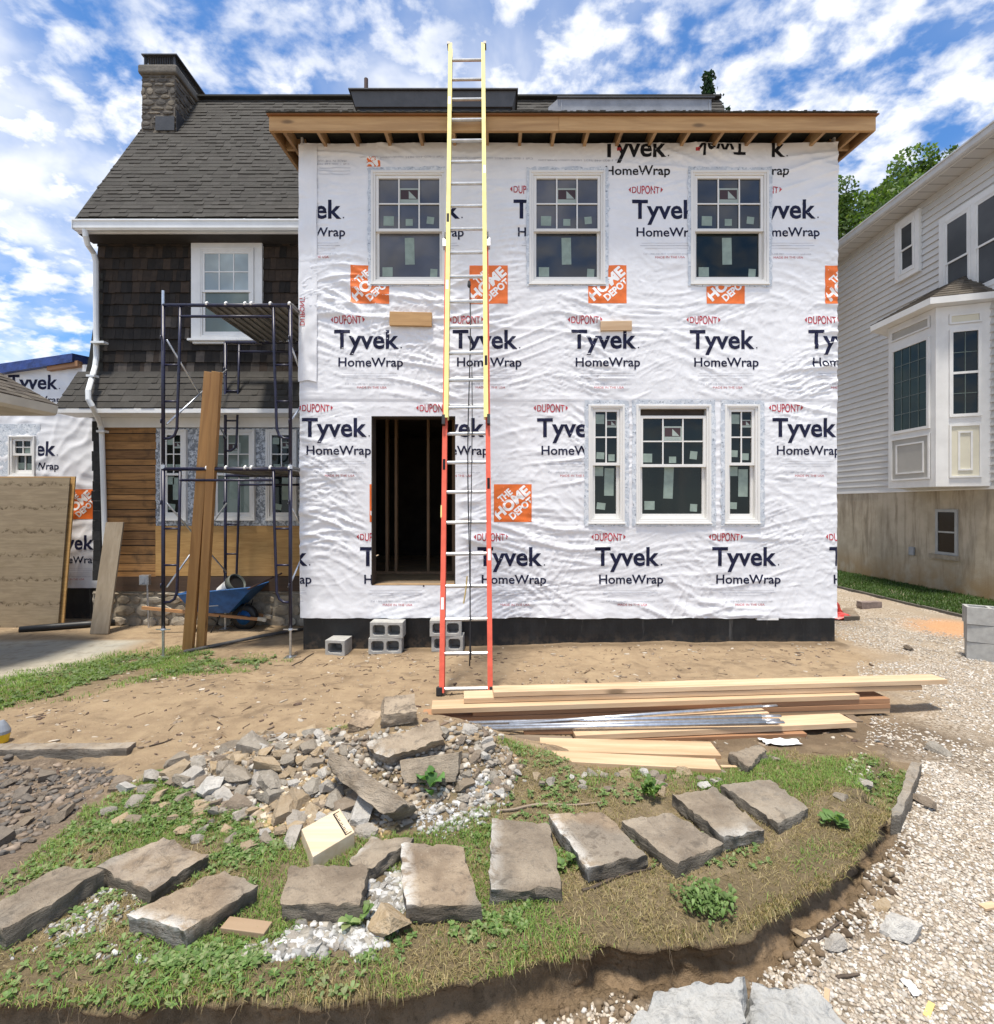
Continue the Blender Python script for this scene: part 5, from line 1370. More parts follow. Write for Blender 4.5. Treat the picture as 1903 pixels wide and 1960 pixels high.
M_LEAF = m_leaf('foliage'); M_GRASS = m_leaf('grass_blades', .3)
GREENS = [(.075, .135, .03), (.10, .17, .04), (.055, .10, .025), (.135, .195, .06)]
leaf_tree('broadleaf_tree', (17.2, 24.0, 0), 16.8, 3.9, 46000, GREENS, "broad green leafy tree nearest the wrapped addition, rising behind the neighbour's house", seed=4, leaf=.2, clumps=90)
leaf_tree('broadleaf_tree', (20.1, 23.6, 0), 17.9, 2.7, 34000, GREENS, "taller leafy tree behind the middle of the neighbour's roof edge", seed=9, leaf=.2, clumps=70)
leaf_tree('broadleaf_tree', (23.8, 24.5, 0), 20.2, 2.2, 12000, GREENS, "leafy treetop just showing at the right edge above the neighbour's roof", seed=12, leaf=.21, clumps=30)
def conifer(base, h, seed):
    g = np.random.default_rng(seed); t = thing('spruce_tree', base, 'dark spruce tip poking up behind the old house roof', 'tree'); m = MB(); m.tube([base, Vector(base) + Vector((0, 0, h))], [.22, .012], 8); m.build('trunk', bpy.data.materials['bark'], t)
    P = []; C = []; b = np.array(base)
    for z in np.arange(h * .45, h * 1.0, .17):
        rr = max(.10, (h - z) * .38); nb = 9
        for i in range(nb):
            a = g.uniform(0, 2 * PI); L = rr * g.uniform(.55, 1.15); nn = max(10, int(L * 70)); s = g.uniform(0, 1, nn)
            p = b + np.stack([np.cos(a) * L * s, np.sin(a) * L * s, z + .22 * L * s - .1 * L * s * s], -1) + g.normal(size=(nn, 3)) * .05; P.append(p); C.append(np.array([(.016, .036, .022)] * nn) * g.uniform(.6, 1.6, nn)[:, None])
    leaf_cards('crown', np.vstack(P), np.vstack(C), .13, g, t, M_LEAF, .1); return t
conifer((6.03, 14.5, 0), 14.0, 5)

# ================================================================== SCAFFOLD
SY0, SY1 = 6.12, 7.52
SX0, SX1 = at(312.5, 0, SY0).x, at(556, 0, SY0).x
sc = thing('scaffold', ((SX0 + SX1) / 2, (SY0 + SY1) / 2, -.1), 'two-tier navy tubular scaffold with metal deck planks in front of the shingled wall', 'scaffold')
def scaf_frame(y, z0, name='scaffold_frame'):
    m = MB(); H_ = 1.93; r = .0215
    for sx, x in ((1, SX0), (-1, SX1)):
        m.tube([(x, y, z0), (x, y, z0 + H_)], r, 10)
        xi = x + sx * .205; xb = x + sx * .165                       # inner ladder post bends into the leg at its foot
        m.tube([(xi, y, z0 + H_ - .02), (xi - sx * .01, y, z0 + H_ - .6), (xb, y, z0 + .44), (xb - sx * .03, y, z0 + .36), (xb - sx * .085, y, z0 + .325), (x, y, z0 + .32)], .0165, 8)
        for k, zz in enumerate((.77, 1.21)):
            xx = xb + (xi - xb) * (zz - .4) / 1.1
            m.tube([(x, y, z0 + zz), (xx, y, z0 + zz)], .013, 8)
        m.tube([(x, y - .02, z0 + .55), (x, y - .045, z0 + .55), (x + sx * .0, y - .045, z0 + .50)], .008, 6); m.tube([(x, y - .02, z0 + 1.55), (x, y - .045, z0 + 1.55), (x, y - .045, z0 + 1.50)], .008, 6)
    m.tube([(SX0, y, z0 + H_), (SX1, y, z0 + H_)], r, 10)
    m.tube([(SX0 + .205, y, z0 + H_ - .135), (SX1 - .205, y, z0 + H_ - .135)], .0165, 8)
    return m.build(name, M_NAVYPAINT, sc, smooth=True)
ZB = .205
for y in (SY0, SY1):
    for tier in (0, 1): scaf_frame(y, ZB + tier * 1.975)
    for x in (SX0, SX1):
        g = Hs(x, y); m = MB(); m.tube([(x, y, g), (x, y, ZB + .1)], .015, 8); m.box((x - .06, y - .06, g - .01), (x + .06, y + .06, g + .008)); j = m.build('screw_jack', M_STEEL, sc)
        m = MB(); m.lathe([(.026, 0), (.03, .01), (.026, .03)], (x, y, ZB - .02), n=10); m.bar((x - .085, y, ZB - .005), (x + .085, y, ZB - .005), .012, .012); m.build('jack_nut', M_STEEL, j)
        m = MB(); m.tube([(x, y, ZB + 1.93), (x, y, ZB + 1.98)], .026, 8); m.build('coupling', M_STEEL, sc)
m = MB(); m.tube([(SX0, SY0, ZB + 2 * 1.955), (SX0, SY0, ZB + 2 * 1.955 + .17)], .017, 8); m.build('coupling_pin', M_STEEL, sc)
for x in (SX0 + .03, SX1 - .03):
    for tier in (0, 1):
        z0 = ZB + tier * 1.975
        for za, zb in ((.50, 1.52), (1.52, .50)):
            m = MB(); m.tube([(x, SY0 + .02, z0 + za), (x, SY1 - .02, z0 + zb)], .0115, 8); m.build('cross_brace', M_STEEL, sc, smooth=True)
for tier in (0, 1):
    zt = ZB + tier * 1.975 + 1.93 + .03
    for (xa, xb) in ((SX0 + .50, SX0 + 1.02), (SX0 + 1.035, SX1 + .02)):
        m = MB(); n = 5; w = (xb - xa) / n
        for i in range(n):
            m.box((xa + i * w, SY0 + .02, zt - .012), (xa + (i + .62) * w, SY1 - .02, zt - .003)); m.box((xa + (i + .6) * w, SY0 + .02, zt - .032), (xa + (i + 1.0) * w, SY1 - .02, zt - .024))
        m.box((xa, SY0 + .02, zt - .05), (xa + .012, SY1 - .02, zt)); m.box((xb - .012, SY0 + .02, zt - .05), (xb, SY1 - .02, zt)); m.box((xa + .012, SY0 + .021, zt - .002), (xb - .012, SY1 - .021, zt))
        dk = m.build('deck_plank', m_plain('deck_aluminium', (.24, .235, .22), .55, .2, 6, metal=.3) if 'deck_aluminium' not in bpy.data.materials else bpy.data.materials['deck_aluminium'], sc)
        for xx in (xa + .03, (xa + xb) / 2, xb - .03):
            for y, sg in ((SY0, -1), (SY1, 1)):
                m = MB(); m.tube([(xx, y - sg * .03, zt - .004), (xx, y, zt + .004), (xx, y + sg * .022, zt - .010), (xx, y + sg * .024, zt - .035)], .013, 8); m.build('hook', M_WHITEP, dk, smooth=True)
# ================================================================== EXTENSION LADDER
TH = R(13.4)
Ldir = Vector((-.0125, math.sin(TH), math.cos(TH))).normalized()
Lb = Vector((-.277, 4.55, 0.0)); Lside = Vector((1, 0, .0125)).normalized(); Lout = Lside.cross(Ldir).normalized()
if Lout.y > 0: Lout = -Lout
lad = thing('extension_ladder', Lb, 'long extension ladder with orange base and yellow fly section leaning on the eave', 'ladder')
M_ORAIL = m_plain('orange_fibreglass', (.68, .125, .08), .6, .12, 9, spec=.15); M_YRAIL = m_plain('yellow_fibreglass', (.78, .68, .27), .6, .10, 9, spec=.15)
def LP(l, s, o=0.0): return Lb + Ldir * l + Lside * s + Lout * o
def rail(l0, l1, s, off_, w, dpt, mat, name, par, sg):
    """channel rail: web to the outside, two flanges turned in"""
    m = MB()
    for (a, b, c, d) in ((s, .0035, 0, dpt), (s - sg * w / 2, w, dpt / 2 - .002, .004), (s - sg * w / 2, w, -dpt / 2 + .002, .004)):
        p0 = LP(l0, a, off_ + c); p1 = LP(l1, a, off_ + c); m.bar(p0, p1, b, d, up=Lout)
    return m.build(name, mat, par)
BW, FW, DEP = .238, .222, .075
def section(l0, l1, W, off_, mat, first, name):
    t = None
    for sg in (1, -1):
        r_ = rail(l0, l1, sg * W, off_, .044, DEP, mat, 'rail', lad, sg)
    l = first; k = 0
    while l < l1 - .12:
        m = MB(); m.tube([LP(l, -W + .004, off_), LP(l, W - .004, off_)], .0195, 8, squash=(1.0, .9)); m.build('rung', M_ALU, lad); l += .3048; k += 1
section(.02, 4.72, BW, 0, M_ORAIL, .05, 'base'); section(2.63, 7.55, FW, .052, M_YRAIL, 2.75, 'fly')
for sg in (1, -1):
    m = MB(); m.bar(LP(-.005, sg * BW, 0), LP(.07, sg * BW, 0), .055, .085, up=Lout); m.build('foot', M_BLACK, lad, bevel=.006)
    m = MB(); m.bar(LP(2.56, sg * (FW + .004), .052), LP(2.66, sg * (FW + .004), .052), .030, .085, up=Lout); m.build('end_cap', M_BLACK, lad)
    m = MB(); m.bar(LP(4.66, sg * (BW - .005), .03), LP(4.76, sg * (BW - .005), .03), .055, .07, up=Lout); m.build('rail_guide', M_ALU, lad)
    m = MB(); m.bar(LP(4.76, sg * (BW - .012), .05), LP(4.83, sg * (BW - .012), .05), .035, .05, up=Lout); m.build('guide_cap', M_BLACK, lad)
    m = MB(); m.bar(LP(7.53, sg * FW, .052), LP(7.57, sg * FW, .052), .034, .08, up=Lout); m.build('top_cap', M_BLACK, lad)
    m = MB(); m.bar(LP(3.46, sg * (FW - .03), .055), LP(3.62, sg * (FW - .03), .055), .02, .03, up=Lout); m.build('rung_lock', M_BLACK, lad)
for l_, s_, o_, mm in ((4.95, -FW, .052, M_BLACKP), (5.6, FW, .052, M_WHITEP), (1.2, BW, 0, M_WHITEP), (2.1, -BW, 0, M_BLACKP), (3.2, FW, .052, M_BLACKP), (.75, -BW, 0, M_WHITEP), (1.9, BW, 0, M_BLACKP), (4.1, -FW, .052, M_WHITEP), (6.6, -FW, .052, M_WHITEP)):
    m = MB(); m.bar(LP(l_, s_ * .92, o_ + .0385), LP(l_ + .11, s_ * .92, o_ + .0385), .026, .0016, up=Lout); m.build('rail_sticker', mm, lad)
m = MB(); m.bar(LP(1.62, -BW - .003, .0), LP(1.74, -BW - .003, 0), .012, .078, up=Lout); m.build('rail_sticker', M_YRAIL, lad)
m = MB(); rp_ = [LP(l, .03 + .012 * math.sin(l * 2.1), .075 + .03 * math.sin(l * 1.3)) for l in np.linspace(.25, 4.15, 40)]; m.tube(rp_, .0065, 6); m.build('rope', M_BLACK, lad, smooth=True)
m = MB(); m.tube([LP(l, .05 - .01 * math.sin(l * 1.7), .05) for l in np.linspace(.3, 3.2, 24)], .005, 6); m.build('rope', M_BLACK, lad, smooth=True)
m = MB(); m.lathe([(.014, -.02), (.02, 0), (.014, .05), (.005, .06)], LP(4.15, .03, .075), axis=Ldir, n=8); m.build('pulley', M_BLACK, lad)
m = MB(); m.tube([LP(.80, -.02, .07), LP(.92, .0, .075), LP(1.05, .012, .07)], .007, 6); m.build('strap', m_plain('tan_strap', (.40, .30, .12), .8, .2, 9), lad)

# ================================================================== LEANING TIMBER AND SHEETS
def board(name, p0, p1, w, h, mat, label, cat, group=None, up=(0, 0, 1), bevel=.0025, center=False):
    """a sawn board from p0 to p1 (points on its bottom centre line); its long axis is local x"""
    p0 = Vector(p0); p1 = Vector(p1); d = p1 - p0; L = d.length; X = d.normalized(); up = Vector(up); Yv = up.cross(X).normalized(); Z = X.cross(Yv)
    m = MB(); m.box((0, -w / 2, 0), (L, w / 2, h)); o = m.build(name, mat, None, bevel=bevel)
    M = Matrix((X, Yv, Z)).transposed().to_4x4(); M.translation = p0; o.matrix_world = M
    return tag(o, label, cat, group)
g1 = on(363, 1244); g2 = on(382, 1237)
g1.y = min(g1.y, 5.95)
def leaner(X0, Y0, X1, Y1, d0, d1, w, h, name, mat, label, cat, group=None, up=(.0, -1, .0)):
    p0 = at(X0, Y0, d0); p1 = at(X1, Y1, d1)
    return board(name, p0, p1, w, h, mat, label, cat, group, up=up)
M_BEAMX = m_wood('leaning_beam', (.43, .235, .085), (.34, .175, .06), (.26, .13, .045), axis=0, rough=.6, tone=.12)
g = on(364, 1243)
leaner(363, 1243, 406, 713, g.y, 6.06, .125, .06, 'timber_beam', M_BEAMX, 'brown timber beam leaning on the scaffold, left one of the pair', 'beam', 'beams leaning on the scaffold')
g = on(386, 1236)
leaner(388, 1236, 419, 712, g.y - .10, 5.98, .095, .08, 'timber_beam', M_BEAMX, 'brown timber beam leaning on the scaffold, right one of the pair and in front', 'beam', 'beams leaning on the scaffold', up=(.12, -1, 0))
g = on(192, 1213)
pl = thing('leaning_plank', g, 'short dirty grey plank leaning against the corner downspout', 'plank')
p0, p1 = g, at(222, 1000, 7.55); d = (p1 - p0); L = d.length
m = MB(); X = d.normalized(); Yv = Vector((0, -1, 0)).cross(X).normalized(); Z = X.cross(Yv)
w0 = .13; m.hexa([p0 - Yv * w0, p0 + Yv * w0, p0 + Yv * w0 + Z * .03, p0 - Yv * w0 + Z * .03, p1 - Yv * w0, p1 + Yv * w0, p1 + Yv * w0 + Z * .03, p1 - Yv * w0 + Z * .03])
bpy.data.objects.remove(pl); o = m.build('leaning_plank', M_PLANK_OLD, None, origin=g, bevel=.003); tag(o, 'short dirty grey plank leaning against the corner downspout', 'plank')
g = on(60, 1201); a = at(-60, 1201, g.y); b = at(110, 1201, g.y)
zt = at(0, 914, g.y + .22).z
def sheet(name, xa, xb, y0, y1, z0, z1, th, mat, label, cat):
    m = MB(); m.hexa([(xa, y0, z0), (xb, y0, z0), (xb, y0 + th, z0), (xa, y0 + th, z0), (xa, y1, z1), (xb, y1, z1), (xb, y1 + th, z1), (xa, y1 + th, z1)])
    return tag(m.build(name, mat, None, origin=((xa + xb) / 2, y0, z0)), label, cat)
sheet('plywood_sheet', a.x, b.x, g.y, g.y + .22, g.z - .02, zt, .02, M_PLY_OLD, 'stained plywood sheet with rows of nail marks leaning in front of the rear wing', 'plywood sheet')
sheet('plywood_sheet', a.x + .1, at(122, 1201, g.y + .06).x, g.y + .05, g.y + .27, g.z - .02, at(0, 912, g.y + .27).z, .02, M_PLY, 'clean plywood sheet mostly hidden behind the stained one, its edge showing', 'plywood sheet')
# ================================================================== WHEELBARROW AND BUCKET
wb = on(452, 1203); D0 = wb.y; SW = FOC / D0
bar_ = thing('wheelbarrow', wb, 'blue wheelbarrow with wooden handles parked behind the scaffold', 'wheelbarrow')
def wp(X, Y, dy=0.0): return Vector(((X - CX) / SW, D0 + dy, EYE - (Y - HY) / SW))
M_BLUE = m_plain('blue_steel', (.018, .10, .29), .38, .25, 9)
outer = [(372, 1128), (470, 1127), (497, 1120), (452, 1168), (392, 1170)]
m = MB(); hw0, hw1 = .33, .20                                  # tray: wide rim, narrower floor
rim = [wp(366, 1131, 0), wp(500, 1119, 0)]; flo = [wp(386, 1168, 0), wp(452, 1168, 0)]
def tray(mb, inset):
    r0, r1, f0, f1 = rim[0] + Vector((inset, 0, 0)), rim[1] - Vector((inset * 2, 0, 0)), flo[0] + Vector((inset * .6, 0, inset)), flo[1] + Vector((-inset * .4, 0, inset))
    P = []
    for p, w in ((r0, hw0 - inset), (r1, hw0 * .8 - inset), (f0, hw1 - inset), (f1, hw1 - inset)): P += [p + Vector((0, -w, 0)), p + Vector((0, w, 0))]
    return P
A, Bn = tray(m, 0), tray(m, .012)
m._add(A + Bn, [(0, 2, 6, 4), (1, 5, 7, 3), (0, 4, 5, 1), (2, 3, 7, 6), (4, 6, 7, 5), (8, 12, 14, 10), (9, 11, 15, 13), (8, 9, 13, 12), (10, 14, 15, 11), (12, 13, 15, 14), (0, 8, 10, 2), (1, 3, 11, 9), (0, 1, 9, 8), (2, 10, 11, 3)])
for i, j in ((0, 2), (2, 3), (3, 1), (1, 0)): m.tube([A[i], A[j]], .012, 8)
m.build('tray', M_BLUE, bar_)
m = MB(); p = wp(424, 1150, -hw0 * .80); m.bar(wp(404, 1154, -.285), wp(438, 1152, -.285), .004, .012); m.build('tray_lettering', M_LIGHTMETAL, bar_)
for dy in (-.24, .24):
    m = MB(); m.bar(wp(297, 1156 if dy < 0 else 1148, dy * 1.15), wp(508, 1183, dy * .4), .035, .042); m.build('handle', m_wood('wheelbarrow_handle', (.50, .27, .12), (.40, .20, .085), knots=False) if 'wheelbarrow_handle' not in bpy.data.materials else bpy.data.materials['wheelbarrow_handle'], bar_)
    m = MB(); m.bar(wp(500, 1181, dy * .42), wp(515, 1184, dy * .36), .045, .05); m.build('handle_bracket', M_STEEL, bar_)
    m = MB(); m.tube([wp(402, 1170, dy), wp(398, 1203, dy), wp(420, 1205, dy), wp(438, 1172, dy)], .011, 6); m.build('leg', M_BLACK, bar_)
m = MB(); c = wp(469, 1181, 0); R_ = 24.5 / SW
m.lathe([(R_ * .55, -.045), (R_ * .9, -.05), (R_, -.03), (R_ * 1.03, 0), (R_, .03), (R_ * .9, .05), (R_ * .55, .045)], c, (0, 1, 0), 28); wh = m.build('wheel', M_BLACK, bar_, smooth=True)
m = MB(); m.lathe([(R_ * .55, -.046), (R_ * .5, -.03), (R_ * .18, -.035), (R_ * .12, -.06), (R_ * .12, .06), (R_ * .18, .035), (R_ * .5, .03), (R_ * .55, .046)], c, (0, 1, 0), 24); m.build('rim', M_BLUE, wh, smooth=True)
m = MB(); m.tube([c + Vector((0, -.12, 0)), c + Vector((0, .12, 0))], .01, 8); m.build('axle', M_STEEL, wh)
for dy in (-.1, .1):
    m = MB(); m.tube([wp(478, 1150, dy), wp(468, 1172, dy * 1.6), wp(500, 1182, dy)], .008, 6); m.build('brace', M_BLACK, bar_)
m = MB(); m.tube([wp(492, 1122, -.28), wp(556, 1092, -.30)], .012, 8); o = m.build('iron_bar', m_plain('rusty_iron', (.05, .025, .02), .8, .3, 20), None, origin=wp(492, 1122, -.28)); tag(o, 'rusty iron bar lying across the wheelbarrow rim and the scaffold leg', 'bar')
bk = thing('bucket', wp(455, 1122, .02), 'white plastic bucket lying on its side in the blue wheelbarrow', 'bucket')
ax = Vector((.78, -.25, .50)).normalized(); b0 = wp(429, 1134, -.05)
m = MB(); m.lathe([(.10, 0), (.105, .01), (.125, .24), (.128, .25), (.118, .25), (.10, .02), (.0, .015)], b0, ax, 22); m.build('shell', M_WHITEP, bk, smooth=True)
m = MB(); m.lathe([(.127, .235), (.140, .24), (.142, .33), (.132, .335), (.120, .25)], b0, ax, 22); m.build('dirty_rim', m_plain('grimy_plastic', (.09, .10, .085), .6, .4, 14), bk, smooth=True)
m = MB(); m.lathe([(.128, .30), (.128, .301)], b0, ax, 22); m.build('inside', M_BLACK, bk)
# pole on the ground in front of it
a, b = on(352, 1251), on(622, 1199)
m = MB(); m.tube([a + Vector((0, 0, .02)), a.lerp(b, .5) + Vector((0, 0, .035)), b + Vector((0, 0, .02))], .023, 10); o = m.build('steel_pole', m_plain('dull_pole', (.085, .08, .075), .6, .35, 15), None, origin=a, smooth=True); tag(o, 'long dull grey pole lying on the ground under the scaffold', 'pole')
a, b = on(38, 1210), on(186, 1200)
m = MB(); m.tube([a + Vector((0, 0, .03)), a.lerp(b, .4) + Vector((0, .02, .04)), a.lerp(b, .8) + Vector((0, 0, .05)), b + Vector((.2, .1, .05))], .05, 10); o = m.build('drain_pipe', M_BLACK, None, origin=a, smooth=True); tag(o, 'black plastic drain pipe lying by the foot of the plywood sheets', 'pipe')
# outlet box on a stub conduit
g = on(284, 1196); d = 7.62
eb = thing('outlet_box', (at(282, 0, d).x, d, Hs(at(282, 0, d).x, d)), 'grey electrical box on a stub of conduit by the stone foundation', 'electrical box')
m = MB(); z0 = Hs(at(282, 0, d).x, d); m.tube([(at(285, 0, d).x, d, z0 - .02), (at(282, 0, d).x, d, at(0, 1120, d).z)], .014, 8); m.build('conduit', M_STEEL, eb)
m = MB(); c = at(278, 1110, d); m.cbox(c, (.14, .07, .15)); bx_ = m.build('box', M_STEEL, eb, bevel=.006); m = MB(); m.cbox(c + Vector((.0, -.038, 0)), (.11, .006, .12)); m.cbox(c + Vector((0, -.043, 0)), (.045, .006, .07)); m.build('cover', M_LIGHTMETAL, bx_)
# ================================================================== CONCRETE BLOCKS
def cmu(name, w, h, dp, cells, loc, rz, label, group=None):
    """hollow block with its cells facing -y; local origin at the bottom centre"""
    m = MB(); t = .032; n = cells; cw = (w - t * (n + 1)) / n; x0 = -w / 2
    m.box((x0, 0, 0), (x0 + w, dp, t)); m.box((x0, 0, h - t), (x0 + w, dp, h))
    x = x0
    for i in range(n + 1):
        m.box((x, .0, t + .0005), (x + t, dp, h - t - .0005)); x += t + cw
    for i in range(n):                                                   # rounded corners inside the cells
        xa = x0 + t + i * (t + cw)
        for (cx_, cz_, sx, sz) in ((xa, t, 1, 1), (xa + cw, t, -1, 1), (xa, h - t, 1, -1), (xa + cw, h - t, -1, -1)):
            m.prism([(cx_, .001, cz_), (cx_ + sx * .022, .001, cz_), (cx_, .001, cz_ + sz * .022)], (0, dp - .002, 0))
    m.box((x0 + t, dp * .97, t), (x0 + w - t, dp * .985, h - t))
    if n == 2: m.box((-.004, -.001, t), (.004, .006, h - t))
    o = m.build(name, M_CMU, None, bevel=.003); o.location = loc; o.rotation_euler = (0, 0, rz); return tag(o, label, 'concrete block', group)
GB = 'concrete blocks against the foundation'
p = on(641, 1254); cmu('concrete_block', .245, .185, .24, 1, (p.x, p.y, p.z - .005), R(-6), 'half-size concrete block with one cell standing alone by the black foundation', GB)
p = on(737, 1251); cmu('concrete_block', .40, .19, .20, 2, (p.x, p.y, p.z - .005), R(2), 'lower hollow block of the pair stacked left of the ladder', GB); cmu('concrete_block', .40, .19, .20, 2, (p.x + .014, p.y + .005, p.z + .187), R(-1.5), 'upper hollow block of the pair stacked left of the ladder', GB)
p = on(856, 1247); cmu('concrete_block', .385, .19, .20, 2, (p.x, p.y, p.z - .005), R(-2), 'lower hollow block of the pair stacked behind the ladder', GB); cmu('concrete_block', .385, .19, .20, 2, (p.x - .018, p.y - .008, p.z + .187), R(2), 'upper hollow block of the pair stacked behind the ladder', GB)
p = on(1872, 1266)
def cmu_up(loc, rz, label):
    m = MB(); w, dp, h, t = .40, .20, .19, .032
    for a, b in ((-.2, -.2 + t), (-t / 2, t / 2), (.2 - t, .2)): m.box((a, t + .0005, .0006), (b, dp - t - .0005, h - .0006))
    m.box((-.2, 0, 0), (.2, t, h)); m.box((-.2, dp - t, 0), (.2, dp, h)); m.box((-.2 + t, t, .02), (.2 - t, dp - t, .03))
    o = m.build('concrete_block', M_CMU, None, bevel=.003); o.location = loc; o.rotation_euler = (0, 0, rz); tag(o, label, 'concrete block', 'concrete blocks stacked on the drive')
for k, lb in enumerate(('bottom block of the grey stack at the right edge', 'middle block of the grey stack at the right edge', 'top block of the grey stack at the right edge, its hollow cores showing')):
    cmu_up((p.x + .13 + .004 * (k % 2), p.y - .02, p.z - .004 + k * .1945), R(-38 + 3.5 * k), lb)

# ================================================================== LUMBER AND POLES ON THE GROUND
def flat_board(X0, Y0, X1, Y1, z, w, h, label, mat=None, name='lumber_board', cat='board', group='lumber in the long pile', z1=None):
    """near upper edge given by two pixels at height z; the board lies behind that edge"""
    a = onz(X0, Y0, z); b = onz(X1, Y1, z if z1 is None else z1)
    d = (b - a).normalized(); s = Vector((0, 0, 1)).cross(d).normalized()
    o = board(name, a + s * w / 2 - Vector((0, 0, h)), b + s * w / 2 - Vector((0, 0, h)), w, h, mat or M_LUM_NEW, label, cat, group)
    return o
flat_board(945, 1325, 1814, 1301, .285, .14, .038, 'topmost pale board of the long pile, reaching farthest right')
flat_board(888, 1337, 1766, 1312, .242, .16, .038, 'second board of the long pile, just under the topmost one')
flat_board(826, 1357, 1646, 1330, .200, .17, .038, 'third board of the long pile, starting left of the ladder foot')
flat_board(905, 1362, 1704, 1337, .160, .17, .038, 'dark reddish fourth board of the long pile', M_LUM_RED)
flat_board(808, 1376, 1705, 1347, .120, .18, .038, 'reddish fifth board of the long pile, low at the left end', M_LUM_RED)
flat_board(880, 1385, 1704, 1356, .080, .18, .038, 'bottom board of the long pile lying near the ground')
for X in (1000, 1350, 1640):
    p = onz(X, 1380, .03); g_ = Hs(p.x, p.y + .12)
    o = board('timber_sleeper', (p.x, p.y - .02, g_ - .012), (p.x + .02, p.y + .32, g_ - .012), .07, max(.03, .041 - g_), M_LUM_OLD, {1000: 'short timber packer under the left end of the long pile', 1350: 'short timber packer under the middle of the long pile', 1640: 'short timber packer under the right end of the long pile'}[X], 'packer')
GL = 'boards lying in front of the long pile'
flat_board(1165, 1388, 1473, 1364, .125, .15, .035, 'short pale board lying between the silver poles', group=GL)
flat_board(1102, 1408, 1641, 1383, .105, .17, .038, 'knotty pale board under the silver poles, reaching right', group=GL)
flat_board(1180, 1416, 1545, 1404, .062, .13, .038, 'reddish board lowest in front, under the knotty one', M_LUM_RED, group=GL)
flat_board(932, 1414, 1097, 1421, .085, .09, .07, 'weathered dark timber offcut at the edge of the rubble heap', M_LUM_OLD, 'timber_offcut', 'timber', None)
flat_board(1003, 1401, 1097, 1400, .105, .05, .02, 'pinkish lath end beside the silver poles', M_LUM_RED, 'lath', 'lath', None)
flat_board(1035, 1437, 1381, 1446, .10, .19, .038, 'rear one of the two short new boards above the flat stones', group='two short new boards')
flat_board(1041, 1455, 1381, 1473, .135, .13, .038, 'front one of the two short new boards above the flat stones', group='two short new boards')
flat_board(1381, 1467, 1422, 1468, .10, .02, .012, 'thin wood sliver sticking out from the two short boards', name='wood_sliver', cat='sliver', group=None)
def pole(X0, Y0, X1, Y1, z0, z1, r, label, tip=None):
    a, b = onz(X0, Y0, z0), onz(X1, Y1, z1); m = MB(); m.tube([a, a.lerp(b, .94)], r, 10); fl = a.lerp(b, .94)
    m.tube([fl, b], r * .95, 10, squash=(1.25, .55))
    o = m.build('silver_pole', M_STEEL, None, origin=a, smooth=True); tag(o, label, 'pole', 'silver poles on the boards')
    if tip:
        m = MB(); d = (b - a).normalized(); m.tube([b - d * .02, b + d * .12], r * .8, 8); m.build('pole_tip', m_plain('brown_tip', (.10, .06, .035), .7, .2, 8), o).location = (0, 0, 0)
def pole2(*a, **k): pole(*a, **k)
pole2(975, 1386, 1487, 1350, .135, .165, .013, 'silver pole farthest back, resting on the long pile')
pole2(864, 1385, 1494, 1370, .12, .15, .016, 'silver pole second from the back with a drilled flat end')
pole2(900, 1391, 1492, 1377, .125, .145, .013, 'silver pole second from the front')
pole2(914, 1396, 1500, 1382, .125, .145, .016, 'silver pole nearest the viewer with a brown tip')
p = onz(1510, 1381, .14)
# ================================================================== STONE BUILDERS
def m_slab(name='flagstone', ca=(.185, .135, .092), cb=(.34, .265, .185), grey=.65):
    t = NT(name); P = t.coord('Object', rand=True); n = t.noise(P, 4.5, 6, .65, .3); n2 = t.noise(P, 22, 5, .7); n3 = t.noise(P, 1.7, 3, .6); n4 = t.noise(P, 90, 3, .7)
    c = t.mix(t.mapr(n, .32, .68), ca, cb); c = t.mix(t.mapr(n3, .48, .62, 0, grey), c, (.215, .195, .165))
    c = t.mix(t.mapr(n2, .52, .68, 0, .7), c, (.10, .076, .056)); c = t.mix(t.mapr(n4, .60, .72, 0, .5), c, (.40, .34, .27))
    a = t.sep(t.attr('Col'))
    m_ = t.math('MULTIPLY', a[0], t.mapr(t.noise(P, 13, 5, .7, .4), .37, .56, 0, .92)); c = t.mix(m_, c, (.60, .585, .55))
    edge = t.math('MULTIPLY', a[1], .72); c = t.mix(edge, c, (.060, .055, .048))  # dark split-stone sides, deepened in colour to stand in for their shade
    c = t.mix(t.mapr(t.rand(), 0, 1, 0, .5), c, t.mix(t.mapr(n, .3, .7), (.135, .125, .105), (.25, .23, .195)))
    t.set('Base Color', c).set('Roughness', .92); t.b.inputs['Specular IOR Level'].default_value = .25
    n5 = t.noise(t.coord('Object', (1, 1, 5), rand=True), 7, 5, .75, .8); c = t.mix(t.mapr(n5, .56, .66, 0, .55), c, (.085, .07, .055)); t.set('Base Color', c)
    t.set('Normal', t.bump(t.math('ADD', t.math('ADD', t.math('MULTIPLY', n2, .7), t.math('MULTIPLY', n4, .35)), n5), .018, 1.0)); return t.m
M_SLAB = m_slab(); M_QUARRY = m_slab('quarried_stone', (.25, .185, .125), (.43, .335, .235), .3)
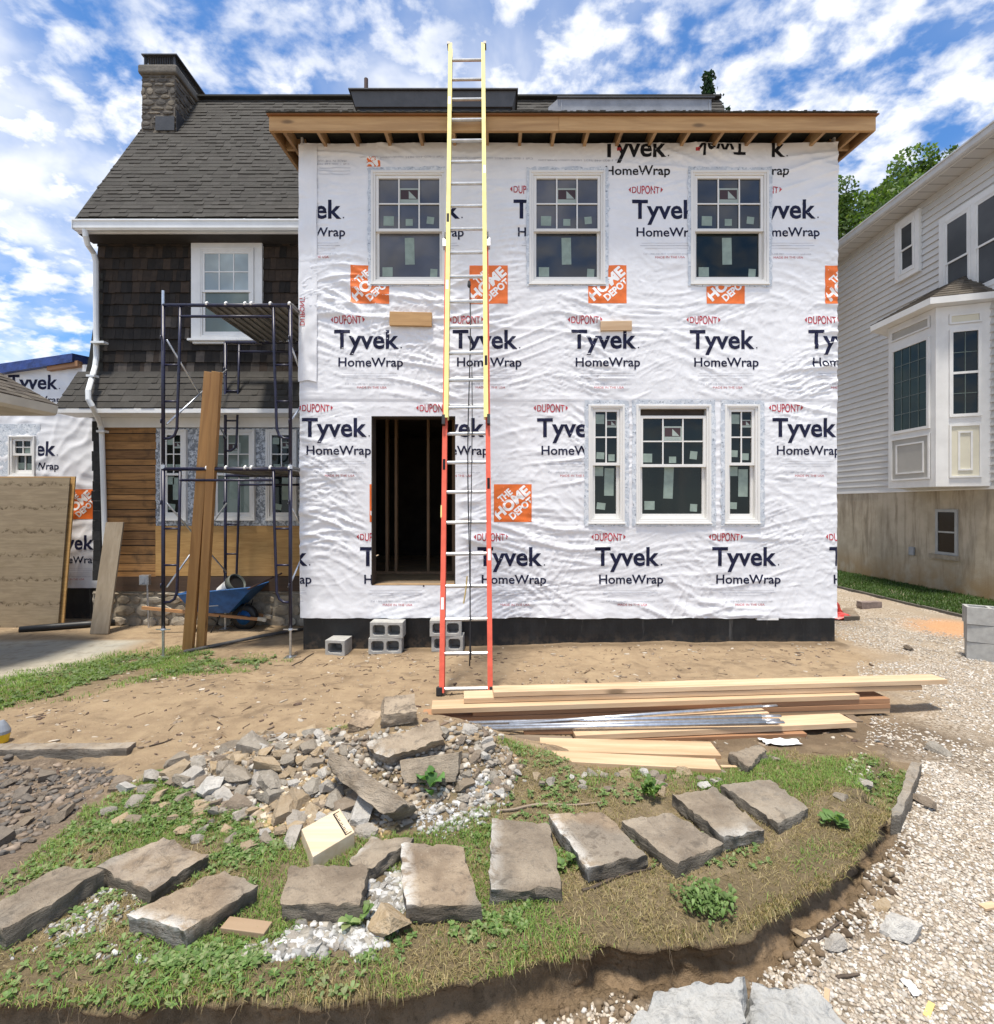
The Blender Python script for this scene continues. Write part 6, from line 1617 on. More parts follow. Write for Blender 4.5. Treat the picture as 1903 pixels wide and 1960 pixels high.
def stone_hex(name, c8, mat, label, cat, group=None, n=14, rough=.010, mortar=0.0, seed=1, mort_side=None, ledge=0.0, dark_side=1.0):
    """rough quarried stone filling the eight corners (bottom four, then top four), its faces broken up"""
    c8 = [Vector(c) for c in c8]; o0 = sum(c8[:4], Vector()) / 4
    bm = bmesh.new(); g = np.random.default_rng(seed)
    def tri(u, v, w):
        a = c8[0].lerp(c8[1], u).lerp(c8[3].lerp(c8[2], u), v); b = c8[4].lerp(c8[5], u).lerp(c8[7].lerp(c8[6], u), v); return a.lerp(b, w)
    vid = {}; nz = 6
    def vert(i, j, k):
        key = (i, j, k)
        if key not in vid: vid[key] = bm.verts.new(tri(i / n, j / n, k / nz))
        return vid[key]
    quads = []
    for i in range(n):
        for j in range(n):
            quads.append([(i, j, 0), (i, j + 1, 0), (i + 1, j + 1, 0), (i + 1, j, 0)]); quads.append([(i, j, nz), (i + 1, j, nz), (i + 1, j + 1, nz), (i, j + 1, nz)])
    for i in range(n):
        for k in range(nz):
            quads.append([(i, 0, k), (i + 1, 0, k), (i + 1, 0, k + 1), (i, 0, k + 1)]); quads.append([(i, n, k), (i, n, k + 1), (i + 1, n, k + 1), (i + 1, n, k)])
            quads.append([(0, i, k), (0, i, k + 1), (0, i + 1, k + 1), (0, i + 1, k)]); quads.append([(n, i, k), (n, i + 1, k), (n, i + 1, k + 1), (n, i, k + 1)])
    fs = [bm.faces.new([vert(*q) for q in qq]) for qq in quads]
    keys = list(vid.keys()); P = np.array([vid[k].co[:] for k in keys]); K = np.array(keys, float); K[:, :2] /= n; K[:, 2] /= nz
    cen = np.array(o0)
    off_ = np.stack([noise3(P + seed * 3.7, 9, 7), noise3(P + 11 + seed, 9, 8), noise3(P + 23 + seed, 9, 9)], -1) * rough * .62
    fine = np.stack([noise3(P + seed, 30, 17), noise3(P + 5 + seed, 30, 18), noise3(P + 9 + seed, 30, 19)], -1) * rough * .8
    side = np.minimum(np.minimum(K[:, 0], 1 - K[:, 0]), np.minimum(K[:, 1], 1 - K[:, 1])) < 1e-6
    top = K[:, 2] > .999
    amt = np.where(side, 1.5, 1.0); amt = np.where(top & ~side, .75, amt)
    P2 = P + (off_ + fine) * amt[:, None]
    up_ = (c8[4] - c8[0]).normalized()
    if ledge:                                                     # a delaminated step on the top face
        s = (K[:, 0] * .8 + K[:, 1] * .5 + .2 * perlin(K[:, 0] * 3, K[:, 1] * 3, seed)) > .80
        P2 -= np.outer((s & top) * ledge, np.array(up_))
    tilt = K[:, 2] < .2; P2 += np.where(side & tilt, 1, 0)[:, None] * (cen - P2) * .06 * np.array([1, 1, 0])
    for k, p in zip(keys, P2): vid[k].co = p - cen
    me = bpy.data.meshes.new(name); lay = bm.loops.layers.float_color.new('Col')
    kk = {vid[k]: K[i] for i, k in enumerate(keys)}
    for f in bm.faces:
        for l in f.loops:
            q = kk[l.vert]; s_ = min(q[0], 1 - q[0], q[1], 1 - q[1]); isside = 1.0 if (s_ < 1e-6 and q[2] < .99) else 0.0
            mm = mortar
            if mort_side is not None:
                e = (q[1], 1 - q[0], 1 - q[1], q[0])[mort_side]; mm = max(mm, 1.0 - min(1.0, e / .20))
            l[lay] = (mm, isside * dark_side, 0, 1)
    bmesh.ops.recalc_face_normals(bm, faces=bm.faces); bm.to_mesh(me); bm.free(); me.materials.append(mat)
    me.polygons.foreach_set('use_smooth', [True] * len(me.polygons)); 
    o = bpy.data.objects.new(name, me); o.location = o0; COLL.objects.link(o)
    try: me.set_sharp_from_angle(angle=R(35))
    except Exception: pass
    return tag(o, label, cat, group)
def slab(px, th, label, seed, tilt=None, **kw):
    """px: top-face corners as seen (left, back, right, front order round the stone)"""
    cx = sum(p[0] for p in px) / 4; cy = sum(p[1] for p in px) / 4
    z = Hs(on(cx, cy + 14).x, on(cx, cy + 14).y) + th * .80
    tl = tilt or (0, 0, 0, 0); T = [onz(X, Y, z + dz) for (X, Y), dz in zip(px, tl)]
    base = [t - Vector((0, 0, th * 1.25)) for t in T]
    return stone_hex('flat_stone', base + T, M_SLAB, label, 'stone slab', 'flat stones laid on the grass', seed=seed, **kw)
# the twelve flat stones, left to right
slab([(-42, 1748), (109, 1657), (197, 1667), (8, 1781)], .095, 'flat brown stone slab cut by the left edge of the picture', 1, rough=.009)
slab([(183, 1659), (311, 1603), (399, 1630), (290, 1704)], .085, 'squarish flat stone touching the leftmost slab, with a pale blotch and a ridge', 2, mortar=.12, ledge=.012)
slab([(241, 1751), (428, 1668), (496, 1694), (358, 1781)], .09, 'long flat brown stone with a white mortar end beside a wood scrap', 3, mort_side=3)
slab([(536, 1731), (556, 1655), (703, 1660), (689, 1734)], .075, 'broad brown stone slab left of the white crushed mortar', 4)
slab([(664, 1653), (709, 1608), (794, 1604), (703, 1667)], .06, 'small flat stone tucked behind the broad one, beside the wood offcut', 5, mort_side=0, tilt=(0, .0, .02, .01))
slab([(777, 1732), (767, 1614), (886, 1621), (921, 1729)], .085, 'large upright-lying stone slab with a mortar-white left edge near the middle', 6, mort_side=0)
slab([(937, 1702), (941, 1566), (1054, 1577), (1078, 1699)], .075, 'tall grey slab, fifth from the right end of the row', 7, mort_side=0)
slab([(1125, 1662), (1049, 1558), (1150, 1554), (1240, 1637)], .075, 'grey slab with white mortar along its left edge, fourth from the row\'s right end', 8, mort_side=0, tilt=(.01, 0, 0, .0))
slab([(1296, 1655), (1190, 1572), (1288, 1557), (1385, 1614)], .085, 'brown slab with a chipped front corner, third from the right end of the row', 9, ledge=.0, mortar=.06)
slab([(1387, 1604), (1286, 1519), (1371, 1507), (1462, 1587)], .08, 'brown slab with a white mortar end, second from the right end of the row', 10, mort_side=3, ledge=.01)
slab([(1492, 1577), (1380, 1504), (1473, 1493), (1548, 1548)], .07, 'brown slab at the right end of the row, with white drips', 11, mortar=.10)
z = Hs(on(1430, 1455).x, on(1430, 1455).y) + .055
T = [onz(X, Y, z) for X, Y in ((1391, 1442), (1455, 1425), (1468, 1432), (1432, 1469))]
stone_hex('flat_stone', [t - Vector((0, 0, .09)) for t in T] + T, M_SLAB, 'wedge-shaped brown stone beside the ends of the short new boards', 'stone slab', 'flat stones laid on the grass', seed=12, rough=.012)
# kerb stone standing in the cut at the right, kerb at the left
T = [onz(X, Y, .125) for X, Y in ((1705, 1561), (1745, 1458), (1764, 1462), (1724, 1565))]
for t in T: t.z = .125
stone_hex('kerb_stone', [t - Vector((0, 0, .22)) for t in T] + T, M_SLAB, 'grey kerb stone set on edge where the grass meets the gravel drive', 'kerb stone', None, seed=31, rough=.007, mortar=.25)
a, b = on(-40, 1452), on(242, 1448); za = Hs(a.x, a.y + .14) + .035
stone_hex('kerb_stone', [(a.x, a.y, za - .14), (b.x, b.y, za - .14), (b.x, b.y + .09, za - .14), (a.x, a.y + .09, za - .14), (a.x, a.y, za), (b.x, b.y, za), (b.x, b.y + .09, za), (a.x, a.y + .09, za)], M_SLAB, 'low concrete kerb holding back the dirt at the left edge', 'kerb', None, seed=32, rough=.006, mortar=.2, n=20)
# ---- the five quarried blocks thrown on top of the heap
def block(quad_px, d4, depth_vec, label, seed, **kw):
    """front quad as pixels with distances, pushed back by depth_vec"""
    F_ = [at(X, Y, d) for (X, Y), d in zip(quad_px, d4)]; v = Vector(depth_vec)
    c8 = [F_[0], F_[1], F_[1] + v, F_[0] + v, F_[3], F_[2], F_[2] + v, F_[3] + v]
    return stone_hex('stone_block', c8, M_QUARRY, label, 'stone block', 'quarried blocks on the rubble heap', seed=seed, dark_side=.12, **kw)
hp = on(770, 1500).y
block([(727, 1397), (792, 1382), (797, 1362), (735, 1368)], (2.98, 3.00, 3.00, 2.98), (-.035, .16, .045), 'square grey block on top of the rubble heap', 41, rough=.008, n=10)
block([(664, 1415), (716, 1412), (711, 1391), (663, 1386)], (2.98, 3.0, 3.0, 2.98), (.03, .2, .01), 'brown block under the topmost grey one, at the left of the heap', 42, rough=.012, n=10)
block([(737, 1454), (852, 1412), (838, 1377), (700, 1424)], (2.72, 2.84, 2.96, 2.84), (.0, .09, -.10), 'long rough brown block lying across the heap with a white mortar end', 43, mort_side=3, rough=.012)
block([(770, 1500), (875, 1497), (878, 1441), (765, 1455)], (2.66, 2.70, 2.80, 2.76), (.02, .12, -.05), 'smooth grey-brown block propped at the foot of the heap, facing the viewer', 44, rough=.005)
block([(737, 1563), (627, 1475), (632, 1437), (778, 1538)], (2.40, 2.64, 2.68, 2.42), (.05, .10, -.09), 'long plank-like stone sliding down the left of the heap, split along its length', 45, rough=.010, mort_side=None, mortar=.12)
# beam offcut with its printed stamp
z = Hs(on(620, 1655).x, on(620, 1655).y) + .075
T = [onz(X, Y, z) for X, Y in ((599, 1640), (577, 1587), (650, 1547), (679, 1592))]
c = sum(T, Vector()) / 4; off_ = thing('beam_offcut', (c.x, c.y, z - .085), 'pale new beam offcut with a black ruled stamp lying between stones', 'wood block')
m = MB(); m.hexa([t - Vector((0, 0, .085)) for t in T] + T); M_OFF = m_wood('pale_offcut', (.66, .56, .42), (.56, .44, .29), (.50, .37, .23), axis=0, knots=False, tone=.02); m.build('block', M_OFF, off_, bevel=.003)
m = MB(); e = (T[3] - T[2]).normalized(); f = (T[1] - T[2]).normalized(); q = T[2] + e * .02 + f * .012 + Vector((0, 0, .0015)); LN = (T[3] - T[2]).length - .03
def strip(a, b, c, d): m._add([q + e * a + f * c, q + e * b + f * c, q + e * b + f * d, q + e * a + f * d], [(0, 1, 2, 3)])
strip(0, LN, .028, .034); strip(0, .005, 0, .03); strip(LN - .005, LN, 0, .03)
for i in range(14): strip(.006 + i * LN / 15, .010 + i * LN / 15, .016 + .006 * (i % 3 == 0), .030)
m.build('printed_stamp', M_BLACKP, off_, recalc=False)
p = on(468, 1786); flat_board(421, 1776, 505, 1787, Hs(p.x, p.y) + .03, .055, .022, 'small wood scrap beside the end of the long left slab', M_SCRAP, 'wood_scrap', 'wood scrap', None)
p = on(500, 1868); T = [onz(X, Y, Hs(p.x, p.y) + .03) for X, Y in ((487, 1864), (519, 1842), (541, 1846), (506, 1870))]
stone_hex('brick_piece', [t - Vector((0, 0, .04)) for t in T] + T, m_plain('brick', (.27, .17, .105), .9, .25, 20, .003, 90), 'broken tan brick piece in the grass near the front cut', 'brick', None, seed=51, n=6, rough=.004)
# ================================================================== ROCKS
def rock_mesh(name, seed, mat, sub=2, cuts=9, rough=.05, flat=(1, .8, .6)):
    """broken stone: a lump cut by random planes, flat facets with chipped edges"""
    g = np.random.default_rng(seed); bm = bmesh.new(); bmesh.ops.create_cube(bm, size=2.0)
    for _ in range(cuts):
        n = g.normal(size=3); n /= np.linalg.norm(n); h = g.uniform(.50, .95)
        r = bmesh.ops.bisect_plane(bm, geom=bm.verts[:] + bm.edges[:] + bm.faces[:], plane_co=tuple(n * h), plane_no=tuple(n), clear_outer=True)
        e = [q for q in r['geom_cut'] if isinstance(q, bmesh.types.BMEdge)]
        if e: bmesh.ops.holes_fill(bm, edges=e, sides=0)
    bmesh.ops.triangulate(bm, faces=bm.faces); bmesh.ops.subdivide_edges(bm, edges=bm.edges[:], cuts=sub, use_grid_fill=True); bmesh.ops.triangulate(bm, faces=bm.faces)
    P = np.array([v.co[:] for v in bm.verts]); P += np.stack([noise3(P + seed, 1.6, 3), noise3(P + seed + 7, 1.6, 4), noise3(P + seed + 13, 1.6, 5)], -1) * rough * 1.2 + np.stack([noise3(P + seed, 5, 13), noise3(P + seed + 7, 5, 14), noise3(P + seed + 13, 5, 15)], -1) * rough
    P *= np.array(flat)
    for v, p in zip(bm.verts, P): v.co = p
    bmesh.ops.recalc_face_normals(bm, faces=bm.faces)
    me = bpy.data.meshes.new(name); bm.to_mesh(me); bm.free(); me.materials.append(mat); me.polygons.foreach_set('use_smooth', [True] * len(me.polygons))
    try: me.set_sharp_from_angle(angle=R(22))
    except Exception: pass
    return me
def m_rock(name, a, b, c, k=.5):
    t = NT(name); P = t.coord('Object', rand=True); n = t.noise(P, 1.1, 6, .7, .3); n2 = t.noise(P, 4.5, 5, .7)
    q = t.mix(t.mapr(n, .35, .65), a, b); q = t.mix(t.mapr(n2, .5, .68, 0, k), q, c); q = t.mix(t.mapr(t.rand(), 0, 1, 0, .55), q, (.26, .205, .145))
    t.set('Base Color', q).set('Roughness', .93); t.b.inputs['Specular IOR Level'].default_value = .2; t.set('Normal', t.bump(n2, .05, .6)); return t.m
M_RK_GREY = m_rock('grey_rock', (.225, .205, .175), (.33, .30, .255), (.46, .43, .375)); M_RK_TAN = m_rock('tan_rock', (.38, .285, .175), (.46, .37, .26), (.30, .19, .09)); M_RK_WHITE = m_rock('mortar_rock', (.56, .54, .50), (.43, .415, .39), (.27, .25, .225)); M_RK_BROWN = m_rock('brown_rock', (.19, .15, .115), (.25, .205, .16), (.32, .28, .23)); M_RK_DARK = m_rock('dark_rock', (.12, .11, .10), (.19, .165, .14), (.26, .23, .20))
KINDS = {}
for nm, mt in (('grey', M_RK_GREY), ('tan', M_RK_TAN), ('white', M_RK_WHITE), ('brown', M_RK_BROWN), ('dark', M_RK_DARK)):
    KINDS[nm] = [rock_mesh('rubble_' + nm, 100 + 13 * i + len(nm), mt, flat=((1, .8, .62), (1, .7, .5), (.95, .9, .7), (1, .62, .38), (1.15, .7, .55), (.9, .75, .45))[i]) for i in range(6)]
def rock(kind, p, s, label, group, name='rock', sink=.3, rot=None, cat='rock', lean=.35):
    o = bpy.data.objects.new(name, random.choice(KINDS[kind])); COLL.objects.link(o); o.scale = (s, s, s); o.location = (p[0], p[1], p[2] + s * (.5 - sink))
    o.rotation_euler = rot or (random.uniform(-lean, lean), random.uniform(-lean, lean), random.uniform(0, 2 * PI)); return tag(o, label, cat, group)
RL = {'grey': ('angular grey stone in the rubble heap', 'grey stones of the rubble heap'), 'tan': ('yellowish tan stone in the rubble heap', 'tan stones of the rubble heap'), 'white': ('stone coated in white mortar in the rubble heap', 'mortar-white stones of the rubble heap'), 'brown': ('dull brown stone in the rubble heap', 'brown stones of the rubble heap'), 'dark': ('dark grey stone in the rock bed at the left edge', 'dark stones of the rock bed')}
rr = random.Random(77)
placed = []
def scatter_rocks(n, poly_px, kinds, smin, smax, layer=0.0, lab=None):
    xs = [p[0] for p in poly_px]; ys = [p[1] for p in poly_px]; c = 0; tries = 0
    while c < n and tries < n * 60:
        tries += 1; X = rr.uniform(min(xs), max(xs)); Y = rr.uniform(min(ys), max(ys))
        if not bool(inpoly(np.array([X]), np.array([Y]), poly_px)[0]): continue
        p = on(X, Y); s = smin * (smax / smin) ** (rr.random() ** 1.6)
        if any((p.x - q[0]) ** 2 + (p.y - q[1]) ** 2 < (.50 * (s + q[2])) ** 2 for q in placed): continue
        placed.append((p.x, p.y, s)); k = rr.choices(list(kinds.keys()), list(kinds.values()))[0]; random.seed(rr.random())
        l, g = lab or RL[k]; rock(k, (p.x, p.y, p.z), s, l, g, sink=.28); c += 1
HEAP = [(262, 1492), (330, 1470), (420, 1432), (500, 1405), (640, 1400), (690, 1430), (640, 1470), (700, 1540), (770, 1570), (640, 1590), (520, 1570), (430, 1560), (370, 1560), (400, 1520)]
scatter_rocks(125, HEAP, {'grey': 4, 'tan': 3.0, 'white': 2.2, 'brown': 1.8}, .032, .095)
scatter_rocks(48, [(520, 1500), (700, 1480), (770, 1575), (640, 1600), (500, 1570)], {'tan': 6, 'brown': 1, 'white': 1.5}, .022, .045)
scatter_rocks(30, [(850, 1400), (930, 1400), (1000, 1470), (960, 1530), (880, 1540), (880, 1440)], {'brown': 3, 'white': 3, 'grey': 3}, .022, .05)
scatter_rocks(26, [(960, 1478), (1380, 1478), (1400, 1500), (1250, 1520), (1000, 1510)], {'white': 3, 'grey': 3, 'tan': 2, 'brown': 2}, .025, .055)
scatter_rocks(26, [(240, 1500), (430, 1500), (560, 1600), (440, 1640), (330, 1590), (190, 1570)], {'white': 3, 'tan': 2, 'grey': 3, 'brown': 1}, .028, .052)
scatter_rocks(26, [(0, 1475), (180, 1475), (250, 1500), (120, 1580), (0, 1650)], {'dark': 6, 'brown': 2}, .025, .06, lab=RL['dark'])
for (X, Y, k, s, lb, ct) in ((556, 1612, 'white', .058, 'round white-crusted cobble left of the beam offcut', 'rock'), (700, 1600, 'white', .050, 'round pale cobble right of the beam offcut', 'rock'), (741, 1775, 'tan', .088, 'orange-tan stone at the bottom corner of the large middle slab', 'rock'),
        (1740, 1243, 'dark', .075, 'dark rock on the dirt right of the addition', 'rock'), (1655, 1505, 'white', .05, 'pale flat rock in the grass near the kerb stone', 'rock'), (1605, 1525, 'grey', .035, 'small grey rock in the grass left of the kerb stone', 'rock'), (1720, 1780, 'white', .07, 'white rock half buried in the gravel drive', 'rock'), (1690, 1735, 'tan', .04, 'orange stone on the gravel drive', 'rock'), (1595, 1815, 'white', .045, 'white stone at the foot of the cut bank', 'rock'),
        (1765, 1535, 'brown', .05, 'brown stone on the gravel right of the kerb stone', 'rock'), (1480, 1455, 'grey', .035, 'small grey stone by the ends of the lower boards', 'rock'), (1800, 1440, 'grey', .06, 'flat grey stone on the drive above the kerb', 'rock'), (1680, 1420, 'white', .03, 'small whitish stone beside the white paper', 'rock')):
    p = on(X, Y); rock(k, p, s, lb, None, sink=.30)
scatter_rocks(22, [(540, 1780), (700, 1775), (715, 1850), (600, 1885), (500, 1890)], {'white': 1}, .014, .036, lab=('white mortar chunk in the spill below the broad slab', 'white chunks of the mortar spill'))
scatter_rocks(12, [(690, 1690), (768, 1680), (772, 1740), (700, 1760)], {'white': 3, 'grey': 1}, .012, .030, lab=('pale chunk in the gap between the two middle slabs', 'pale chunks between the middle slabs'))
# boulders at the bottom edge
def boulder(px, Y, d, s, flat, seed, label, mat, rz=0.0):
    z = Hs((px - CX) * d / FOC, d); me = rock_mesh('boulder', seed, mat, sub=5, cuts=12, rough=.06, flat=flat); o = bpy.data.objects.new('boulder', me); COLL.objects.link(o); o.scale = (s, s, s); o.location = ((px - CX) * d / FOC, d, z + s * flat[2] * .35); o.rotation_euler = (R(6), R(-4), rz); return tag(o, label, 'boulder', 'pale boulders at the bottom edge')
def m_boulder():
    t = NT('pale_boulder'); P = t.coord('Object', rand=True); n = t.noise(P, 3.0, 6, .7, .4); n2 = t.noise(P, 26, 5, .75); n3 = t.voronoi(P, 46)
    q = t.mix(t.mapr(n, .35, .62), (.42, .41, .385), (.30, .30, .29)); q = t.mix(t.mapr(n2, .50, .66, 0, .7), q, (.19, .19, .185)); q = t.mix(t.mapr(n, .62, .72, 0, .8), q, (.50, .42, .28)); 
    t.set('Base Color', q).set('Roughness', .9); t.set('Normal', t.bump(t.math('ADD', n2, t.math('MULTIPLY', n3, .5)), .018, .9)); return t.m
M_BOULD = m_boulder()
def big(T_, base_px, label, seed, rough):
    T = [onz(X, Y, z) for X, Y, z in T_]; Bq = [onz(X, Y, -.10) for X, Y in base_px]
    for t_, b_ in zip(T, Bq): b_.x, b_.y = t_.x + (t_.x - sum(q.x for q in T) / 4) * .35, t_.y + (t_.y - sum(q.y for q in T) / 4) * .35
    o = stone_hex('boulder', Bq + T, M_BOULD, label, 'boulder', 'pale boulders at the bottom edge', seed=seed, rough=rough, n=26); return o
big([(1165, 2010, .20), (1262, 1893, .20), (1423, 1872, .215), (1418, 2030, .20)], [(1165, 2010), (1262, 1893), (1423, 1872), (1418, 2030)], 'large flat-topped pale boulder at the bottom edge, left one of the two big ones', 301, .014)
big([(1440, 2010, .19), (1436, 1884, .17), (1555, 1888, .15), (1635, 1975, .12)], [(1440, 2010), (1436, 1884), (1555, 1888), (1635, 1975)], 'pale speckled boulder at the bottom edge, right one of the two big ones', 305, .020)
boulder(876, 1962, 1.52, .085, (1, .8, .8), 309, 'small white boulder at the middle of the bottom edge', M_RK_WHITE)
# ================================================================== BITS AND PIECES
p = on(1606, 1186); rd = thing('red_sheeting', p, 'crumpled red plastic sheeting behind the right corner of the addition', 'plastic sheet'); M_REDP = m_plain('red_plastic', (.55, .03, .025), .35, .3, 14)
me = rock_mesh('upper_fold', 71, M_REDP, 3, 8, .18); o = bpy.data.objects.new('upper_fold', me); COLL.objects.link(o); o.parent = rd; o.location = (.0, .1, .17); o.scale = (.11, .1, .14)
me = rock_mesh('lower_fold', 73, M_REDP, 3, 8, .18); o = bpy.data.objects.new('lower_fold', me); COLL.objects.link(o); o.parent = rd; o.location = (.02, .0, .06); o.scale = (.15, .1, .08)
T = [onz(X, Y, .06) for X, Y in ((1616, 1180), (1613, 1164), (1632, 1164), (1646, 1179))]
stone_hex('flat_stone', [t - Vector((0, 0, .10)) for t in T] + T, M_SLAB, 'smooth grey-green stone slab by the red plastic sheeting', 'stone slab', None, seed=61, n=8, rough=.004)
p = on(1670, 1166); T = [Vector((p.x + a, p.y + b, p.z + .11)) for a, b in ((-.17, 0), (.17, .02), (.16, .13), (-.18, .11))]
stone_hex('brick_piece', [t - Vector((0, 0, .12)) for t in T] + T, m_plain('dull_brick', (.22, .17, .15), .9, .2, 14, .003, 60), 'dull reddish block lying on the drive behind the addition', 'brick', None, seed=62, n=8, rough=.005)
def crumple(name, X, Y, w, d, h, mat, label, cat, seed, sub=14):
    p = on(X, Y); g = np.linspace(-1, 1, sub); A, B_ = np.meshgrid(g, g); ang = np.arctan2(B_, A); rad = 1 + .25 * perlin(np.cos(ang) * 1.7 + seed, np.sin(ang) * 1.7, seed)
    x = A * w * rad; y = B_ * d * rad; z = h * (.35 + .65 * np.abs(perlin(A * 2.1 + seed, B_ * 2.1, seed + 1))) + H(p.x + x, p.y + y) + .004
    V = np.stack([p.x + x, p.y + y, z], -1).reshape(-1, 3); i, j = np.meshgrid(np.arange(sub - 1), np.arange(sub - 1)); q = (j * sub + i).ravel(); F = np.stack([q, q + 1, q + sub + 1, q + sub], -1)
    o = np_mesh(name, V, F, mat, smooth=False, origin=tuple(p)); so = o.modifiers.new('thickness', 'SOLIDIFY'); so.thickness = .002; return tag(o, label, cat)
crumple('paper_sheet', 1493, 1424, .13, .05, .025, M_PWHITE, 'crumpled white paper on the dirt beside the lower boards', 'paper', 3)
crumple('plastic_scrap', 1745, 1895, .018, .03, .014, M_PWHITE, 'scrap of clear white plastic on the gravel at the lower right', 'plastic', 5)
crumple('plastic_scrap', 338, 1851, .018, .012, .008, M_PWHITE, 'small white scrap in the grass below the long left slab', 'plastic', 6, 8)
for (X0, Y0, X1, Y1, r, nm, lb, mt) in ((1580, 1930, 1584, 1892, .006, 'wood_stick', 'pale square stick standing up behind the boulders', M_LUM_NEW), ):
    a = on(X0, Y0); b = at(X1, Y1, a.y + .04); m = MB(); m.bar(a - Vector((0, 0, .02)), b, .016, .01); tag(m.build(nm, mt, None, origin=a), lb, 'stick')
def ground_stick(X0, Y0, X1, Y1, r, label, mat, name='stick', w=None):
    a, b = on(X0, Y0), on(X1, Y1); m = MB()
    if w: m.bar(a + Vector((0, 0, r)), b + Vector((0, 0, r)), w, r * 2)
    else:
        pts = []; n = 8
        for i in range(n + 1):
            q = a.lerp(b, i / n); s = .02 * (b - a).length * math.sin(i * .9 + X0); q.x += s * .7; q.y += s; q.z = Hs(q.x, q.y) + r; pts.append(q)
        m.tube(pts, [r * (1 - .6 * abs(i / n - .3)) for i in range(n + 1)], 6)
    return tag(m.build(name, mat, None, origin=a), label, 'stick')
M_TWIG = m_plain('twig', (.075, .055, .04), .9, .3, 20); M_YWOOD = m_plain('yellow_wood', (.62, .46, .17), .7, .1, 9)
ground_stick(1117, 1704, 1262, 1657, .007, 'thin bent twig lying between the grey slabs and the cut', M_TWIG); ground_stick(960, 1553, 1150, 1538, .008, 'grey-brown stick lying in the grass above the slabs', M_RK_BROWN); ground_stick(1535, 1818, 1612, 1772, .007, 'dark stick on the gravel at the foot of the bank', M_TWIG); ground_stick(1601, 1872, 1645, 1866, .007, 'short dark stick on the gravel right of the boulders', M_TWIG)
ground_stick(1773, 1946, 1784, 1920, .004, 'yellow wood chip lying on the gravel at the lower right', M_YWOOD, 'wood_chip', .018); ground_stick(1515, 1780, 1552, 1800, .004, 'flat brown chip at the foot of the cut bank', M_RK_TAN, 'wood_chip', .03); ground_stick(1880, 1737, 1906, 1735, .005, 'pale wood chip on the gravel at the right edge', M_LUM_NEW, 'wood_chip', .03)
ground_stick(600, 1252, 560, 1275, .008, 'short dark stick on the dirt by the left corner of the addition', M_TWIG); ground_stick(606, 1838, 655, 1860, .004, 'thin dry twig across the white mortar crumbs', M_TWIG); ground_stick(285, 1430, 330, 1415, .006, 'thin dark stick on the tan dirt', M_TWIG)
p = on(4, 1420); yb = thing('yellow_tub', p, 'white and yellow plastic tub cut by the left edge of the picture', 'tub'); m = MB(); m.lathe([(.035, 0), (.045, .06), (.0451, .061)], (p.x, p.y, p.z), n=16); m.build('tub', m_plain('yellow_plastic', (.65, .42, .02), .4, .1, 6), yb); m = MB(); m.lathe([(.047, .0), (.047, .02), (.03, .06), (.012, .09)], (p.x, p.y, p.z + .06), n=16); m.build('lid', M_LIGHTMETAL, yb)

# ================================================================== GRAVEL, CRUMBS, GRASS AND WEEDS
def pts_in(poly_px, n, seed):
    """n ground points spread evenly over the ground seen inside a pixel polygon"""
    g = np.random.default_rng(seed); W = [on(X, Y) for X, Y in poly_px]; P = [(p.x, p.y) for p in W]
    xs = [p[0] for p in P]; ys = [p[1] for p in P]; out = np.zeros((0, 2))
    while len(out) < n:
        q = np.stack([g.uniform(min(xs), max(xs), n * 2), g.uniform(min(ys), max(ys), n * 2)], -1); out = np.vstack([out, q[inpoly(q[:, 0], q[:, 1], P)]])
    out = out[:n] + g.normal(size=(n, 2)) * .03 * (g.uniform(size=(n, 1)) < .45)
    return out
def ico(sub=1):
    bm = bmesh.new(); bmesh.ops.create_icosphere(bm, subdivisions=sub, radius=1.0); V = np.array([v.co[:] for v in bm.verts]); F = np.array([[v.index for v in f.verts] for f in bm.faces]); bm.free(); return V, F
ICO1 = ico(1); ICO2 = ico(2)
def chip(seed, cuts=7):
    g = np.random.default_rng(seed); bm = bmesh.new(); bmesh.ops.create_cube(bm, size=1.7)
    for _ in range(cuts):
        n = g.normal(size=3); n /= np.linalg.norm(n)
        r = bmesh.ops.bisect_plane(bm, geom=bm.verts[:] + bm.edges[:] + bm.faces[:], plane_co=tuple(n * g.uniform(.55, .95)), plane_no=tuple(n), clear_outer=True)
        e = [q for q in r['geom_cut'] if isinstance(q, bmesh.types.BMEdge)]
        if e: bmesh.ops.holes_fill(bm, edges=e, sides=0)
    bmesh.ops.triangulate(bm, faces=bm.faces); bmesh.ops.recalc_face_normals(bm, faces=bm.faces); bm.verts.index_update()
    V = np.array([v.co[:] for v in bm.verts]); F = np.array([[v.index for v in f.verts] for f in bm.faces]); bm.free(); return V, F
CHIPS = [chip(900 + i) for i in range(5)]
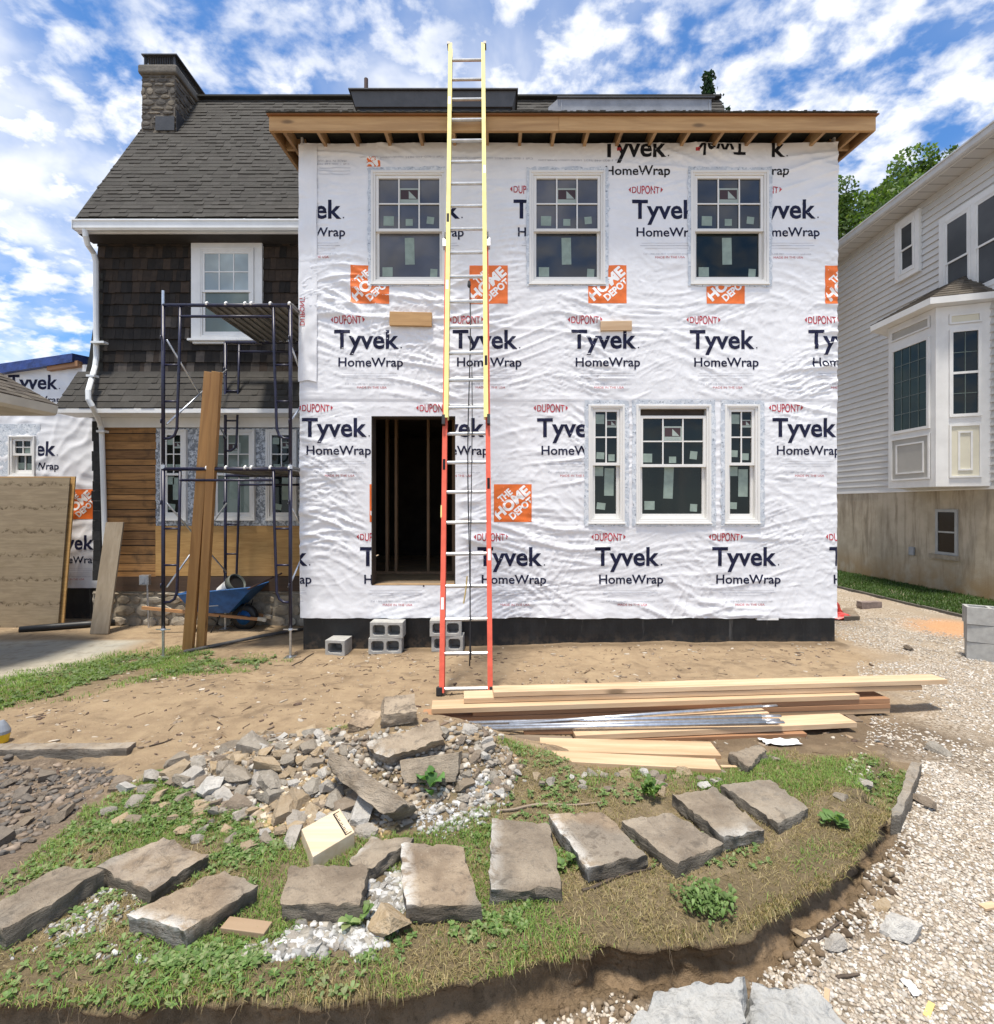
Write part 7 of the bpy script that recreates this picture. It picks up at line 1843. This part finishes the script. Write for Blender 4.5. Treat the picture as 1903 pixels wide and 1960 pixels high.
def pebbles(name, xy, smin, smax, cols, seed, flat=(1, .8, .55), base=None, sink=.25, rough=.16, power=1.5, mat=None, smooth=True, lift=0.0):
    """many small stones in one mesh: rounded ones when smooth, broken angular ones otherwise"""
    g = np.random.default_rng(seed); bases = [ICO1] if smooth else CHIPS; VV, FF, CC = [], [], []; off_ = 0
    pick = g.integers(0, len(bases), len(xy)); s_all = smin + (smax - smin) * g.uniform(0, 1, len(xy)) ** power
    for bi, (V0, F0) in enumerate(bases):
        m_ = pick == bi; q = xy[m_]; s = s_all[m_]; n = len(q); k = len(V0)
        if not n: continue
        sc_ = s[:, None] * np.array(flat) * g.uniform(.75, 1.25, (n, 3)); a = g.uniform(0, 2 * PI, n); t = g.uniform(-.6, .6, n)
        P = V0[None] * (1 + (rough if smooth else .05) * g.normal(size=(n, k, 1))) * sc_[:, None, :]
        c, s_ = np.cos(a)[:, None], np.sin(a)[:, None]; ct, st = np.cos(t)[:, None], np.sin(t)[:, None]
        x, y, z = P[..., 0], P[..., 1], P[..., 2]; y, z = y * ct - z * st, y * st + z * ct; x, y = x * c - y * s_, x * s_ + y * c
        Z = H(q[:, 0], q[:, 1]) + s * flat[2] * (.5 - sink) + lift
        VV.append(np.stack([x + q[:, 0:1], y + q[:, 1:2], z + Z[:, None]], -1).reshape(-1, 3)); FF.append((F0[None] + (np.arange(n) * k)[:, None, None]).reshape(-1, 3) + off_); off_ += n * k
        C = np.array(cols)[g.integers(0, len(cols), n)] * g.uniform(.75, 1.2, (n, 1)); CC.append(np.repeat(C, len(F0), 0))
    return np_mesh(name, np.vstack(VV), np.vstack(FF), mat or M_PEB, col=np.clip(np.vstack(CC), 0, .9), smooth=smooth)
M_PEB = m_col('pebble', .85, .0, 80, .28, 60, .3)
GC = [(.57, .52, .45), (.53, .475, .40), (.61, .57, .51), (.51, .45, .375), (.48, .415, .335), (.55, .495, .42), (.43, .365, .295), (.50, .42, .33), (.64, .61, .57), (.40, .345, .285)]
g_ = np.random.default_rng(5)
def in_drive(xy, m=-.03): return xy[lip_dist(xy[:, 0], xy[:, 1]) < m]
q = np.stack([g_.uniform(.1, 2.9, 46000), g_.uniform(1.35, 3.3, 46000)], -1); q = q[(np.abs(q[:, 0]) < q[:, 1] * 1.0 + .06)]; q = in_drive(q, -.055)
keep = g_.uniform(size=len(q)) < sstep(-.35, .15, perlin(q[:, 0] * 2.1, q[:, 1] * 2.1, 401) + 1.0 * sstep(-.03, -.14, lip_dist(q[:, 0], q[:, 1])))
o1 = pebbles('gravel_pebbles', q[keep], .0045, .0125, GC, 1, power=1.6)
tag(o1, 'loose rounded gravel covering the near part of the drive', 'gravel', kind='stuff')
q = np.stack([g_.uniform(1.8, 6.4, 42000), g_.uniform(3.0, 7.6, 42000)], -1); q = in_drive(q, .25); q = q[(q[:, 0] < q[:, 1] * 1.0 + .06) & (np.hypot(q[:, 0] - 6.25, q[:, 1] - 6.9) > g_.uniform(.3, .9, len(q)))]
keep = g_.uniform(size=len(q)) < sstep(-.25, .45, perlin(q[:, 0] * 1.3, q[:, 1] * 1.3, 402) + .8 * sstep(.2, -.9, lip_dist(q[:, 0], q[:, 1])))
o2 = pebbles('gravel_pebbles', q[keep], .006, .015, GC, 2, power=1.7); tag(o2, 'loose gravel on the farther part of the drive beside the addition', 'gravel', kind='stuff')
# stony litter on the bare dirt
q = np.stack([g_.uniform(-4.6, 4.2, 9000), g_.uniform(3.0, 6.35, 9000)], -1); q = q[lip_dist(q[:, 0], q[:, 1]) > .1]
keep = g_.uniform(size=len(q)) < np.clip(.22 + .85 * sstep(.05, .6, perlin(q[:, 0] * 1.1, q[:, 1] * 1.6, 403)) + .5 * np.exp(-((q[:, 0] - 1.2) / .8) ** 2 - ((q[:, 1] - 4.7) / .35) ** 2), 0, 1)
tag(pebbles('dirt_litter', q[keep], .005, .026, [(.30, .235, .17), (.24, .18, .13), (.42, .35, .27), (.17, .12, .085), (.52, .46, .38), (.12, .08, .06), (.36, .26, .17)], 3, flat=(1.3, .6, .35), power=3.2, smooth=False), 'small stones and wood crumbs littering the bare dirt', 'litter', kind='stuff')
q = np.stack([g_.uniform(-4.4, 3.4, 420), g_.uniform(3.3, 6.3, 420)], -1); q = q[lip_dist(q[:, 0], q[:, 1]) > .15]
tag(pebbles('wood_splinters', q, .006, .022, [(.13, .09, .06), (.10, .07, .05), (.36, .27, .17), (.22, .15, .09)], 33, flat=(3.2, .45, .3), power=2.0, smooth=False), 'wood splinters and bark bits scattered on the dirt', 'litter', kind='stuff')
# rubble chips between the rocks
q = np.vstack([pts_in(HEAP, 2600, 6), pts_in([(640, 1420), (860, 1400), (890, 1500), (790, 1560), (690, 1480)], 1100, 66), pts_in([(845, 1400), (935, 1395), (1000, 1470), (965, 1540), (885, 1545), (880, 1440)], 450, 7)])
tag(pebbles('rubble_chips', q, .007, .030, [(.30, .265, .22), (.35, .28, .20), (.44, .40, .34), (.24, .205, .165), (.33, .24, .145), (.20, .155, .115), (.48, .45, .40)], 4, flat=(1, .75, .55), power=2.2, smooth=False), 'small rubble filling the gaps of the heap', 'rubble', kind='stuff')
q = pts_in([(520, 1500), (640, 1470), (720, 1550), (770, 1585), (640, 1605), (490, 1590)], 1500, 61)
tag(pebbles('rubble_chips', q, .008, .026, [(.46, .34, .19), (.50, .40, .27), (.40, .28, .14), (.55, .48, .37)], 62, power=2.0, smooth=False), 'yellow-tan chips on the lower side of the heap', 'rubble', kind='stuff')
q = pts_in([(-20, 1470), (200, 1465), (235, 1490), (90, 1590), (-20, 1665)], 520, 8)
tag(pebbles('rock_bed_chips', q, .007, .028, [(.16, .14, .12), (.22, .18, .145), (.12, .11, .10), (.28, .22, .17)], 9, power=2.0, smooth=False), 'dark crushed stone in the bed at the left edge', 'crushed stone', kind='stuff')
WH_ = [(.50, .495, .48), (.42, .415, .40), (.58, .57, .555), (.30, .29, .27), (.36, .33, .28), (.24, .225, .20)]
for i, (poly, n, a, b) in enumerate((([(560, 1790), (690, 1775), (720, 1800), (700, 1850), (610, 1885), (500, 1900), (530, 1840)], 1300, .004, .025), ([(695, 1680), (768, 1670), (775, 1740), (700, 1765), (690, 1730)], 520, .006, .022), ([(800, 1545), (930, 1525), (940, 1565), (840, 1600), (800, 1585)], 260, .005, .020), ([(470, 1830), (600, 1860), (560, 1900), (430, 1895)], 240, .006, .022), ([(885, 1500), (960, 1490), (945, 1530), (885, 1545)], 260, .005, .020), ([(90, 1795), (190, 1700), (300, 1710), (220, 1760), (110, 1830)], 260, .005, .014), ([(10, 1840), (200, 1830), (330, 1870), (120, 1900), (0, 1905)], 110, .005, .015))):
    qq_ = pts_in(poly, int(n * 1.7), 20 + i); qq_ = qq_[perlin(qq_[:, 0] * 7, qq_[:, 1] * 7, 640 + i) + .5 * perlin(qq_[:, 0] * 17, qq_[:, 1] * 17, 650 + i) > -.35]
    tag(pebbles('mortar_crumbs', qq_, a, b, WH_, 30 + i, flat=(1.1, .75, .6), power=3.0, smooth=False, base=ICO1, rough=.26), ('white crushed mortar spilled below the broad middle slabs', 'white crushed mortar in the gap between the two middle slabs', 'white mortar crumbs in the grass right of the long split stone', 'white mortar crumbs near the front cut', 'white mortar crumbs on the right side of the heap', 'pale crumbs between the left slabs', 'pale crumbs in the grass at the lower left')[i], 'mortar crumbs', kind='stuff')
# ---- grass blades
def blades(name, xy, hmin, hmax, w, cols, seed, lean=.6, label='', cat='grass', droop=None):
    g = np.random.default_rng(seed); n = len(xy); h = g.uniform(hmin, hmax, n); a = g.uniform(0, 2 * PI, n); L = lean * g.uniform(.2, 1.2, n)
    d = np.stack([np.cos(a), np.sin(a), np.zeros(n)], -1); s = np.stack([-np.sin(a), np.cos(a), np.zeros(n)], -1) * (w * g.uniform(.6, 1.3, n))[:, None]
    b = np.stack([xy[:, 0], xy[:, 1], top_z(xy) - .004], -1); up_ = np.array([0, 0, 1.0])
    if droop is not None: d = d * .3 + droop; d /= np.linalg.norm(d, axis=1)[:, None]
    m = b + (up_ * (h * .6)[:, None]) + d * (h * L * .35)[:, None]; e = b + up_ * (h * (1 - .35 * L) * (1.0 if droop is None else -.3))[:, None] + d * (h * L)[:, None]
    V = np.stack([b - s, b + s, m + s * .7, m - s * .7, e], 1).reshape(-1, 3); k = np.arange(n)[:, None] * 5
    F = np.vstack([np.hstack([k, k + 1, k + 2]), np.hstack([k, k + 2, k + 3]), np.hstack([k + 3, k + 2, k + 4])]); c = np.array(cols)[g.integers(0, len(cols), n)] * g.uniform(.7, 1.25, (n, 1))
    return tag(np_mesh(name, V, F, M_GRASS, col=np.vstack([c, c, c])), label, cat, kind='stuff')
GR = [(.15, .26, .05), (.175, .28, .055), (.11, .20, .04), (.22, .30, .08)]; DRY = [(.34, .27, .13), (.28, .215, .10), (.40, .33, .18), (.20, .18, .07)]
gg = np.random.default_rng(50)
def lawn_points(n):
    q = np.stack([gg.uniform(-2.4, 2.6, n), gg.uniform(1.55, 3.45, n)], -1); d = lip_dist(q[:, 0], q[:, 1]); L = zone_fields(q[:, 0], q[:, 1], None)[0][:, 1]
    return q[(d > -.028) & (L > .35) & (np.abs(q[:, 0]) < q[:, 1] * 1.02 + .08)]
# areas kept free of grass: heap and crumbs
HP = [(p.x, p.y) for p in (on(X, Y) for X, Y in [(300, 1490), (420, 1440), (640, 1400), (850, 1390), (1000, 1450), (960, 1530), (800, 1600), (640, 1600), (500, 1575), (380, 1540)])]
CR = [(p.x, p.y) for p in (on(X, Y) for X, Y in [(560, 1790), (690, 1670), (770, 1670), (775, 1740), (720, 1800), (700, 1860), (600, 1885), (510, 1900), (530, 1840)])]
q = lawn_points(190000)
dens = perlin(q[:, 0] * 1.6, q[:, 1] * 1.6, 501) + .6 * perlin(q[:, 0] * 5, q[:, 1] * 5, 502)
green = dens + .35 * sstep(.4, -1.2, q[:, 0]) + .55 * np.exp(-((q[:, 0] - 1.9) / .5) ** 2 - ((q[:, 1] - 3.0) / .3) ** 2) - .75 * sstep(.1, .9, q[:, 0]) * sstep(2.95, 2.5, q[:, 1])
bad = inpoly(q[:, 0], q[:, 1], HP) | inpoly(q[:, 0], q[:, 1], CR) | (gg.uniform(size=len(q)) < .8 * np.exp(-((q[:, 0] + 1.55) / .45) ** 2 - ((q[:, 1] - 1.68) / .1) ** 2))
sel = ~bad & (gg.uniform(size=len(q)) < sstep(-.35, .5, green)); blades('grass', q[sel], .012, .040, .0017, GR, 1, 1.1, 'short green grass growing in patches round the flat stones')
sel = ~bad & (gg.uniform(size=len(q)) < (.40 + .40 * sstep(.4, -.4, green)) * (.25 + .75 * sstep(-.35, .15, perlin(q[:, 0] * 3.1, q[:, 1] * 3.1, 508)))); blades('dry_grass', q[sel], .008, .032, .0013, DRY, 2, 1.6, 'dry straw-coloured grass along the cut edge and between the stones')
# fringe hanging over the cut
t = np.linspace(-1.75, 2.02, 8000) + gg.normal(size=8000) * .02; fr = np.stack([t, lip_y(t) + gg.uniform(-.02, .05, len(t))], -1)
sl = np.gradient(LIP[:, 1], LIP[:, 0]); sx = np.interp(t, LIP[:, 0], sl); nd = np.stack([sx, -np.ones_like(sx), np.zeros_like(sx)], -1); nd /= np.linalg.norm(nd, axis=1)[:, None]
k = gg.uniform(size=len(t)) < sstep(-.3, .4, perlin(t * 3.1, t * 0, 503)); fr, nd = fr[k], nd[k]
blades('grass_fringe', fr, .010, .040, .0014, DRY + [(.13, .15, .05), (.16, .12, .07)], 3, 1.1, 'dry grass and roots hanging over the cut edge', droop=nd)
# left band of weeds and grass, neighbour's lawn strip
q = np.stack([gg.uniform(-5.4, -2.3, 60000), gg.uniform(3.4, 6.6, 60000)], -1); w_ = soft_poly(q[:, 0], q[:, 1], WEEDBAND, .18, 66, .2); n_ = perlin(q[:, 0] * 2.2, q[:, 1] * 2.2, 504)
sel = gg.uniform(size=len(q)) < w_ * sstep(-.35, .35, n_ + .35 * sstep(-3.3, -4.2, q[:, 0])); blades('grass', q[sel], .015, .05, .003, GR, 4, 1.0, 'low green weeds and grass beside the concrete pad')
q = np.stack([gg.uniform(6.4, 8.4, 60000), gg.uniform(6.5, 17, 60000)], -1); q = q[q[:, 0] > 7.04 - .02 * q[:, 1]]; blades('grass', q, .03, .09, .006, [(.05, .10, .02), (.07, .125, .03), (.04, .08, .018)], 5, .8, "green grass strip along the neighbour's stucco base")
# ---- broad leaves
def leaves(name, centres, nl, smin, smax, cols, seed, label, cat='weeds', kind='stuff', up=.45, wid=.55, mat=None, height=0.0):
    g = np.random.default_rng(seed); V = []; F = []; C = []; k = 0
    for (x, y) in centres:
        z = float(top_z(np.array([[x, y]]))[0]); n = g.integers(nl[0], nl[1] + 1); a0 = g.uniform(0, 2 * PI)
        for i in range(n):
            a = a0 + i * 2.4 + g.uniform(-.3, .3); L = g.uniform(smin, smax); e = g.uniform(.15, up * 1.6); d = np.array([math.cos(a), math.sin(a), 0]); s = np.array([-math.sin(a), math.cos(a), 0]); u = np.array([0, 0, 1.0])
            b = np.array([x, y, z + g.uniform(0, height) if height else z]); w = L * wid * .5
            prof = [(0, .12, 0), (.28, .8, .28), (.6, 1.0, .48), (.85, .62, .52), (1.0, .05, .45)]
            P = []
            for (t_, w0, h0) in prof:
                c = b + d * (L * t_ * math.cos(e * .6)) + u * (L * h0 * math.sin(e) * 1.5 + .006); P += [c - s * w * w0 + u * w * w0 * .25, c, c + s * w * w0 + u * w * w0 * .25]
            V += P
            for j in range(4):
                q0 = k + j * 3; F += [(q0, q0 + 1, q0 + 4, q0 + 3), (q0 + 1, q0 + 2, q0 + 5, q0 + 4)]
            c = np.array(cols[g.integers(0, len(cols))]) * g.uniform(.75, 1.25); C += [c] * 8; k += 15
    o = np_mesh(name, np.array(V), np.array(F), mat or M_LEAF, col=np.array(C), smooth=True); return tag(o, label, cat, kind=kind)
WC = [(.125, .21, .062), (.155, .245, .075), (.10, .17, .05), (.20, .27, .105), (.24, .28, .13)]
q = lawn_points(9000); n_ = perlin(q[:, 0] * 1.9 + 3, q[:, 1] * 1.9, 505) + .5 * sstep(.2, -1.2, q[:, 0]); q = q[(n_ > .28) & ~inpoly(q[:, 0], q[:, 1], HP) & ~inpoly(q[:, 0], q[:, 1], CR)][:1100]
leaves('broadleaf_weeds', q, (3, 6), .010, .026, WC, 6, 'broad-leaved weeds scattered through the grass')
q = np.vstack([pts_in(P_, n, s) for P_, n, s in (([(230, 1540), (400, 1500), (520, 1560), (420, 1600), (250, 1600), (140, 1610)], 260, 1), ([(860, 1760), (1010, 1740), (1010, 1850), (880, 1860)], 60, 2), ([(330, 1830), (520, 1830), (500, 1890), (300, 1885)], 150, 3), ([(440, 1590), (540, 1600), (540, 1640), (430, 1650)], 90, 4), ([(900, 1480), (1270, 1490), (1260, 1540), (980, 1550)], 70, 5))])
leaves('broadleaf_weeds', q, (4, 7), .011, .028, WC, 7, 'thick clumps of broad-leaved weeds in the lawn')
q = np.stack([gg.uniform(-5.2, -2.6, 2200), gg.uniform(3.6, 6.3, 2200)], -1); w_ = soft_poly(q[:, 0], q[:, 1], WEEDBAND, .1, 66, .2); q = q[(w_ > .6) & (perlin(q[:, 0] * 2, q[:, 1] * 2, 506) > -.25)][:520]
leaves('broadleaf_weeds', q, (3, 5), .025, .055, [(.10, .155, .05), (.125, .18, .065), (.17, .22, .10)], 8, 'broad-leaved weeds beside the concrete pad')
def plant(X, Y, n, smin, smax, cols, seed, label, name='leafy_plant', cat='plant', spread=.03, up=.8, wid=.8, height=.03, group=None):
    p = on(X, Y); g = np.random.default_rng(seed); cs = [(p.x + g.normal() * spread, p.y + g.normal() * spread * .8) for _ in range(n)]
    o = leaves(name, cs, (3, 5), smin, smax, cols, seed, label, cat, None, up, wid, height=height)
    if group: o['group'] = group
plant(826, 1520, 3, .05, .085, [(.085, .19, .05), (.11, .22, .065)], 21, 'bright broad-leaved burdock at the foot of the propped stone block', spread=.025, up=1.1, wid=.95, height=.07)
plant(1352, 1768, 120, .012, .032, [(.12, .20, .055), (.17, .25, .085), (.09, .15, .04), (.14, .20, .07)], 22, 'bushy green weed spilling over the cut edge', spread=.052, up=.9, wid=.5, height=.04, name='bushy_weed')
plant(1245, 1530, 14, .03, .07, [(.09, .17, .04), (.12, .20, .05)], 23, 'upright green weed just above the brown slabs', spread=.025, up=1.3, wid=.35, height=.06, name='tall_weed')
plant(1590, 1585, 7, .03, .06, [(.11, .19, .055), (.13, .21, .07)], 24, 'light green rosette weed right of the last slab', spread=.03, wid=.7)
plant(1085, 1655, 3, .022, .035, WC, 26, 'tiny round-leaved weed between the two grey slabs', spread=.015, wid=.9)
plant(680, 1575 + 190, 5, .03, .05, WC, 27, 'low weed at the corner of the white mortar spill', spread=.03, wid=.7)
# clods and roots on the face of the cut
t = gg.uniform(-1.7, 1.95, 520); yy = lip_y(t); q = np.stack([t, yy], -1); sx = np.interp(t, LIP[:, 0], sl); nd = np.stack([sx, -np.ones_like(sx)], -1); nd /= np.linalg.norm(nd, axis=1)[:, None]; q = q + nd * gg.uniform(.05, .13, 520)[:, None] ** 1.0
tag(pebbles('soil_clods', q, .004, .020, [(.19, .135, .085), (.14, .10, .06), (.23, .17, .11), (.10, .07, .045)], 41, flat=(1, .9, .8), power=2.2, rough=.25, smooth=False), 'crumbly soil clods on and below the cut bank', 'soil', kind='stuff')

# ---- the cut face itself: a wall of soil under the turf
def cut_bank():
    a = np.array([(-1.9, 1.61)] + [tuple(p) for p in LIP if -1.76 < p[0] < 2.02] + [(2.02, 2.645)]); seg = np.hypot(*np.diff(a, axis=0).T); cum = np.concatenate([[0], np.cumsum(seg)]); n = int(cum[-1] / .008)
    s = np.linspace(0, cum[-1], n); ker = np.ones(15) / 15
    def sm(v): return np.convolve(np.pad(v, 7, mode='edge'), ker, 'valid')
    x, y = sm(np.interp(s, cum, a[:, 0])), sm(np.interp(s, cum, a[:, 1])); tx, ty = np.gradient(x), np.gradient(y); l = np.hypot(tx, ty); nx_, ny_ = ty / l, -tx / l
    rg = .026 * perlin(s * 2.3, s * 0, 611) + .011 * perlin(s * 8.5, s * 0 + .7, 618) + .007 * perlin(s * 24, s * 0 + .2, 619) - .035 * sstep(.25, .5, perlin(s * 4.1, s * 0 + 5.1, 621)); x = x + nx_ * rg; y = y + ny_ * rg
    ztop = H(x - nx_ * .21, y - ny_ * .21) + .003; zbot = H(x + nx_ * .13, y + ny_ * .13) - .02; m = 26; V = []
    w = np.linspace(0, 1, m)
    for k in w:
        z = ztop + (zbot - ztop) * k
        out = np.interp(k, [0, .02, .05, .12, .28, .5, .72, .88, 1], [-.21, -.03, .012, .022, -.012, -.022, -.008, .022, .08])
        rag = .016 * perlin(s * 9, s * 0 + 1.3, 612) * np.exp(-((k - .08) / .12) ** 2)
        b = .024 * perlin(s * 3.1, k * 1.2 + 0 * s, 613) + .014 * perlin(s * 11, k * 2.6 + s * .3, 614) + .010 * (np.abs(perlin(s * 19, k * 5 + s * .2, 615)) - .3) + .005 * perlin(s * 45, k * 11 + 0 * s, 616)
        b = b * np.interp(k, [0, .03, .1, .2, 1], [0, .2, .7, 1, 1]) + rag + out
        V.append(np.stack([x + nx_ * b, y + ny_ * b, z + .008 * perlin(s * 13, k * 4 + 0 * s, 617) * (k > .02)], -1))
    V = np.stack(V, 0).reshape(-1, 3); i, j = np.meshgrid(np.arange(n - 1), np.arange(m - 1)); q = (j * n + i).ravel(); F = np.stack([q, q + 1, q + n + 1, q + n], -1)
    t = NT('cut_soil'); P = t.coord('Object'); n1 = t.noise(P, 7, 6, .65, .4); n2 = t.noise(P, 45, 5, .75); n3 = t.noise(P, 170, 3, .7)
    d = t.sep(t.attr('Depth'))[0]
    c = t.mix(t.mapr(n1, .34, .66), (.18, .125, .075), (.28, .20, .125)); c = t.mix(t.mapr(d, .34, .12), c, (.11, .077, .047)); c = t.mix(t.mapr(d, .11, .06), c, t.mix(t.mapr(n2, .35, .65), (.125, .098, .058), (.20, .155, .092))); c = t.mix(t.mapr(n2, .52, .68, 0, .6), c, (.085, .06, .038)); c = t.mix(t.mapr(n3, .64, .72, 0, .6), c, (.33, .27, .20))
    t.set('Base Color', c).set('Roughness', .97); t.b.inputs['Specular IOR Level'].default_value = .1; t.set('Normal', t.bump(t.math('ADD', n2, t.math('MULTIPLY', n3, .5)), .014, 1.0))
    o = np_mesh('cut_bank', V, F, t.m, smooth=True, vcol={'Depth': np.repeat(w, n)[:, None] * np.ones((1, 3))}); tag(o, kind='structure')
cut_bank()
def roots():
    g = np.random.default_rng(71); m = MB()
    for i in range(20):
        x = g.uniform(-1.5, 1.95); y = float(lip_y(x)); s_ = float(np.interp(x, LIP[:, 0], sl)); nn = np.array([s_, -1]) / math.hypot(s_, 1); z = Hs(x - nn[0] * .2, y - nn[1] * .2); L = g.uniform(.04, .13); p = Vector((x + nn[0] * .02, y + nn[1] * .02, z - .01)); pts = [p]
        for k in range(4): p = p + Vector((g.normal() * .012 + nn[0] * .006, nn[1] * .006, -L / 4)); pts.append(p.copy())
        m.tube(pts, [.0014, .0012, .001, .0008, .0005], 4)
    tag(m.build('roots', m_plain('pale_root', (.15, .11, .07), .9, .3, 30), None), 'thin pale roots dangling from the turf along the cut bank', 'roots', kind='stuff')
roots()
